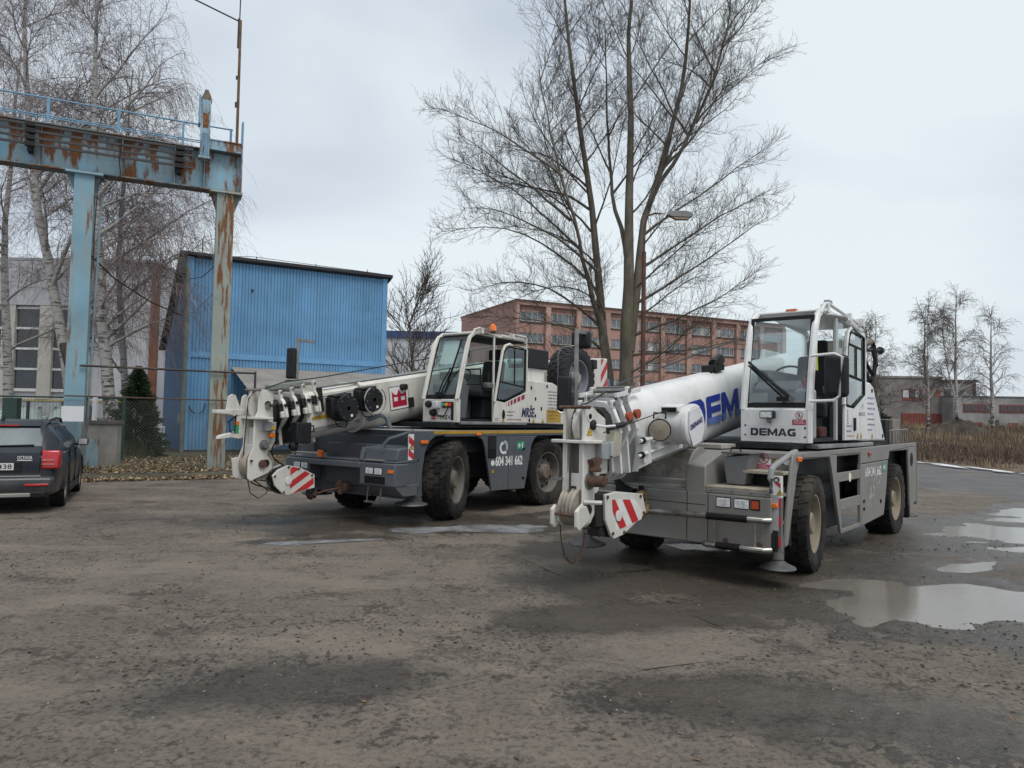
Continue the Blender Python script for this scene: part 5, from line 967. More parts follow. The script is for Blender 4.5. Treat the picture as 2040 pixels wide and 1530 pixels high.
    part(root,'step_block',MB().prism([(1.34,.97),(1.30,1.16),(.862,1.20),(.862,.97)],'y',.44,1.27),GR,bevel=.025,seg=3); part(root,'step_plate',bx(1.30,1.39,.62,1.02,.972,.99),TOP)
    part(root,'handrail',MB().tube([(1.30,.93,1.10),(1.28,.94,1.22),(1.22,.98,1.30),(1.02,1.20,1.40),(.95,1.22,1.43)],.028,8),GR); part(root,'handrail',MB().tube([(1.36,.54,.97),(1.33,.54,1.10),(1.26,.54,1.13)],.03,8),GR)
    part(root,'side_locker',bx(.92,1.14,1.24,1.275,.575,.99),GR,bevel=.01); rc=part(root,'hydraulic_recess',bx(1.10,1.33,1.0,1.262,.56,.99),BLK)
    part(rc,'recess_shelf',bx(1.12,1.34,1.02,1.27,.72,.735).box(1.12,1.34,1.02,1.27,.84,.85).cyl((1.2,1.24,.74),(1.2,1.24,.84),.03,n=8).cyl((1.26,1.25,.85),(1.26,1.25,.95),.025,n=8),GD)
    bo=part(root,'hazard_board',bx(1.00,1.11,1.275,1.287,.99,1.38),WSTR); stripes(bo,'warning_stripes',[(-1.11,.99),(-1.0,.99),(-1.0,1.38),(-1.11,1.38)],(0,1.287,0),(-1,0,0),(0,0,1),math.radians(-35),.08,.06); tri_sign(bo,(1.105,1.288,1.15),(-1,0,0),(0,0,1),.1); part(root,'board_gap',bx(.93,1.0,1.24,1.272,1.05,1.38),BLK)
    amber(root,1.36,1.42,-.45,-.35,.97,1.08); part(root,'guard_bar',MB().tube([(1.34,-1.2,1.02),(1.36,-.46,1.02)],.022,6),STL)
    noentry(root,(.862,.28,1.24),(0,1,0),(0,0,1),.10); tri_sign(root,(.862,.14,1.24),(0,1,0),(0,0,1),.11); noentry(root,(.862,-.38,1.20),(0,1,0),(0,0,1),.10)
    for (x,y) in ((.86,1.12),(.86,-1.12),(-5.25,1.1),(-5.25,-1.1)): jack(root,x,y,.62,.29)
    part(root,'outrigger_beam',bx(.9,1.12,-1.24,1.24,.42,.62).box(-5.35,-5.12,-1.24,1.24,.42,.62),GD)
    # ---- wheels
    wm=wheel_meshes('a',.645,.43,mat('rim_grey',(.135,.125,.11),.7,var=.2,dirt=.6,dcol=(.11,.07,.045),dscale=5),mat('hub_brown',(.15,.12,.09),.75,var=.3,vscale=7),24)
    for s in (1,-1):
        put_wheel(root,wm,0,s*1.07,.632,s,R_(23)); put_wheel(root,wm,-2.7,s*1.07,.632,s,0); put_wheel(root,wm,-4.35,s*1.07,.632,s,R_(-4))
    sp_t,sp_r=wheel_meshes('s',.645,.43,mat('rim_spare',(.17,.19,.21),.5,var=.12),mat('hub_spare',(.35,.32,.27),.7),26); sp_t.materials[0]=mat('tyre_clean',(.018,.018,.02),.8,var=.2,vscale=4,bump=.2)
    put_wheel(root,(sp_t,sp_r),-4.12,.86,2.52,1); part(root,'spare_wheel_carrier',bx(-4.6,-3.6,.35,.62,1.5,2.7),W,bevel=.01)
    # ---- superstructure
    part(root,'slew_ring',MB().lathe([(.75,1.42),(.75,1.56)],(-2.1,-.1,0),'z',32,True),BLK); part(root,'slew_platform',bx(-5.1,-.0,-1.15,1.18,1.47,1.555),BLP,bevel=.01)
    part(root,'sill_step',bx(-1.95,-.12,1.05,1.27,1.53,1.58),mat('step_alu',(.30,.31,.31),.45,metal=.6,var=.2,dirt=.4,dscale=6),bevel=.008)
    eng=part(root,'engine_cover',MB().prism([(-1.965,1.56),(-1.965,2.36),(-2.80,2.345),(-2.95,2.30),(-3.08,2.20),(-3.18,2.02),(-3.30,1.93),(-3.42,1.80),(-3.42,1.54)],'y',.42,1.266),W,bevel=.02,seg=3)
    part(root,'rear_body',bx(-4.9,-2.2,-1.0,.5,1.56,2.2),W,bevel=.02); cw=part(root,'counterweight',MB().prism([(-4.78,1.56),(-4.78,2.99),(-5.42,3.03),(-5.46,1.56)],'y',-1.05,1.0),W,bevel=.03,seg=3)
    stripes(cw,'warning_stripes',[(5.12,1.9),(5.40,1.9),(5.40,3.0),(5.12,3.0)],(0,1.0,0),(-1,0,0),(0,0,1),math.radians(50),.12,.1)
    part(root,'air_cleaner_box',bx(-3.05,-2.36,.50,1.0,2.62,3.0),BLP,bevel=.02); part(root,'box_bracket',bx(-2.95,-2.3,.5,.95,2.34,2.62),W); part(root,'cross_tube',MB().cyl((-2.0,.8,2.72),(-2.4,.8,2.76),.05,n=10),W)
    part(root,'rear_lamp',bx(-4.8,-4.62,.95,1.1,2.75,2.95),BLP,bevel=.02)
    lab=eng
    text_lines(lab,['• '+s for s in LINES],(-2.62,1.266,2.16),(-1,0,0),(0,0,1),.026,.062,TXB,[.42,.36,.44,.34,.36,.38,.26])
    text(lab,'company_name','MRŠE',(-1.78,1.268,1.68),(-1,0,0),(0,0,1),.165,TXN,width=.42,bold=.03,shear=.25,ext=.004)
    nb=polyset(lab,'notice_plate',[[(0,0),(.5,0),(.5,.25),(0,.25)]],(-2.60,1.266,1.58),(-1,0,0),(0,0,1),mat('notice_ochre',(.42,.26,.03),.5,var=.1),ext=.003); text_lines(nb,['Za odtažení vozidla','a zajištění ramene','vlastní obsluhy'],(-2.66,1.2665,1.765),(-1,0,0),(0,0,1),.022,.06,TXB,[.38,.36,.26])
    for (x,z) in ((-2.08,2.22),(-2.60,2.27),(-2.22,2.02),(-2.22,1.70),(-2.42,1.84),(-2.03,1.62)): part(lab,'latch',bx(x-.02,x+.02,1.266,1.274,z-.03,z+.03),BLK)
    tri_sign(lab,(-2.12,1.267,1.57),(-1,0,0),(0,0,1),.10); tri_sign(lab,(-2.43,1.267,1.57),(-1,0,0),(0,0,1),.09)
    # ---- cab
    y0,y1=.45,1.22; z0=1.56
    cab=part(root,'cab',bx(-.14,-.05,y0,y1,z0,1.945).box(-1.98,-.1,y0,y0+.03,z0,2.0).box(-1.98,-1.93,y0,y1,z0,2.15),W,bevel=.012)
    pil=MB()
    for yy in (y0+.02,y1-.02):
        pil.tube([(-.06,yy,1.94),(-.14,yy,2.3),(-.28,yy,2.82),(-.36,yy,3.0),(-.48,yy,3.08),(-.62,yy,3.10),(-1.2,yy,3.10),(-1.90,yy,3.09),(-1.965,yy,3.02),(-1.97,yy,2.1)],.035,8)
    part(cab,'pillar_frame',pil,W); part(cab,'roof',bx(-1.95,-.45,y0+.03,y1-.03,3.06,3.11),W,bevel=.02)
    part(cab,'roof_rail',MB().tube([(-.05,y1+.02,1.95),(-.30,y1+.03,2.95),(-.42,y1+.03,3.13),(-.55,y1+.03,3.17),(-1.88,y1+.03,3.155),(-1.93,y1+.03,3.12),(-1.93,y1+.02,3.02)],.018,8).tube([(-.05,y0-.01,1.95),(-.30,y0-.03,2.9),(-.42,y0-.02,3.05)],.018,8),W)
    for x in (-.62,-1.5): part(cab,'rail_bracket',bx(x-.03,x+.03,y1-.02,y1+.05,3.08,3.16),W)
    part(cab,'door_post',MB().tube([(-1.03,y1-.03,3.08),(-1.04,y1-.03,1.58)],.022,6),W)
    part(cab,'windscreen_seal',MB().add([(-.055,y0+.03,1.95),(-.055,y1-.03,1.95),(-.38,y1-.03,3.03),(-.38,y0+.03,3.03),(-.055-.01,y0+.08,2.02),(-.065,y1-.08,2.02),(-.36,y1-.08,2.97),(-.36,y0+.08,2.97)],[(0,1,5,4),(1,2,6,5),(2,3,7,6),(3,0,4,7)]),BLK)
    ws=part(cab,'windscreen',MB().add([(-.06,y0+.05,1.98),(-.06,y1-.05,1.98),(-.21,y1-.05,2.5),(-.37,y1-.05,3.01),(-.37,y0+.05,3.01),(-.21,y0+.05,2.5)],[(0,1,2,5),(5,2,3,4)]),GLS)
    part(ws,'wiper',MB().tube([(-.04,.80,2.02),(-.10,.86,2.25),(-.15,.98,2.47)],.013,5).tube([(-.06,.86,2.06),(-.135,1.06,2.52)],.012,5).tube([(-.08,.92,2.05),(-.24,1.13,2.95)],.016,5).box(-.05,-.02,.76,.9,1.99,2.06),BLK)
    part(cab,'right_window',pane('y',y0+.008,-1.9,-.4,2.02,3.04),GLS); part(cab,'rear_window',pane('x',-1.96,y0+.06,y1-.06,2.2,3.02),GLS); part(cab,'roof_window',pane('z',3.114,-1.4,-.5,y0+.1,y1-.1),GLS)
    # sliding door (open, slid back)
    dy=y1+.012; dp=part(cab,'door',MB().prism([(-.955,1.57),(-1.005,1.95),(-1.28,1.92),(-1.92,2.13),(-1.955,2.13),(-1.955,1.57)],'y',dy,dy+.035),W,bevel=.006)
    part(dp,'door_frame',MB().tube([(-1.0,dy+.02,1.93),(-1.20,dy+.02,2.82),(-1.27,dy+.02,2.93),(-1.40,dy+.02,2.97),(-1.90,dy+.02,2.95),(-1.935,dy+.02,2.90),(-1.935,dy+.02,2.1)],.026,6),W)
    part(dp,'window_seal',MB().tube([(-1.05,dy+.025,1.97),(-1.235,dy+.025,2.80),(-1.30,dy+.025,2.88),(-1.40,dy+.025,2.92),(-1.885,dy+.025,2.90),(-1.885,dy+.025,2.17),(-1.28,dy+.025,1.96),(-1.05,dy+.025,1.97)],.018,5).tube([(-1.10,dy+.02,2.29),(-1.88,dy+.02,2.22)],.014,5).tube([(-1.56,dy+.02,2.90),(-1.57,dy+.02,2.26)],.013,5),BLK)
    part(dp,'door_glass',MB().add([(-1.06,dy+.02,1.98),(-1.27,dy+.02,1.97),(-1.88,dy+.02,2.17),(-1.88,dy+.02,2.90),(-1.40,dy+.02,2.91),(-1.29,dy+.02,2.87),(-1.235,dy+.02,2.78)],[(0,1,2,3,4,5,6)]),glass('door_glass',(.5,.72,.66),.10))
    rs=polyset(dp,'red_dashes',[[(x,.0+i*0),(x+wd,.0),(x+wd,.085),(x,.085)] for i,(x,wd) in enumerate(((0,.01),(.05,.03),(.12,.06),(.215,.08),(.33,.09),(.455,.11)))],(-1.33,dy+.035,1.845),(-.957,0,.29),(0,0,1),mat('dash_red',(.28,.012,.045),.4),ext=.003)
    dh=part(dp,'door_handle',MB().lathe([(.001,.02),(.05,.015),(.06,0)],(0,0,0),'y',16),BLK); dh.location=(-1.24,dy+.035,1.71); dh.scale=(.65,1,1.5)
    text_lines(dp,['Guldenova 12','Nová Paka'],(-1.34,dy+.035,1.75),(-1,0,0),(0,0,1),.028,.062,TXB,[.24,.18]); text(dp,'web_address','www.mrse-nosice.cz',(-1.34,dy+.035,1.615),(-1,0,0),(0,0,1),.032,TXR,width=.44,bold=.01,ext=.003); text(dp,'ce_mark','CE',(-1.0,dy+.035,1.60),(-1,0,0),(0,0,1),.05,TXB,width=.09,ext=.003); tri_sign(dp,(-1.19,dy+.036,1.575),(-1,0,0),(0,0,1),.09)
    # front panel fittings
    xf=-.05; text(cab,'maker_name','TEREX',(xf,.775,1.612),(0,1,0),(0,0,1),.068,TXB,width=.32,bold=.012,ext=.003)
    lg=polyset(cab,'maker_badge',[[(0,0),(.1,0),(.1,.1),(0,.1)]],(xf,.655,1.605),(0,1,0),(0,0,1),REDP,ext=.003); polyset(lg,'badge_crown',[[(.015,.07),(.03,.09),(.045,.07)],[(.04,.07),(.05,.09),(.06,.07)],[(.06,.07),(.075,.09),(.09,.07)],[(.01,.03),(.09,.03),(.09,.037),(.01,.037)]],(xf,.655,1.605),(0,1,0),(0,0,1),TXW,ext=.005)
    pl=part(cab,'signal_panel',bx(xf,xf+.03,.90,1.14,1.80,1.90).box(xf,xf+.02,1.10,1.15,1.60,1.88),BLP,bevel=.008)
    for y,c in ((.945,(.02,.30,.28)),(1.015,(.75,.28,.02)),(1.085,(.6,.03,.03))): part(pl,'signal_lamp',MB().lathe([(.032,.03),(.03,.045),(.001,.05)],(xf,y,1.85),'x',16),mat('signal_%d'%int(c[0]*100),c,.25,var=.05))
    part(cab,'air_coupling',MB().lathe([(.001,.07),(.05,.06),(.06,.03),(.06,0)],(xf,.60,1.86),'x',18).lathe([(.001,.09),(.05,.08),(.06,.05),(.06,0)],(xf,.72,1.72),'x',18),BLP); part(cab,'front_work_lamp',bx(xf,xf+.09,.74,.86,1.79,1.91),LENS,bevel=.015)
    part(cab,'lamp_cable',MB().tube([(xf+.03,.78,1.72),(xf+.06,.85,1.66),(xf+.05,.98,1.66),(xf+.03,1.04,1.79)],.01,5),BLK)
    interior(cab,-1.95,-.1,y0,y1,z0+.02); part(cab,'front_left_console',bx(-.42,-.16,.88,1.12,1.60,2.30),DASH,bevel=.05,seg=3); part(cab,'paper_notice',bx(-.44,-.425,.93,1.05,1.96,2.12),SIGW)
    part(cab,'cab_back_trim',bx(-1.92,-1.88,y0+.04,y1-.06,1.6,2.2),SEAT); part(cab,'head_lining',bx(-1.92,-.5,y0+.04,y1-.05,3.03,3.055),SEAT); part(cab,'sun_blind',MB().add([(-.28,.6,2.55),(-.28,.95,2.55),(-.40,.95,2.95),(-.40,.6,2.95)],[(0,1,2,3)]),SIGW)
    part(cab,'grab_mirror',MB().tube([(-.32,y1-.02,2.45),(-.66,y1-.02,2.48)],.013,5).tube([(-.32,y1-.02,2.20),(-.66,y1-.02,2.22)],.013,5).tube([(-.66,y1-.02,2.48),(-.66,y1-.02,2.2)],.013,5),BLK)
    bc=part(cab,'beacon_base',MB().cyl((-1.55,.75,3.11),(-1.55,.75,3.24),.05,n=14),BLP); part(bc,'beacon_lens',MB().lathe([(.062,3.24),(.065,3.30),(.05,3.36),(.02,3.385),(.001,3.386)],(-1.55,.75,0),'z',20),ORG)
    # ---- boom
    A=(-.55,-.20,2.03); M=FB(A,R_(9.4)); hw=.28
    bm_=part(root,'boom',boom_section(M,-3.3,1.55,hw,.40,-.40,'flat'),W,bevel=0); part(bm_,'boom_second_section',boom_section(M,1.55,2.62,hw-.03,.37,-.37,'flat'),W)
    e=part(bm_,'section_edge',boom_section(M,1.50,1.56,hw+.015,.41,-.415,'flat'),W); mbx=MB(); mbx.M=M; mbx.box(-2.2,2.4,hw-.12,hw-.05,.40,.425); part(bm_,'top_strip',mbx,STL); mbx=MB(); mbx.M=M; mbx.box(-2.2,1.5,-.25,.2,.40,.412); part(bm_,'top_walk_strip',mbx,mat('strip_grey',(.2,.22,.21),.7))
    fbv=Vector((math.cos(R_(9.4)),0,-math.sin(R_(9.4)))); ubv=Vector((math.sin(R_(9.4)),0,math.cos(R_(9.4)))); Av=Vector(A)
    def B(x,y,z): return Av+fbv*x+Vector((0,y,0))+ubv*z
    o=B(.93,hw,-.15); lg=polyset(bm_,'maker_emblem',[[(0,0),(.46,0),(.46,.40),(0,.40)]],o,-fbv,ubv,TXB,ext=.003); polyset(lg,'emblem_field',[[(.012,.012),(.448,.012),(.448,.388),(.012,.388)]],o,-fbv,ubv,SIGW,ext=.0045)
    cr_=[[(.06,.05),(.40,.05),(.40,.15),(.06,.15)],[(.06,.15),(.10,.15),(.10,.28),(.06,.33)],[(.10,.24),(.14,.22),(.19,.25),(.145,.245)],[(.10,.22),(.19,.22),(.145,.25),(.10,.285)],[(.19,.15),(.27,.15),(.27,.22),(.19,.22)],[(.19,.22),(.27,.22),(.27,.27),(.23,.35),(.19,.27)],[(.145,.25),(.19,.22),(.19,.27)],[(.27,.22),(.36,.22),(.315,.25),(.27,.27)],[(.36,.15),(.40,.15),(.40,.33),(.36,.28)],[(.315,.25),(.36,.22),(.36,.285)]]
    _unused=[[(.06,.05),(.40,.05),(.40,.17),(.06,.17)],[(.06,.17),(.10,.17),(.06,.30)],[(.10,.25),(.15,.33),(.19,.25),(.145,.19)],[(.06,.30),(.10,.25),(.145,.19),(.10,.17),(.06,.20)],[(.19,.25),(.23,.34),(.27,.25),(.23,.18)],[(.19,.25),(.23,.18),(.19,.17),(.145,.19)],[(.27,.25),(.31,.33),(.36,.25),(.315,.19)],[(.27,.25),(.315,.19),(.27,.17),(.23,.18)],[(.40,.30),(.36,.25),(.315,.19),(.36,.17),(.40,.20)],[(.40,.17),(.36,.17),(.40,.30)]]
    polyset(lg,'emblem_crown',cr_,o,-fbv,ubv,mat('emblem_red',(.42,.012,.045),.4),ext=.006)
    st=MB(); st.M=M; st.box(2.08,2.52,hw-.034,hw-.024,-.06,-.01); part(bm_,'yellow_band',st,STY); st=MB(); st.M=M; st.box(1.6,2.5,hw-.034,hw-.022,-.24,-.18); part(bm_,'grey_band',st,mat('band_grey',(.16,.165,.17),.6))
    tri_sign(bm_,B(2.27,hw-.029,.0),-fbv,ubv,.11); noentry(bm_,B(2.42,hw-.029,.0),-fbv,ubv,.10)
    # cable reels
    for k,(x,z,r) in enumerate(((2.04,.06,.21),(1.50,.12,.195))):
        mbx=MB(); mbx.M=M; mbx.lathe([(.03,-.05),(r*1.0,-.05),(r,.16),(r*.96,.20),(.03,.205)],(x,hw+.06,z),'y',30); rl=part(bm_,'cable_reel',mbx,BLP,bevel=.0)
        mbx=MB(); mbx.M=M; mbx.box(x-r*.75,x+r*.95,hw+.0,hw+.19,z+r*.86,z+r*1.08).box(x+r*.5,x+r*1.18,hw+.02,hw+.18,z-r*.6,z+r*.9); part(rl,'reel_box',mbx,BLP,bevel=.02)
        mbx=MB(); mbx.M=M
        for a in range(8): mbx.cyl((x+r*.82*math.cos(a*.785),hw+.26,z+r*.82*math.sin(a*.785)),(x+r*.82*math.cos(a*.785),hw+.272,z+r*.82*math.sin(a*.785)),.012,n=6)
        part(rl,'reel_bolt',mbx,STL); mbx=MB(); mbx.M=M; mbx.box(x-.06,x-.02,hw+.266,hw+.27,z-.14,z-.10); part(rl,'reel_tag',mbx,SIGW)
        mbx=MB(); mbx.M=M; mbx.tube([(x-.1,hw+.1,z-r*.95),(x-.02,hw+.12,z-r*1.45),(x+.12,hw+.12,z-r*1.3),(x+.16,hw+.1,z-r*.9)],.009,5); part(rl,'reel_lead',mbx,BLK)
        mbx=MB(); mbx.M=M; mbx.tube([(x+r*.9,hw+.1,z+r*.95),(3.0,hw-.05,z+.12)],.005,4); part(rl,'reel_wire',mbx,BLK)
    mbx=MB(); mbx.M=M; mbx.tube([(1.50+.23*math.cos(a),hw+.28,.11+.22*math.sin(a)) for a in [1.2-k*.4 for k in range(14)]],.012,6); part(bm_,'coiled_hose',mbx,mat('hose_grey',(.3,.3,.28),.6))
    mbx=MB(); mbx.M=M; mbx.cyl((.62,hw,.22),(.62,hw+.1,.22),.055,n=12).box(.40,.50,hw,hw+.05,-.15,.02); part(bm_,'side_fitting',mbx,GRS)
    # nested section collars
    for k in range(4):
        x=2.40+.195*k; s=1-.045*k
        pc=[(.0,.45*s),(.18*s,.44*s),(.28*s,.35*s),(.33*s,.22*s),(.34*s,.06),(.09*s,-.15*s),(.09*s,-.42*s),(.0,-.45*s)]
        c=part(bm_,'boom_collar',collar(M,x,.055,pc),W,bevel=.006); pc2=[(.0,.38*s),(.16*s,.37*s),(.22*s,.28*s),(.24*s,.05),(.07*s,-.15*s),(.07*s,-.38*s),(.0,-.40*s)]; part(c,'inner_section',collar(M,x+.07,.16,pc2),GRS if k else W)
        [part(c,'roller_bracket',MBM(M).box(x-.02,x+.03,sg*.22*s-.02,sg*.22*s+.02,.34*s,.53*s),W,bevel=.004) for sg in (1,-1)]; mbx=MB(); mbx.M=M; mbx.cyl((x,-.26*s,.49*s),(x,.25*s,.49*s),.022,n=8); part(c,'rope_roller',mbx,STL)
        part(c,'guide_block',MBM(M).box(x+.03,x+.09,.27*s,.33*s,.06,.15),W,bevel=.008); part(c,'slide_pad',MBM(M).box(x+.03,x+.10,.22*s,.30*s,.18*s,.31*s),GRS,bevel=.008)
        mbx=MB(); mbx.M=M; mbx.cyl((x+.0,.30*s,.27*s),(x+.0,.35*s,.27*s),.028*s,n=10); part(c,'cable_guide',mbx,BLP)
    mbx=MB(); mbx.M=M; mbx.box(2.35,2.40,hw-.02,hw+.06,.05,.42); part(bm_,'black_bracket',mbx,BLP); mbx=MB(); mbx.M=M; mbx.box(2.35,2.95,-.24,-.08,.44,.54); part(bm_,'top_guard',mbx,mat('guard_green_grey',(.2,.22,.2),.6),bevel=.02)
    wl2=part(bm_,'work_light_box',bx(2.08,2.34,.05,.24,1.22,1.53),BLP,bevel=.015); part(wl2,'work_lamp',MB().lathe([(.08,0),(.075,.06),(.03,.1)],(2.28,.13,1.18),'x',18),BLP); part(wl2,'handle_loop',MB().tube([(2.06,.15,1.48),(1.99,.16,1.48),(1.98,.16,1.40),(2.06,.15,1.38)],.014,6),BLK)
    # ---- head
    H=[(2.80,2.0),(2.67,1.98),(2.57,1.86),(2.55,1.45),(2.60,1.25),(2.64,1.05),(2.55,.96),(2.54,.86),(2.62,.79),(2.82,.72),(2.90,.69),(2.94,.73),(2.94,1.01),(2.87,1.18),(2.86,1.59),(2.81,1.68)]
    hd=part(root,'boom_head',MB().prism(H,'y',-.08,-.03),CHW,bevel=.008); part(hd,'far_cheek',MB().prism(H,'y',-.50,-.45),CHW,bevel=.008)
    part(hd,'head_box',bx(2.52,2.80,-.45,-.08,1.12,1.45).box(2.50,2.60,-.47,-.06,1.15,1.80).box(2.80,2.86,-.45,-.08,1.08,1.20),CHW,bevel=.01); part(hd,'opening_back',bx(2.60,2.62,-.44,-.09,1.2,1.6),mat('shade_grey',(.25,.23,.2),.7))
    part(hd,'side_flange',MB().prism([(2.62,-.22),(2.66,.12),(2.74,.16),(2.84,.16),(2.9,-.05),(2.9,-.5),(2.86,-.68),(2.74,-.7),(2.62,-.4)],'z',1.565,1.60),CHW,bevel=.006)
    part(hd,'top_sheave',MB().lathe([(.05,-.03),(.23,-.03),(.25,-.045),(.235,-.01),(.235,.01),(.25,.045),(.23,.03),(.05,.03)],(2.66,-.26,1.76),'y',30),mat('sheave_white',(.55,.53,.49),.5,dirt=.5,dscale=6)); part(hd,'top_pin',MB().cyl((2.66,-.45,1.76),(2.66,-.0,1.76),.05,n=14).tube([(2.82,-.56,1.985),(2.82,.02,1.985)],.022,8),STL)
    for k in range(4): part(hd,'lower_sheave',MB().lathe([(.05,-.02),(.20,-.022),(.235,-.036),(.215,-.006),(.215,.006),(.235,.036),(.2,.022),(.05,.02)],(2.72,-.16-.075*k,.93),'y',26),mat('sheave_cream',(.36,.32,.26),.6,var=.2,dirt=.7,dcol=(.14,.12,.1),dscale=8))
    part(hd,'lower_pin',MB().cyl((2.72,-.5,.93),(2.72,.0,.93),.06,n=14).tube([(2.90,-.52,.98),(2.90,-.0,.98)],.018,6),RST); part(hd,'rope_guard',MB().prism([(2.90,.69),(2.99,.74),(3.02,1.0),(2.94,1.02),(2.92,.95)],'y',-.56,-.50),CHW,bevel=.005)
    part(hd,'round_boss',MB().lathe([(.075,0),(.075,.02),(.05,.03),(.045,.06),(.001,.06)],(2.70,-.03,1.20),'y',20),mat('boss_grey',(.12,.125,.125),.6)); part(hd,'round_boss',MB().lathe([(.05,0),(.05,.02),(.001,.02)],(2.66,-.03,.94),'y',16),BLK); part(hd,'round_boss',MB().lathe([(.05,0),(.05,.012),(.032,.014),(.001,.014)],(2.66,-.03,1.78),'y',16),BLK)
    jb=part(hd,'junction_box',bx(2.57,2.74,-.03,.07,1.40,1.53),mat('box_mid_grey',(.26,.27,.28),.5),bevel=.01); tri_sign(jb,(2.68,.071,1.42),(-1,0,0),(0,0,1),.10); amber(hd,2.56,2.64,-.03,.04,1.31,1.37)
    part(hd,'head_cables',MB().tube([(2.66,-.02,1.78),(2.60,.05,1.76),(2.54,.05,1.70),(2.5,.03,1.55)],.012,5).tube([(2.56,.02,1.45),(2.52,.05,1.35),(2.62,.03,1.10),(2.55,.03,.98),(2.40,.03,.9)],.013,5),BLK)
    part(hd,'jib_lug',MB().prism([(3.12,1.66),(3.09,1.88),(3.03,1.92),(2.97,1.9),(2.88,1.70)],'y',-.62,-.585),CHW,bevel=.004); part(hd,'jib_lug',MB().prism([(2.92,1.66),(2.89,1.88),(2.84,1.92),(2.78,1.9),(2.70,1.70)],'y',-.56,-.525),CHW,bevel=.004); part(hd,'jib_bracket',MB().prism([(3.29,1.64),(3.29,1.69),(2.72,1.70),(2.72,1.66),(3.0,1.60),(3.1,1.63)],'y',-.72,-.5),CHW,bevel=.006)
    part(hd,'jib_fork',MB().prism([(3.24,1.28),(3.22,1.33),(2.98,1.38),(2.72,1.44),(2.72,1.34),(2.92,1.28),(3.05,1.30)],'y',-.66,-.5),CHW,bevel=.006); part(hd,'jib_plate',bx(2.72,2.98,-.55,-.51,1.30,1.68),CHW,bevel=.005)
    an=part(hd,'anemometer_plug',bx(2.94,2.99,-.55,-.49,1.36,1.48),mat('plug_green',(.02,.3,.12),.5)); part(an,'plug_collar',bx(2.94,2.99,-.555,-.485,1.48,1.53),ORG); part(an,'plug_cable',MB().tube([(2.97,-.5,1.62),(3.10,-.5,1.52),(3.07,-.5,1.38),(3.0,-.5,1.36),(2.99,-.5,1.6)],.012,5),BLK)
    # rope from winch over the head
    part(root,'hoist_rope',MB().tube([(-3.0,-.33,3.15),(1.60,-.32,2.235),(2.30,-.30,2.12),(2.66,-.26,2.0),(2.80,-.26,1.96),(2.885,-.26,1.86),(2.91,-.27,1.5),(2.93,-.28,1.05),(2.93,-.28,.93)],.011,6),ROPE)
    part(root,'reeving_ropes',MB().tube([(2.90,-.2,.82),(2.75,-.15,.70),(2.45,-.05,.66)],.011,5).tube([(2.86,-.3,.75),(2.7,-.2,.62),(2.4,-.06,.52)],.011,5).tube([(2.80,-.1,.70),(2.6,-.05,.55),(2.35,-.04,.50)],.011,5),ROPE)
    squeeze(hd,-.03,.57); squeeze([c for c in root.children if c.name.startswith('hoist_rope')][0],-.10,.4)
    hb=hook_block(root,-.16,.06,[(2.60,.76),(2.51,.84),(2.34,.90),(2.14,.86),(1.86,.74),(1.85,.54),(2.10,.51),(2.33,.46),(2.42,.49),(2.56,.62)],[(2.30,.88),(2.14,.85),(1.88,.73),(1.87,.55),(2.10,.52),(2.30,.47)],math.radians(30),.085,.05,None)
    hk=MB(); hk.tube([(1.82+.075*math.cos(a),-.05,.47+.085*math.sin(a)) for a in [2.6,3.1,3.6,4.2,4.71,5.3,5.9,6.4,7.0]],[.03,.035,.04,.042,.042,.04,.035,.028,.015],8); part(hb,'hook',hk,mat('hook_dark',(.05,.02,.016),.55,var=.4,vscale=10)); part(hb,'hook_shank',MB().cyl((1.82,-.05,.60),(1.80,-.05,.52),.05,n=10),GRS)
    part(root,'retaining_strap',MB().tube([(1.80,-.05,.42),(1.6,-.05,.46),(1.30,0,.5)],.016,5),RST)
    part(root,'head_chain',MB().tube([(2.9,-.1,.72),(2.86,-.08,.52),(2.74,-.06,.44),(2.62,-.05,.5),(2.55,-.05,.68)],.009,4),GRS)
    part(root,'hose_arch',MB().tube([(.55,.30,1.44),(.60,.26,1.62),(.70,.22,1.66),(.86,.1,1.58)],.04,8),mat('hose_blue_grey',(.13,.15,.17),.6))
    # mirrors
    mp=mirror_pole(root,1.33,-1.16,.95,2.92,True); mirror_head(mp,(1.40,-1.22,2.50),.17,.52,.10,.3); mirror_head(mp,(1.40,-1.22,2.12),.22,.20,.14,.3)
    part(root,'lift_cylinder',MB().cyl((-1.6,-.33,1.6),(.15,-.33,1.62),.12,n=14),STL)
grey_crane()
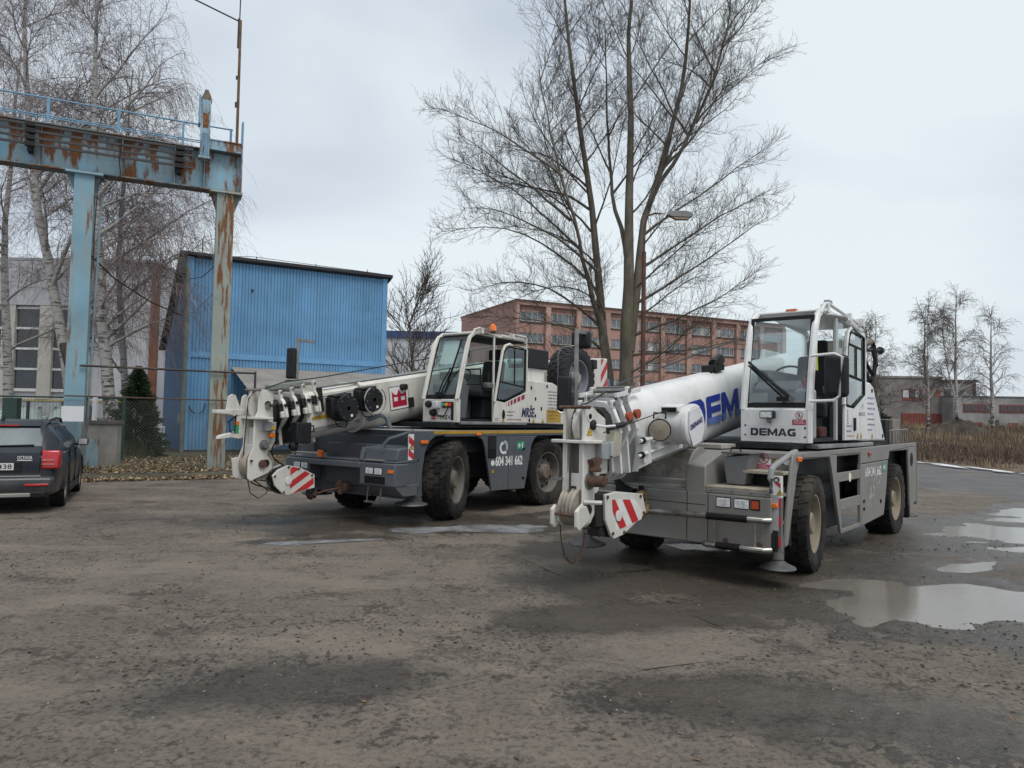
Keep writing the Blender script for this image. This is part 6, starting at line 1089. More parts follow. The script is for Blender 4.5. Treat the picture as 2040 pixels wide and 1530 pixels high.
# ================================================================== DEMAG-liveried crane (warm grey carrier)
def white_crane():
    f=Vector((-.6405,-.76796)); rz=math.atan2(f.y,f.x)
    root=thing('mobile_crane','white mobile crane with blue lettered boom on a warm grey two axle carrier','crane',(2.3868,8.8218,0),rz)
    GR=mat('carrier_warm_grey',(.215,.208,.195),.5,var=.07,vscale=1.5,dirt=.5,dcol=(.13,.115,.095),dscale=2.6,dthr=.52,mud=(.3,1.1,.6),streak=.32,coat=.05); GD=mat('carrier_dark_warm_grey',(.12,.12,.118),.55,var=.12,dirt=.4,mud=(.3,1.0,.4)); WD=mat('tread_plank',(.33,.29,.23),.85,var=.25,vscale=6,dirt=.6,dcol=(.15,.12,.09),dscale=5); CHQ=mat('chequer_plate',(.26,.245,.215),.5,metal=.4,var=.3,vscale=16,dirt=.5,bump=.9,bscale=26)  # second carrier tone: darker grey paint for beams and small fittings
    W=WHD; Y=1.2
    part(root,'chassis_frame',bx(-5.4,.42,-.45,.45,.5,1.1).box(-5.3,.38,-1.0,1.0,.95,1.25),BLP,bevel=.01)
    part(root,'deck',bx(-5.42,.45,-1.19,1.19,1.26,1.335),mat('deck_warm',(.23,.22,.205),.7,var=.12,dirt=.6,dcol=(.17,.15,.125),dscale=2.2),bevel=.012)
    for s in (1,-1):
        a,b=(Y-.035,Y) if s>0 else (-Y,-Y+.035); e=lambda d0,d1:((b+d0,b+d1) if s>0 else (a-d1,a-d0))
        part(root,'front_fender',MB().prism([(.54,1.335),(.30,1.335),(.22,1.28),(.36,1.24),(.44,1.12),(.70,.40),(.79,.40),(.72,.75),(.60,1.2)],'y',a,b),GR,bevel=.01)
        part(root,'upper_rail',MB().prism([(.30,1.335),(-5.42,1.37),(-5.42,1.30),(-4.85,1.31),(-4.75,1.30),(-3.6,1.27),(-3.53,1.15),(-2.02,1.135),(-2.02,1.285),(-.80,1.285),(-.70,1.265),(.22,1.28)],'y',a,b),GR,bevel=.008)
        part(root,'arch_rear_panel',MB().prism([(-.70,1.265),(-.80,1.285),(-.97,1.28),(-.97,1.06),(-1.00,1.06),(-1.02,.95),(-1.06,.95),(-1.10,.72),(-1.11,.60),(-1.14,.60),(-1.18,.355),(-1.12,.355),(-.76,1.15)],'y',a,b),GR,bevel=.005)
        for z0,z1,x0 in ((.95,1.06,-.98),(.60,.73,-1.08),(.32,.37,-1.14)): part(root,'step_tread',bx(-2.02,x0,min(a,b-s*.0) if s<0 else a,b,z0,z1),GR,bevel=.006)
        part(root,'step_recess',bx(-2.02,-.98,s*.93-.02,s*.93+.02,.33,1.28),BLP); part(root,'step_cheek',bx(-2.06,-2.0,a,b,.32,1.135),GR)
        dr=part(root,'locker_door',MB().prism([(-2.075,1.125),(-2.075,.32),(-3.24,.365),(-3.40,.75),(-3.50,1.14)],'y',a,b),GR,bevel=.008)
        part(root,'tail_panel',MB().prism([(-4.85,1.30),(-4.92,.6),(-4.97,.20),(-5.04,.20),(-5.1,.36),(-5.42,.40),(-5.42,1.30)],'y',a,b),GR,bevel=.006)
        if s>0: door=dr
        for x in (-.22,-4.1): part(root,'wheel_arch_liner',bx(x-.68,x+.68,s*.60-.02,s*.60+.02,.6,1.26),BLK)
    part(root,'axle',MB().cyl((-.22,-.95,.54),(-.22,.95,.54),.09,n=10).cyl((-4.1,-.95,.54),(-4.1,.95,.54),.09,n=10).box(-4.6,.3,-.35,.35,.42,.7),GRS)
    text(door,'phone_number','604 341 662',(-2.24,Y,.955),(-1,0,0),(0,0,1),.12,TXW,width=.86,bold=.02,ext=.003)
    fe=Vector((-.78,0,.62)); 
    text(door,'company_mark','ASTS',(-2.38,Y,.55),(-.90,0,.42),(.12,0,.99),.20,mat('outline_pale',(.46,.45,.43),.6),width=.78,bold=-.012,shear=.3,ext=.003)
    ga=polyset(door,'first_aid_sticker',[[(0,0),(.2,0),(.2,.12),(0,.12)]],(-3.17,Y,.985),(-1,0,0),(0,0,1),mat('sticker_green',(.02,.26,.16),.5),ext=.003); polyset(ga,'sticker_mark',[circ(.06,.06,.03,12),seg(.13,.02,.13,.10,.03)],(-3.17,Y,.985),(-1,0,0),(0,0,1),TXW,ext=.005)
    for z in (.52,.62): part(door,'latch',bx(-2.20,-2.14,Y,Y+.012,z,z+.035),BLK)
    part(door,'latch',bx(-3.08,-3.03,Y,Y+.012,.55,.6),BLK)
    polyset(root,'round_sticker',[circ(0,0,.06,20)],(-1.52,Y,.99),(-1,0,0),(0,0,1),SIGW,ext=.003); tri_sign(root,(-1.56,Y,.96),(-1,0,0),(0,0,1),.1)
    amber(root,.36,.46,Y,Y+.03,1.245,1.295); part(root,'side_marker',bx(-2.5,-2.38,Y,Y+.025,1.24,1.28),mat('marker_red',(.35,.06,.03),.3),bevel=.006); part(root,'tail_lamp_port',MB().lathe([(.001,.004),(.11,.004)],(-5.07,Y,1.10),'y',20),BLK); root.children[-1].scale=(1,1,1)
    part(root,'tail_frame',bx(-5.50,-5.42,.95,1.2,.35,1.36),GD); part(root,'mud_flap',bx(-4.98,-4.95,.62,1.18,.16,.6),BLK)
    rl=MB(); rl.tube([(-4.05,1.1,1.57),(-5.3,1.1,1.59),(-5.34,1.1,1.35)],.012,5)
    part(root,'deck_railing',rl,STL)
    for x in (-4.1,-4.45,-4.62,-4.79,-4.96,-5.12,-5.26): part(root,'railing_bar',MB().cyl((x,1.1,1.335),(x,1.1,1.58),.009,n=5),STL)
    part(root,'deck_crate',bx(-5.25,-4.75,.35,1.0,1.335,1.75),mat('crate_grey',(.22,.20,.175),.9,var=.2,dirt=.5),bevel=.01); part(root,'dark_crate',bx(-4.72,-4.5,.35,.95,1.335,1.74),BLP,bevel=.01)
    # ---- front
    part(root,'front_bumper',bx(.55,1.0,-1.15,1.14,.36,.90).box(.52,.60,-1.15,.2,.85,.99),GR,bevel=.015)
    bp=root.children[-1]
    part(bp,'platform_block',bx(.40,.998,.43,1.13,.90,.955),GR,bevel=.008); 
    for k in range(5): part(bp,'tread_plank',bx(.50+k*.10,.595+k*.10,.43,1.12,.955,.975),WD,bevel=.004)
    part(root,'side_wall',MB().prism([(.998,.36),(.998,1.18),(.97,1.20),(.90,1.22),(.50,1.335),(.40,1.335),(.40,.36)],'y',.20,.43),GR,bevel=.015)
    part(root,'back_wall',bx(.40,.44,.43,1.17,.95,1.335),GR); part(root,'far_block',MB().prism([(.95,.90),(.95,1.12),(.50,1.30),(.40,1.30),(.40,.90)],'y',-1.15,-.62),GR,bevel=.015)
    part(root,'chequer_wall',bx(.50,.53,-.62,.20,.98,1.30),CHQ); part(root,'ledge',bx(.53,.98,-.62,.20,.90,.925),GR,bevel=.005)
    part(root,'oval_hole',MB().lathe([(.001,.003),(.055,.003)],(.53,-.45,1.2),'x',18),BLK)
    part(root,'curved_guard',MB().prism([(.97,1.19),(.60,1.19),(.55,1.30),(.60,1.36),(.72,1.37),(.84,1.32),(.92,1.25)],'y',.20,.225),GR,bevel=.006)
    for y in (.22,.46): part(bp,'panel_seam',bx(1.0,1.0012,y-.004,y+.004,.37,.90),BLK)
    part(bp,'panel_seam',bx(1.0,1.0012,-1.1,.43,.765,.772),BLK)
    for y in (.50,.72,.93,1.10): part(bp,'rivet',MB().lathe([(.012,.006),(.001,.008)],(1.0,y,.93),'x',8),GD)
    for (z,r) in ((.60,.016),(.66,.02),(.70,.014)): part(root,'hydraulic_hose',MB().tube([(.98,-.70,z+.35),(1.06,-.62,z+.28),(1.05,-.5,z+.20),(.98,-.44,z+.16)],r,6),BLK)
    for (y0,y1) in ((.56,.705),(.755,.905)): headlamp(bp,1.0,y0,y1,.77,.86)
    ib=part(bp,'indicator_bezel',bx(1.0,1.006,.925,1.02,.76,.87),BLK); part(ib,'indicator_lens',bx(1.006,1.014,.935,1.01,.775,.855),mat('indicator_orange',(.45,.07,.012),.25))
    # bumper bars
    b1=part(bp,'bumper_bar',MB().tube([(1.02,-.32,.655),(1.07,-.22,.655),(1.07,1.08,.675),(1.02,1.135,.675)],.032,10),STL); part(b1,'rubber_sleeve',MB().tube([(1.07,.48,.667),(1.07,.92,.673)],.037,10),BLK)
    b2=part(bp,'bumper_bar',MB().tube([(1.0,.42,.37),(1.06,.47,.37),(1.06,1.08,.378),(1.0,1.13,.378)],.032,10),STL); part(b2,'rubber_sleeve',MB().tube([(1.06,.58,.372),(1.06,.84,.375)],.036,10),BLK)
    for y in (.56,.99): part(bp,'bar_strut',MB().cyl((1.06,y,.38),(1.065,y,.66),.012,n=6),STL)
    for y in (.66,1.02): part(bp,'bar_bolt',MB().cyl((1.0,y,.43),(1.03,y,.43),.022,n=8),RST)
    part(root,'hand_rail',MB().tube([(.30,1.14,1.345),(.45,1.15,1.335),(.98,1.15,1.215),(1.045,1.15,1.18),(1.07,1.15,1.10),(1.065,1.15,.955)],.030,10),mat('rail_grey',(.235,.237,.235),.45,var=.06))
    pb=part(root,'battery_box',MB().hexa([(.56,.55,.985),(.74,.55,.985),(.74,.75,.985),(.56,.75,.985),(.46,.52,1.29),(.78,.52,1.27),(.78,.83,1.31),(.46,.83,1.32)]),mat('box_blue_grey',(.17,.18,.185),.5,var=.12,dirt=.5,dscale=5),bevel=.012); part(pb,'box_lid',bx(.45,.80,.51,.85,1.315,1.335),GD,bevel=.005); part(pb,'box_handle',MB().tube([(.70,.58,1.335),(.72,.60,1.38),(.72,.68,1.38),(.70,.70,1.335)],.008,5),BLK)
    part(root,'upper_step',bx(.48,.76,.74,1.17,1.115,1.15),WD,bevel=.006); part(root,'step_shadow',bx(.44,.50,.76,1.16,.98,1.11),BLP)
    sgn=polyset(root,'prohibition_board',[[(0,0),(.155,0),(.165,.19),(.01,.19)]],(.441,.765,1.145),(0,1,0),(0,0,1),SIGW,ext=.003); polyset(sgn,'board_band',[[(0,0),(.155,0),(.158,.055),(.003,.055)]],(.441,.765,1.145),(0,1,0),(0,0,1),MAG,ext=.005); noentry(sgn,(.446,.785,1.205),(0,1,0),(0,0,1),.12,ext=.006); text_lines(sgn,['ZÁKAZ VSTUPU','POD ZAVĚŠENÉ BŘEMENO','NEPOVOLANÝM'],(.447,.78,1.183),(0,1,0),(0,0,1),.009,.015,TXW,[.09,.12,.11])
    tri_sign(root,(.441,.94,1.205),(0,1,0),(0,0,1),.115); polyset(root,'white_disc_sticker',[circ(0,0,.06,22)],(.441,1.10,1.265),(0,1,0),(0,0,1),SIGW,ext=.004)
    hp=part(root,'hazard_post',bx(.90,.96,1.13,1.215,.90,1.12),WSTR,bevel=.003); part(root,'post_strip',bx(.90,.955,1.19,1.215,.38,.90),GD); stripes(hp,'warning_stripes',[(1.13,.91),(1.213,.91),(1.213,1.05),(1.13,1.05)],(.96,0,0),(0,1,0),(0,0,1),math.radians(-40),.14,.12); part(hp,'post_badge',MB().lathe([(.03,.003),(.018,.004)],(.96,1.17,1.08),'x',16),BLK); [part(hp,'lower_stripe',bx(.955,.958,1.19,1.215,z,z+.10),REDP) for z in (.42,.62,.80)]; tri_sign(hp,(.961,1.17,.93),(0,1,0),(0,0,1),.07); part(hp,'grey_cover',bx(.90,.975,1.12,1.19,.58,.93),mat('cover_pale_grey',(.36,.37,.38),.5,var=.08)); amber(hp,.975,1.0,1.13,1.19,.80,.85); part(hp,'valve_block',bx(.96,.985,1.125,1.185,.37,.57).cyl((.99,1.15,.4),(.99,1.15,.55),.018,n=8),BLP)
    part(root,'side_steps',bx(.55,.90,.95,1.17,.90,.93).box(.55,.90,1.0,1.17,.62,.65),GR); part(root,'step_back',bx(.50,.56,.9,1.16,.37,.95),BLP)
    wn=part(root,'tow_winch',bx(1.0,1.10,-.62,-.40,.72,.88).cyl((1.03,-.33,.70),(1.03,-.33,.92),.03,n=10),BLK)
    for (x,y) in ((.80,1.13),(1.02,-1.05),(-5.2,1.1),(-5.2,-1.1)): jack(root,x,y,.5,.17,.68 if y>0 else .85)
    part(root,'outrigger_beam',bx(.72,.90,-1.14,1.14,.40,.60).box(-5.3,-5.1,-1.14,1.14,.40,.6),GD)
    # ---- wheels
    wm=wheel_meshes('b',.545,.40,mat('rim_cream',(.25,.21,.155),.7,var=.2,dirt=.6,dcol=(.12,.09,.06),dscale=5),mat('hub_cream',(.24,.19,.13),.75,var=.25,vscale=7),22)
    for s in (1,-1): put_wheel(root,wm,-.22,s*1.0,.53,s,R_(6)); put_wheel(root,wm,-4.1,s*1.0,.53,s,0)
    # ---- superstructure
    part(root,'slew_ring',MB().lathe([(.7,1.3),(.7,1.42)],(-2.2,-.1,0),'z',32,True),BLK); part(root,'slew_platform',bx(-4.2,.02,-1.1,1.02,1.355,1.425),BLP,bevel=.01); part(root,'front_shelf',bx(.0,.42,-.9,.35,1.345,1.40),mat('shelf_dusty',(.33,.31,.28),.7,var=.2,dirt=.5),bevel=.008)
    part(root,'sill_step',bx(-2.85,-.42,.95,1.16,1.36,1.41),mat('step_alu',(.30,.31,.31),.45),bevel=.008)
    y0,y1=.40,1.20; z0=1.43
    eng=part(root,'engine_cover',MB().prism([(-2.42,1.43),(-2.42,2.27),(-2.95,2.25),(-3.12,2.20),(-3.22,2.08),(-3.80,1.42)],'y',.35,1.10),W,bevel=.025,seg=3)
    for z in (1.93,1.69,1.45): part(eng,'louvre_recess',bx(-2.66,-2.52,1.10,1.104,z,z+.18),mat('recess_tan',(.26,.24,.20),.7,var=.15),bevel=.0)
    text_lines(eng,['• '+s for s in LINES],(-2.76,1.10,2.02),(-1,0,0),(0,0,1),.030,.075,mat('text_blue',(.03,.055,.26),.5),[.40,.36,.42,.34,.38,.40,.26]); tri_sign(eng,(-2.98,1.101,1.46),(-1,0,0),(0,0,1),.09)
    for (x,z) in ((-3.02,2.14),(-3.62,1.49)): part(eng,'latch',MB().lathe([(.03,0),(.03,.008),(.001,.008)],(x,1.10,z),'y',12),BLK)
    part(root,'rear_body',bx(-4.6,-2.4,-1.0,.35,1.42,2.0),W,bevel=.02); part(root,'counterweight',bx(-5.0,-4.2,-1.0,.6,1.42,2.05),W,bevel=.03)
    # cab
    cab=part(root,'cab',MB().prism([(.0,1.43),(.0,1.81),(-.06,1.83),(-.10,1.83),(-.08,1.43)],'y',y0,y1).box(-2.36,-.08,y0,y0+.03,1.43,1.9).box(-2.36,-2.31,y0,1.10,1.43,2.0),W,bevel=.01)
    pil=MB()
    for yy in (y0+.025,y1-.025):
        pil.tube([(-.03,yy,1.80),(-.10,yy,2.2),(-.22,yy,2.72),(-.30,yy,2.88),(-.42,yy,2.96),(-.6,yy,2.985),(-1.4,yy,2.98),(-2.22,yy-(.06 if yy>.8 else 0),2.94),(-2.32,yy-(.08 if yy>.8 else 0),2.86),(-2.34,yy-(.09 if yy>.8 else 0),1.9)],.042,8)
    pil.tube([(-.03,y1-.025,1.80),(-.03,y1-.025,1.44)],.04,8); part(cab,'pillar_frame',pil,W); part(cab,'roof',bx(-2.2,-.42,y0+.03,y1-.05,2.955,2.99),W,bevel=.02)
    part(cab,'roof_rail',MB().tube([(-.35,y1,2.93),(-.48,y1+.01,3.05),(-.60,y1+.01,3.07),(-2.15,y1-.05,3.0),(-2.22,y1-.06,2.96)],.020,8),W)
    for x in (-.58,-1.5,-2.1): part(cab,'rail_bracket',bx(x-.035,x+.035,y1-.06,y1+.03,2.96,3.06),W)
    part(cab,'front_light',bx(-.75,-.63,y1-.05,y1+.02,3.05,3.12),mat('box_mid_grey',(.26,.27,.28),.5),bevel=.01); part(cab,'roof_marker',bx(-.5,-.42,.78,.9,2.985,3.01),ORG)
    xs=lambda z:-.045-(z-1.83)*.20
    P=[(y0+.03,1.83),(y1-.03,1.83),(y1-.03,2.90),(y0+.03,2.90)]; q=[(y0+.075,1.885),(y1-.075,1.885),(y1-.075,2.855),(y0+.075,2.855)]
    part(cab,'windscreen_seal',MB().add([(xs(z)+.012,y,z) for y,z in P]+[(xs(z)+.012,y,z) for y,z in q],[(0,1,5,4),(1,2,6,5),(2,3,7,6),(3,0,4,7)]),BLK)
    ws=part(cab,'windscreen',MB().add([(xs(z)+.004,y,z) for y,z in P],[(0,1,2,3)]),glass('screen_glass',(.78,.85,.85),.07))
    [part(ws,'lower_pane',MB().add([(xs(z)+.006,y,z) for y,z in ((a,1.89),(b,1.89),(b,2.0),(a,2.0))],[(0,1,2,3)]),mat('tint_pane',(.14,.16,.165),.1,spec=.7)) for a,b in ((y0+.08,y0+.30),(y1-.30,y1-.08))]
    part(ws,'wiper',MB().tube([(.02,y0+.10,2.32),(-.0,y0+.22,2.2),(.02,y0+.50,1.94)],.011,5).tube([(.01,y0+.10,2.36),(.03,y0+.56,1.95)],.016,5).tube([(.02,y0+.14,2.30),(.03,y0+.58,1.96)],.012,5).box(.0,.05,y0+.44,y0+.56,1.90,1.95),BLK)
    part(cab,'right_window',pane('y',y0+.008,-2.25,-.3,1.95,2.92),GLC); part(cab,'rear_window',pane('x',-2.33,y0+.06,1.04,2.0,2.88),GLC)
    part(cab,'b_post',MB().tube([(-1.06,y1-.04,2.95),(-1.05,y1-.04,1.46)],.028,6),mat('post_grey',(.4,.41,.41),.5)); part(cab,'quarter_glass',pane('y',y1-.047,-1.42,-1.1,2.0,2.92),GLS)
    text_=None
    dy=y1-.06; d=part(cab,'door',MB().prism([(-1.40,1.45),(-1.42,1.93),(-1.50,1.87),(-1.80,1.86),(-2.33,2.04),(-2.40,2.04),(-2.42,1.45)],'y',dy,dy+.035),W,bevel=.006)
    part(d,'door_frame',MB().tube([(-1.41,dy+.02,1.90),(-1.50,dy+.02,2.65),(-1.58,dy+.02,2.83),(-1.70,dy+.02,2.90),(-2.33,dy+.02,2.87),(-2.38,dy+.02,2.80),(-2.37,dy+.02,2.0)],.028,6),W)
    part(d,'window_seal',MB().tube([(-1.46,dy+.03,1.90),(-1.54,dy+.03,2.62),(-1.62,dy+.03,2.79),(-1.72,dy+.03,2.85),(-2.32,dy+.03,2.82),(-2.32,dy+.03,2.06),(-1.80,dy+.03,1.88),(-1.46,dy+.03,1.90)],.018,5).tube([(-1.50,dy+.03,2.29),(-2.32,dy+.03,2.24)],.015,5).tube([(-1.58,dy+.03,2.69),(-2.32,dy+.03,2.66)],.012,5).tube([(-1.95,dy+.03,2.66),(-1.95,dy+.03,2.27)],.010,5),BLK)
    part(d,'door_glass',MB().add([(-1.47,dy+.02,1.91),(-1.80,dy+.02,1.89),(-2.31,dy+.02,2.07),(-2.31,dy+.02,2.81),(-1.72,dy+.02,2.84),(-1.63,dy+.02,2.78),(-1.55,dy+.02,2.61)],[(0,1,2,3,4,5,6)]),glass('door_glass_pale',(.74,.84,.82),.12))
    part(d,'door_latch',bx(-1.46,-1.40,dy+.035,dy+.06,2.62,2.74),W); part(d,'door_handle',bx(-1.86,-1.78,dy+.035,dy+.055,1.57,1.74),BLK,bevel=.012); part(d,'measure_mark',bx(-1.535,-1.52,dy+.035,dy+.038,1.68,1.84).box(-1.56,-1.50,dy+.035,dy+.037,1.66,1.67),TXB)
    text(d,'badge_name','MALIRETTE',(-2.05,dy+.035,1.77),(-1,0,0),(0,0,1),.05,mat('text_grey',(.22,.22,.26),.5),width=.30,bold=.01,ext=.003); polyset(d,'badge_sail',[[(0,0),(.14,.12),(.12,.0),(.11,.08)]],(-2.12,dy+.035,1.835),(-1,0,0),(0,0,1),mat('text_grey',(.22,.22,.26),.5),ext=.003)
    text_lines(d,['Guldenova 12','Nová Paka'],(-1.47,dy+.035,1.62),(-1,0,0),(0,0,1),.03,.065,mat('text_blue',(.03,.055,.26),.5),[.24,.20]); text(d,'web_address','www.mrse-nosice.cz',(-1.47,dy+.035,1.495),(-1,0,0),(0,0,1),.028,TXR,width=.36,ext=.003); tri_sign(d,(-1.93,dy+.036,1.47),(-1,0,0),(0,0,1),.09); tri_sign(d,(-2.10,dy+.036,1.47),(-1,0,0),(0,0,1),.09)
    # front panel marks
    polyset(cab,'name_plate',[[(0,0),(.60,0),(.60,.15),(0,.15)]],(.0,y0+.09,1.475),(0,1,0),(0,0,1),mat('plate_pale',(.60,.605,.60),.4,var=.05),ext=.003); polyset(cab,'maker_name',demag_polys(),(.0,y0+.125,1.505),(0,1,0),(0,0,1),TXB,ext=.005,sx=.085,sy=.085)
    polyset(cab,'prohibition_label',[[(0,0),(.15,0),(.15,.06),(0,.06)]],(.0,y1-.20,1.635),(0,1,0),(0,0,1),mat('label_red',(.38,.03,.06),.5),ext=.003); noentry(cab,(.0,y1-.165,1.70),(0,1,0),(0,0,1),.085); text_lines(cab,['ZÁKAZ','VSTUPU'],(.002,y1-.185,1.672),(0,1,0),(0,0,1),.012,.022,TXW,[.11,.12])
    wl=part(cab,'front_work_lamp',bx(.03,.13,y0+.27,y0+.43,1.70,1.79),BLP,bevel=.015); part(wl,'lens',bx(.13,.134,y0+.285,y0+.415,1.712,1.778),LENS); part(wl,'lamp_stalk',bx(.0,.07,y0+.335,y0+.365,1.65,1.70),STL)
    for (y,z) in ((y0+.06,1.51),(y0+.06,1.62),(y1-.06,1.50),(y1-.06,1.60)): part(cab,'panel_screw',MB().lathe([(.012,.004),(.001,.005)],(.0,y,z),'x',8),BLK)
    interior(cab,-2.3,-.1,y0,y1-.08,z0+.01); part(cab,'cab_back_trim',bx(-2.30,-2.27,y0+.04,.72,1.47,2.3),SEAT); part(cab,'hi_vis_vest',MB().prism([(-1.15,2.32),(-1.02,2.32),(-1.05,2.62),(-1.12,2.62)],'y',.88,.93),mat('vest_yellow',(.62,.70,.10),.8)); part(cab,'red_item',bx(-1.1,-1.0,.80,.86,2.10,2.22),mat('item_red',(.4,.03,.03),.6)); part(cab,'rear_grey_panel',bx(-2.28,-2.25,.75,1.05,1.47,2.2),DASH); part(cab,'front_left_console',bx(-.45,-.14,y1-.22,y1-.07,1.47,2.05),mat('console_pale',(.33,.34,.35),.6),bevel=.03)
    part(cab,'floor_bag',bx(-.95,-.7,.9,1.1,1.48,1.62),mat('bag_red_black',(.06,.012,.012),.8,var=.5,vscale=15),bevel=.03)
    mh=mirror_head(cab,(-.12,y1+.24,2.18),.25,.47,.16,.25,'mirror'); part(mh,'mirror_bracket',MB().tube([(.10,-.26,.22),(.12,-.02,.24),(.13,.06,.20),(.11,.03,-.22),(.10,-.02,-.27),(.08,-.27,-.28)],.016,8),W)
    mh2=mirror_head(cab,(-.75,y1-.12,1.82),.14,.20,.10,.2,'small_mirror')
    # ---- boom
    an=R_(9.3); A=(.15,-.22,1.77); M=FB(A,an); hw=.27
    fbv=Vector((math.cos(an),0,-math.sin(an))); ubv=Vector((math.sin(an),0,math.cos(an))); Av=Vector(A); B=lambda x,y,z: Av+fbv*x+Vector((0,y,0))+ubv*z
    bm_=part(root,'boom',boom_section(M,-4.6,1.66,hw,.42,-.42,'oval',n=12),W); 
    part(bm_,'pivot_cheek',MB().prism([(-4.6,1.42),(-3.2,1.42),(-3.9,2.9),(-4.6,2.9)],'y',-.85,-.78),W,bevel=.01); part(bm_,'pivot_cheek',MB().prism([(-4.6,1.42),(-3.2,1.42),(-3.9,2.9),(-4.6,2.9)],'y',.02,.09),W,bevel=.01)
    o=B(.47,hw,-.165); DP=demag_polys(); LT=[DP[0:5],DP[5:9],DP[9:13],DP[13:17],DP[17:]]
    for q in LT: polyset(bm_,'boom_letter',q,o,-fbv,ubv,BLU,ext=.008,sx=.385,sy=.34)
    low=[]
    for P in DP:
        Q=[(x,min(y,.24)) for x,y in P if True]
        if min(y for x,y in P)<.05:
            R=[]; n=len(P)
            for i in range(n):
                a,b=P[i],P[(i+1)%n]
                if a[1]<=.24: R.append(a)
                if (a[1]-.24)*(b[1]-.24)<0: t=(.24-a[1])/(b[1]-a[1]); R.append((a[0]+(b[0]-a[0])*t,.24))
            if len(R)>2: polyset(bm_,'letter_lower_tint',[R],o,-fbv,ubv,BLL,ext=.011,sx=.385,sy=.34)
        xd,zd=1.07,-.045
    mb=MBM(M); mb.lathe([(.02,-.06),(.20,-.06),(.205,.20),(.225,.21),(.225,.25),(.205,.265),(.02,.268)],(xd,hw+.10,zd+.06),'y',34); dr=part(bm_,'cable_drum',mb,W)
    mb=MBM(M); mb.box(xd-.02,xd+.17,hw+.06,hw+.26,zd+.22,zd+.285); part(dr,'drum_hood',mb,W,bevel=.01); mb=MBM(M); mb.box(xd+.165,xd+.185,hw+.08,hw+.24,zd+.225,zd+.27); part(dr,'drum_slot',mb,BLK)
    mb=MBM(M); mb.prism([(xd-.09,zd+.25),(xd+.15,zd+.23),(xd+.18,zd+.02),(xd+.11,zd-.14),(xd-.09,zd-.12),(xd-.16,zd+.03),(xd-.14,zd+.13),(xd-.10,zd+.15)],'y',hw+.368,hw+.378); part(dr,'drum_cover',mb,mat('cover_white',(.64,.645,.66),.4,var=.04)); polyset(dr,'maker_name',demag_polys(),B(xd+.155,hw+.378,zd+.03),-fbv*.985+ubv*.17,ubv,TXN,ext=.004,sx=.048,sy=.055)
    part(dr,'drum_wire',MB().tube([B(xd+.17,hw+.16,zd+.25),B(2.25,hw-.02,.12)],.005,4),BLK)
    lamp=lamp_round(bm_,tuple(B(1.42,hw+.13,.02)),(R_(-8),0,R_(-62)),.12,mat('lamp_face_brown',(.30,.26,.20),.2,var=.2,spec=.7),BLP); part(lamp,'lamp_handle',MB().tube([(-.06,-.02,.11),(-.06,-.03,.17),(.06,-.03,.17),(.06,-.02,.11)],.011,5),BLK)
    mb=MBM(M); mb.box(.75,1.62,hw-.03,hw+.04,-.30,-.12); part(bm_,'side_rail',mb,W,bevel=.01); mb=MBM(M); mb.tube([(.80,hw+.05,-.20),(1.75,hw+.05,-.20)],.018,8).tube([(1.25,hw+.06,-.08),(1.72,hw+.06,-.05)],.022,8); part(bm_,'side_pipe',mb,W); [part(bm_,'pipe_clamp',MBM(M).cyl((a,hw+b,c),(a+.04,hw+b,c),.034,n=10),BLK) for a,b,c in ((1.66,.05,-.2),(1.64,.06,-.055),(.84,.05,-.2))]
    for k in range(3):
        x=1.68+.135*k; s=1-.045*k
        pc=[(0,.43*s),(.14*s,.42*s),(.23*s,.34*s),(.28*s,.20*s),(.30*s,.07),(.16*s,-.14*s),(.16*s,-.36*s),(.08*s,-.45*s),(0,-.47*s)]
        c=part(bm_,'boom_collar',collar(M,x,.05,pc),W,bevel=.006); part(c,'inner_section',collar(M,x+.06,.12,[(0,.37*s),(.12*s,.36*s),(.19*s,.28*s),(.23*s,.08),(.12*s,-.15*s),(.12*s,-.34*s),(.06*s,-.41*s),(0,-.42*s)]),GRS)
        mb=MBM(M); mb.box(x-.05,x-.02,.12*s,.24*s,-.38*s,.02*s); part(c,'rib',mb,W)
        for sg in (1,-1): part(c,'roller_bracket',MBM(M).box(x-.02,x+.03,sg*.21*s-.018,sg*.21*s+.018,.34*s,.50*s-.03*k),W,bevel=.006)
        part(c,'rope_roller',MBM(M).cyl((x,-.25*s,.46*s-.03*k),(x,.24*s,.46*s-.03*k),.024,n=10),STL)
        if k<2: part(c,'amber_fitting',MBM(M).lathe([(.045,0),(.05,.05),(.001,.055)],(x-.02,.26*s,.22*s),'y',10),mat('fitting_red_orange',(.38,.07,.025),.45,var=.2))
    og=MBM(M); og.plate([(1.54,hw+.06,-.04),(1.54,hw+.06,-.30),(1.68,hw-.08,-.38),(1.68,hw+.02,.0)],(0,1,0),.02); part(bm_,'outer_guide',og,W)
    tf=part(bm_,'rope_guide_frame',MBM(M).box(1.55,1.60,-.22,.20,.44,.49),STL); [part(tf,'guide_arm',MBM(M).box(1.45,1.92,sg*.215-.015,sg*.215+.015,.42,.46),W) for sg in (1,-1)]
    # ---- head
    H=[(2.60,1.755),(2.46,1.765),(2.22,1.66),(2.19,1.50),(2.22,1.30),(2.32,1.15),(2.31,1.0),(2.38,.92),(2.37,.78),(2.46,.67),(2.61,.635),(2.68,.69),(2.69,.81),(2.60,.86)]
    hd=part(root,'boom_head',MB().prism(H,'y',-.09,-.05),CHW,bevel=.007); part(hd,'far_cheek',MB().prism(H,'y',-.40,-.36),CHW,bevel=.007)
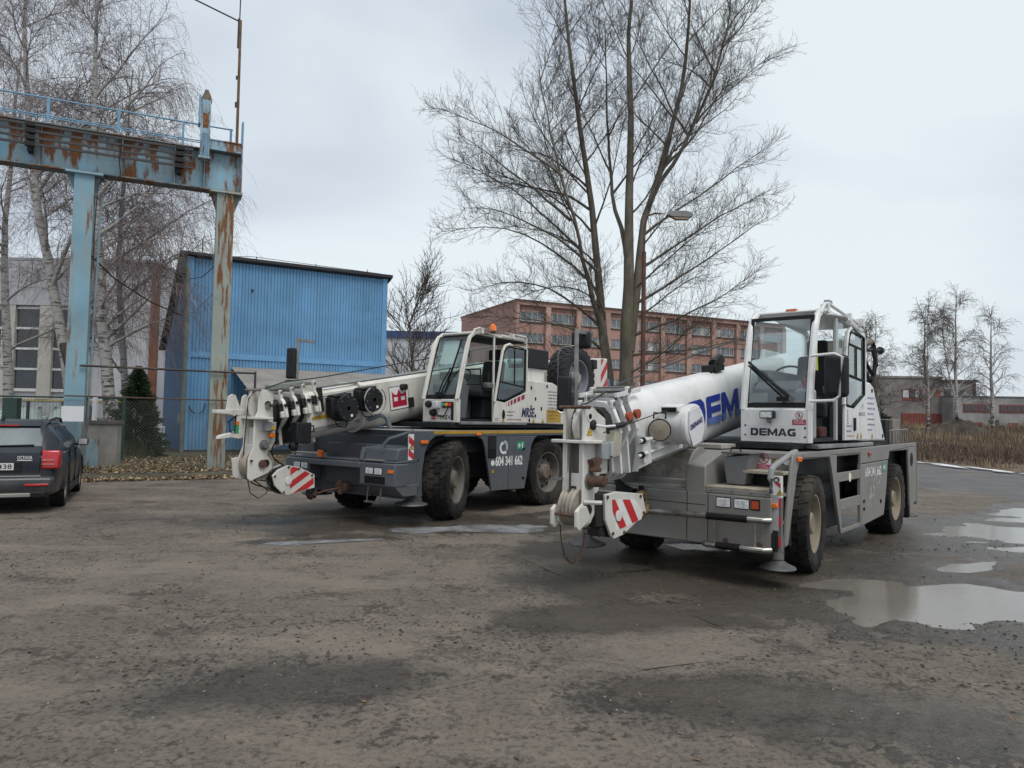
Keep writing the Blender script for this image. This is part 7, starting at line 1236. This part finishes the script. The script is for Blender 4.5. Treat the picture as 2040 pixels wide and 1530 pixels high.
    part(hd,'head_box',bx(2.15,2.45,-.38,-.07,1.12,1.62),CHW,bevel=.01); part(hd,'lower_front',MB().prism([(-.36,1.0),(-.36,1.14),(-.09,1.14),(-.09,1.0),(-.13,.94),(-.17,1.02),(-.28,1.02),(-.32,.94)],'x',2.56,2.595),CHW); part(hd,'front_frame',bx(2.56,2.595,-.36,-.325,1.14,1.42).box(2.56,2.595,-.125,-.09,1.14,1.42),CHW); part(hd,'recess_back',bx(2.46,2.47,-.36,-.09,1.1,1.45),mat('shade_grey',(.25,.23,.2),.7))
    part(hd,'side_flange',MB().prism([(2.36,-.05),(2.44,.06),(2.56,.07),(2.64,.0),(2.66,-.2),(2.66,-.45),(2.62,-.58),(2.52,-.6),(2.40,-.42)],'z',1.425,1.455),CHW,bevel=.006)
    for (x,y) in ((2.52,.02),(2.55,-.53)): part(hd,'flange_eye',MB().lathe([(.02,.458),(.038,.458)],(x,y,0),'z',14),BLK)
    part(hd,'top_sheave',MB().lathe([(.04,-.03),(.17,-.03),(.19,-.045),(.175,-.01),(.175,.01),(.19,.045),(.17,.03),(.04,.03)],(2.44,-.17,1.60),'y',30),mat('sheave_white',(.55,.53,.49),.5)); part(hd,'top_pin',MB().cyl((2.44,-.38,1.60),(2.44,-.10,1.60),.045,n=14),STL); part(hd,'top_rod',MB().tube([(2.60,-.46,1.765),(2.60,.02,1.765)],.016,8),RST)
    part(hd,'eye_ring',MB().lathe([(.028,.006),(.05,.006),(.05,0)],(2.50,-.05,1.68),'y',18),CHW); part(hd,'eye_hole',MB().lathe([(.001,.003),(.027,.003)],(2.50,-.05,1.68),'y',14),BLK); part(hd,'cable_gland',MB().lathe([(.05,0),(.05,.015),(.03,.03),(.001,.03)],(2.45,-.05,1.60),'y',16),BLP); part(hd,'cable_link',MB().tube([(2.44,-.02,1.60),(2.36,.02,1.585),(2.12,.06,1.60)],.014,6),W); part(hd,'cable_link_joint',MB().cyl((2.20,.04,1.59),(2.08,.07,1.61),.028,n=8).tube([(2.1,.07,1.61),(1.95,.08,1.65)],.012,5),GRS)
    tri_sign(hd,(2.55,-.049,1.50),(-1,0,0),(0,0,1),.095)
    part(hd,'sensor_box',bx(2.26,2.40,-.05,.03,1.27,1.43),mat('box_mid_grey',(.26,.27,.28),.5),bevel=.008); part(hd,'sensor_cap',bx(2.22,2.27,-.05,.05,1.30,1.44),mat('cover_pale_grey',(.36,.37,.38),.5),bevel=.005)
    part(hd,'rust_bracket',MB().prism([(2.54,1.27),(2.40,1.29),(2.38,1.24),(2.42,1.21),(2.38,1.18),(2.40,1.15),(2.52,1.16),(2.50,1.21)],'y',-.05,.02),RST,bevel=.006); part(hd,'rust_pin',MB().cyl((2.50,-.05,1.07),(2.47,.10,1.07),.055,n=12).box(2.42,2.50,.07,.11,1.04,1.10),RST); part(hd,'pin_ring',MB().lathe([(.055,.012),(.085,.010),(.085,0)],(2.49,-.05,1.07),'y',18),mat('boss_grey',(.12,.125,.125),.6))
    part(hd,'tan_block',MB().prism([(2.24,1.28),(2.10,1.30),(2.06,1.50),(2.12,1.56),(2.20,1.55)],'y',-.06,.05),mat('block_tan',(.36,.33,.27),.6,var=.12),bevel=.01)
    part(hd,'shackle_eye',MB().lathe([(.03,-.012),(.06,-.012),(.06,.012),(.03,.012),(.03,-.012)],(2.62,-.44,1.08),'z',16),mat('boss_grey',(.12,.125,.125),.6))
    for k in range(4): part(hd,'lower_sheave',MB().lathe([(.05,-.018),(.16,-.02),(.19,-.032),(.172,-.006),(.172,.006),(.19,.032),(.16,.02),(.05,.018)],(2.52,-.13-.064*k,.82),'y',28),mat('sheave_cream',(.36,.32,.26),.6))
    part(hd,'lower_pin',MB().cyl((2.52,-.42,.80),(2.52,-.03,.80),.05,n=14),GRS); part(hd,'rope_bar',MB().tube([(2.705,-.46,.76),(2.70,-.02,.755)],.013,6),RST); part(hd,'lower_lug',MB().prism([(2.70,.62),(2.74,.66),(2.74,.80),(2.69,.84),(2.60,.82),(2.58,.7)],'y',-.45,-.40),CHW,bevel=.006); part(hd,'lower_lug',MB().prism([(2.70,.62),(2.74,.66),(2.74,.80),(2.69,.84),(2.58,.84),(2.50,.72)],'y',-.05,-.015),CHW,bevel=.006); part(hd,'spare_pin',MB().cyl((2.58,-.05,.875),(2.50,.10,.875),.02,n=8),CHW)
    squeeze(hd,-.05,.69)
    part(root,'hoist_rope',MB().tube([(-2.6,-.38,3.02),(-1.0,-.37,2.66),(1.55,-.30,2.05),(2.30,-.20,1.82),(2.46,-.17,1.79),(2.56,-.17,1.76),(2.615,-.17,1.66),(2.625,-.18,1.2),(2.63,-.18,.9)],.011,6),ROPE)
    ch=MB(); pts=[(2.68,-.25,.66),(2.67,-.24,.50),(2.64,-.22,.36),(2.56,-.20,.28),(2.47,-.18,.31),(2.40,-.17,.42),(2.38,-.16,.58)]
    part(root,'wire_strop',MB().tube(pts[:3],.006,4),BLK)
    P=resample(pts[2:],16); lk=MB()
    for k in range(15):
        a,b=Vector(P[k]),Vector(P[k+1]); d=(b-a).normalized(); sdv=d.cross(Vector((0,0,1) if k%2 else (1,.3,0))).normalized()*.011; a2=a-d*.008; b2=b+d*.008
        lk.tube([a2-sdv,b2-sdv,b2+sdv,a2+sdv,a2-sdv],.0042,4,False)
    part(root,'hanging_chain',lk,RST)
    HP=[(2.29,.93),(2.07,.945),(1.57,.89),(1.49,.69),(1.93,.51),(2.12,.485),(2.17,.52),(2.28,.69)]
    hb=hook_block(root,-.24,.0,HP,[(2.17,.875),(1.74,.845),(1.655,.79),(1.57,.69),(1.60,.635),(1.96,.58),(2.08,.575),(2.16,.78)],math.radians(-52),.105,.05,None); part(hb,'stripe_panel',MB().prism([(2.18,.88),(1.74,.85),(1.65,.79),(1.56,.69),(1.59,.63),(1.96,.575),(2.09,.57),(2.17,.78)],'y',-.004,.0005),WSTR)
    hk=MB(); hk.tube([(1.40+.10*math.cos(a),-.12,.76+.11*math.sin(a)) for a in [5.2,4.6,3.9,3.2,2.5,1.8,1.2,.6]],[.05,.055,.055,.05,.045,.042,.04,.045],8); part(hb,'hook',hk,mat('hook_ochre',(.20,.125,.045),.6,var=.5,vscale=11,dirt=.6,dcol=(.04,.03,.02),dscale=9)); part(hb,'hook_shank',MB().cyl((1.55,-.12,.80),(1.44,-.12,.84),.05,n=10),GRS); part(hb,'spring_latch',MB().tube([(1.33,-.08,.80),(1.40,-.08,.72),(1.46,-.08,.80)],.010,5),STL)
    part(root,'retaining_sling',MB().tube([(1.34,-.13,.83),(1.2,-.25,.82),(1.08,-.4,.80)],.025,6),BLK)
    part(root,'hook_hangers',bx(2.18,2.40,-.22,-.03,.62,.95).box(2.1,2.3,-.2,-.05,.52,.62),GRS,bevel=.01)
    part(root,'reeving_rope',MB().tube([(2.62,-.12,.72),(2.5,-.1,.62),(2.25,-.1,.60)],.011,5),ROPE)
    mp=mirror_pole(root,1.20,-1.12,.88,2.72,True); mirror_head(mp,(.98,-1.2,2.62),.24,.22,.14,.3); mirror_head(mp,(1.26,-1.24,1.95),.17,.42,.10,.3); part(mp,'mirror_loop',MB().tube([(1.22,-1.14,2.52),(1.30,-1.26,2.50),(1.32,-1.30,2.42),(1.32,-1.3,1.75),(1.30,-1.26,1.72),(1.22,-1.14,1.72)],.011,6),STL)
    part(root,'mirror_base',bx(.9,1.24,-1.16,-1.06,.86,.92),GR)
    hl=part(root,'rear_hose_bundle',MB().tube([(-3.70,.76,2.92),(-3.72,.80,2.6),(-3.86,.82,2.40),(-4.08,.82,2.34),(-4.32,.82,2.46),(-4.42,.82,2.7),(-4.40,.80,2.92),(-4.30,.78,3.0)],.035,8).tube([(-3.78,.78,2.88),(-3.80,.82,2.62),(-4.06,.86,2.44),(-4.30,.86,2.6),(-4.30,.80,2.9)],.03,8),BLK); part(root,'hose_mount',MB().cyl((-3.6,.78,2.86),(-4.25,.78,2.97),.05,n=10).box(-3.7,-3.55,.3,.8,2.2,2.95),mat('mount_brown',(.15,.12,.08),.7)); part(root,'hose_spigot',MB().cyl((-3.9,.8,2.82),(-4.78,.8,2.88),.028,n=8).lathe([(.001,-.06),(.06,-.04),(.06,.04),(.001,.06)],(-4.82,.8,2.885),'x',14),GRS)
    part(root,'boom_side_valve',MBM(M).cyl((-.75,.05,.50),(-.95,.05,.55),.07,n=12).box(-.85,-.6,-.05,.15,.42,.5),GRS); part(root,'valve_hose',MBM(M).tube([(-.9,.1,.6),(-.65,.12,.52),(-.55,.1,.42)],.02,6),BLK)
white_crane()
# ================================================================== CARS
def estate_car(label,loc,rz,col,plate=None,detail=True,group=None,mud=True):
    root=thing('parked_car',label,'car',loc,rz,group)
    cn='car_paint_%d_%d_%d'%tuple(int(c*1000) for c in col)
    Pt=mat(cn,col,.3,var=.06,dirt=.22 if mud else .1,dcol=(.09,.083,.073),dscale=2.2,dthr=.52,mud=(.2,.72,.7) if mud else None,coat=.2,spec=.35); Bk=BLP; Gl=glass('car_glass',(.16,.19,.21),.10)
    # local: x forward, rear axle x=0; y left.  half-width profile stations: (x, floor z, belt z, roof-half-shape)
    L0,L1=-.98,3.55
    st=[(-.98,.42,.86,.70),(-.94,.34,.93,.80),(-.80,.26,.97,.86),(-.45,.22,.985,.885),(0,.22,.98,.89),(.6,.2,.965,.89),(1.3,.2,.95,.89),(1.9,.2,.94,.89),(2.5,.2,.93,.885),(2.9,.22,.90,.86),(3.3,.27,.82,.80),(3.5,.36,.70,.70),(3.56,.45,.58,.60)]
    V=[];n=0
    for (x,zf,zb,hw) in st:
        ring=[(hw*.86,zf),(hw*.97,zf+.06),(hw,(zf*.55+zb*.45)),(hw*.995,zb*.82+zf*.18),(hw*.955,zb-.02),(hw*.86,zb+.005)]
        full=[(y,z) for y,z in ring]+[(-y,z) for y,z in reversed(ring)]; n=len(full); V+=[(x,y,z) for y,z in full]
    F=[(i*n+j,i*n+(j+1)%n,(i+1)*n+(j+1)%n,(i+1)*n+j) for i in range(len(st)-1) for j in range(n)]+[tuple(range(n)),tuple(range((len(st)-1)*n,len(st)*n))[::-1]]
    mb=MB(); mb.add(V,F); body=part(root,'body',mb,Pt,smooth=60); 
    sd_=body.modifiers.new('sub','SUBSURF'); sd_.levels=1; sd_.render_levels=2
    # greenhouse
    gs=[(-.86,.96,.62,.97),(-.72,.96,.66,1.36),(-.55,.965,.68,1.435),(-.2,.97,.69,1.455),(.5,.965,.69,1.46),(1.1,.955,.68,1.445),(1.55,.95,.66,1.36),(2.25,.94,.70,.97)]
    V=[]
    for k,(x,zb,hw,zt) in enumerate(gs):
        w0=.845 if k not in (0,) else .80; ring=[(w0,zb-.03),(w0*.95+hw*.05,zb+(zt-zb)*.45),(hw*1.0,zt-.07 if zt>1.1 else zt-.01),(hw*.90,zt-.015 if zt>1.1 else zt),(hw*.5,zt+.01 if zt>1.1 else zt+.005),(0,zt+.015 if zt>1.1 else zt+.006)]
        full=ring+[(-y,z) for y,z in reversed(ring[:-1])]; m=len(full); V+=[(x,y,z) for y,z in full]
    F=[(i*m+j,i*m+j+1,(i+1)*m+j+1,(i+1)*m+j) for i in range(len(gs)-1) for j in range(m-1)]; mb=MB(); mb.add(V,F); part(body,'roof_shell',mb,Pt,smooth=60)
    def side(pts,s,o=.006): # pts (x,z) mapped to greenhouse flank
        out=[]
        for x,z in pts:
            zb=.96; t=max(0,min(1,(z-zb)/.42)); y=.848-(.848-.70)*t**1.15+o; out.append((x,s*y,z))
        return out
    for s in (1,-1):
        for pts in ([(-.62,1.03),(-.20,1.01),(-.16,1.35),(-.35,1.35),(-.55,1.25)],[(-.10,1.005),(.62,.99),(.66,1.36),(-.06,1.36)],[(.72,.99),(1.62,.985),(1.38,1.20),(1.12,1.345),(.76,1.36)]):
            Q=side(pts,s); c=len(Q); part(body,'side_window',MB().add(Q,[tuple(range(c)) if s>0 else tuple(range(c))[::-1]]),mat('car_tint',(.03,.045,.055),.06,var=.3,vscale=1.5,spec=.8))
        part(body,'roof_rail',MB().tube([(-.60,s*.66,1.42),(-.5,s*.665,1.475),(.2,s*.67,1.50),(.9,s*.665,1.48),(1.02,s*.66,1.43)],.02,6),Bk)
        part(body,'tail_light',MB().prism([(-.99,.70),(-.62,.74),(-.60,.86),(-.66,.98),(-.96,1.0),(-.985,.90)],'y',min(s*.62,s*.872),max(s*.62,s*.872)),mat('tail_red',(.42,.012,.018),.18,var=.15,vscale=12,spec=.7),bevel=.03,seg=3)
        tl=body.children[-1]; part(tl,'reversing_strip',bx(-1.0,-.985,min(s*.63,s*.80),max(s*.63,s*.80),.83,.86).box(-1.0,-.985,min(s*.63,s*.80),max(s*.63,s*.80),.77,.79),mat('tail_pink',(.55,.16,.15),.2))
        part(body,'wheel_arch',MB().tube([(.44*math.cos(a)*.93,s*.868,.33+.41*math.sin(a)) for a in [math.pi*k/12 for k in range(13)]],.035,6),Bk); part(body,'wheel_arch',MB().tube([(2.58+.44*math.cos(a)*.93,s*.862,.33+.41*math.sin(a)) for a in [math.pi*k/12 for k in range(13)]],.035,6),Bk)
        part(body,'sill_trim',bx(.42,2.2,min(s*.80,s*.90),max(s*.80,s*.90),.20,.32),Bk,bevel=.02)
        mh=part(body,'door_mirror',bx(1.42,1.56,min(s*.90,s*1.08),max(s*.90,s*1.08),.98,1.12),Pt,bevel=.035,seg=3); part(mh,'mirror_glass',bx(1.412,1.42,min(s*.92,s*1.06),max(s*.92,s*1.06),1.0,1.10),MIRR); part(mh,'mirror_foot',bx(1.46,1.54,min(s*.82,s*.92),max(s*.82,s*.92),.98,1.02),Bk)
        for x in (.55,1.45): part(body,'door_handle',bx(x-.1,x+.1,min(s*.875,s*.905),max(s*.875,s*.905),.83,.86),Pt,bevel=.01)
        for x in (.36,1.38): part(body,'door_gap',bx(x-.004,x+.004,min(s*.86,s*.893),max(s*.86,s*.893),.30,.95),BLK)
    # tail
    rw=[(-.80,-.60,1.06),(-.80,.60,1.06),(-.715,.56,1.345),(-.715,-.56,1.345)]
    part(body,'rear_window',MB().add([(x-.055+(.0 if z<1.2 else -.01),y,z) for x,y,z in rw],[(0,1,2,3)]),mat('rear_glass',(.22,.255,.26),.08,var=.25,vscale=1.2,spec=.8)); part(body,'rear_wiper',MB().tube([(-.875,.0,1.06),(-.87,-.5,1.075)],.014,5),BLK); part(body,'spoiler',MB().prism([(-.80,1.38),(-.52,1.455),(-.52,1.40),(-.74,1.35)],'y',-.56,.56),Pt,bevel=.01); part(body,'brake_light',bx(-.81,-.785,-.28,.28,1.375,1.395),mat('tail_red',(.42,.012,.018),.18))
    tg=part(body,'tailgate',MB().prism([(-.97,.60),(-.985,.80),(-.965,.96),(-.86,1.06),(-.80,1.06),(-.85,.60)],'y',-.61,.61),Pt,bevel=.015); part(tg,'plate_recess',bx(-.992,-.975,-.36,.36,.66,.82),Bk,bevel=.01)
    part(tg,'boot_strip',bx(-1.0,-.97,-.62,.62,.585,.605),mat('boot_chrome',(.45,.45,.45),.3,metal=.8)); part(body,'rear_bumper',MB().prism([(-1.03,.36),(-1.04,.52),(-1.0,.59),(-.80,.60),(-.80,.30),(-.97,.28)],'y',-.80,.80),Pt,bevel=.05,seg=3); part(body,'bumper_lower',MB().prism([(-1.02,.24),(-1.03,.36),(-.82,.38),(-.82,.22)],'y',-.72,.72),Bk,bevel=.03); part(body,'skid_plate',bx(-1.045,-1.02,-.50,.50,.27,.33),mat('skid_silver',(.30,.29,.27),.5,metal=.5),bevel=.01)
    for s in (1,-1): part(body,'rear_reflector',bx(-1.055,-1.03,min(s*.42,s*.74),max(s*.42,s*.74),.44,.475),mat('tail_red',(.42,.012,.018),.18),bevel=.008)
    part(body,'aerial_fin',MB().prism([(-.50,1.455),(-.30,1.46),(-.44,1.54)],'y',-.015,.015),BLK); part(body,'exhaust',MB().cyl((-1.0,.35,.22),(-.8,.35,.22),.03,n=10),BLK); part(body,'underbody',bx(-.8,3.3,-.7,.7,.18,.3),BLK)
    if plate:
        pp=part(tg,'number_plate',bx(-1.0,-.992,-.26,.26,.69,.80),mat('plate_white',(.6,.6,.57),.5),bevel=.003); text(pp,'plate_number',plate,(-1.0,.235,.712),(0,-1,0),(0,0,1),.07,TXB,width=.47,bold=.01,ext=.002); text(tg,'model_badge','OCTAVIA',(-.985,-.30,.86),(0,-1,0),(.0,0,1),.05,CHR,width=.20,bold=.015,ext=.012); part(tg,'badge_bar',bx(-.998,-.985,-.50,-.30,.835,.848),CHR); part(tg,'round_badge',MB().lathe([(.05,-.995),(.04,-1.0),(.001,-1.0)],(0,0,.92),'x',18),CHR)
    wm=wheel_meshes('c',.325,.22,mat('alloy_grey',(.2,.19,.18),.5,metal=.4,dirt=.7,dcol=(.12,.11,.1),dscale=6),mat('alloy_hub',(.15,.14,.13),.6),30)
    for x in (0,2.58):
        for s in (1,-1): put_wheel(root,wm,x,s*.775,.325,s)
    return root
cf=Vector((-.437,.90)).normalized(); cr_=Vector((cf.y,-cf.x)); wp=Vector((-7.62,12.57))-cr_*.885+cf*.03
estate_car('dark blue muddy estate car parked with its tail to the yard',(wp.x,wp.y,0),math.atan2(cf.y,cf.x),(.016,.021,.030),'3B9 1438')
estate_car('pale green and white car parked close behind the low wall',(-18.6,31,.25),R_(-60),(.42,.50,.44),None,group=None,mud=False)
estate_car('pale green and white car parked behind the green letter box',(-21.8,32.5,.25),R_(-60),(.40,.47,.45),None,group=None,mud=False)
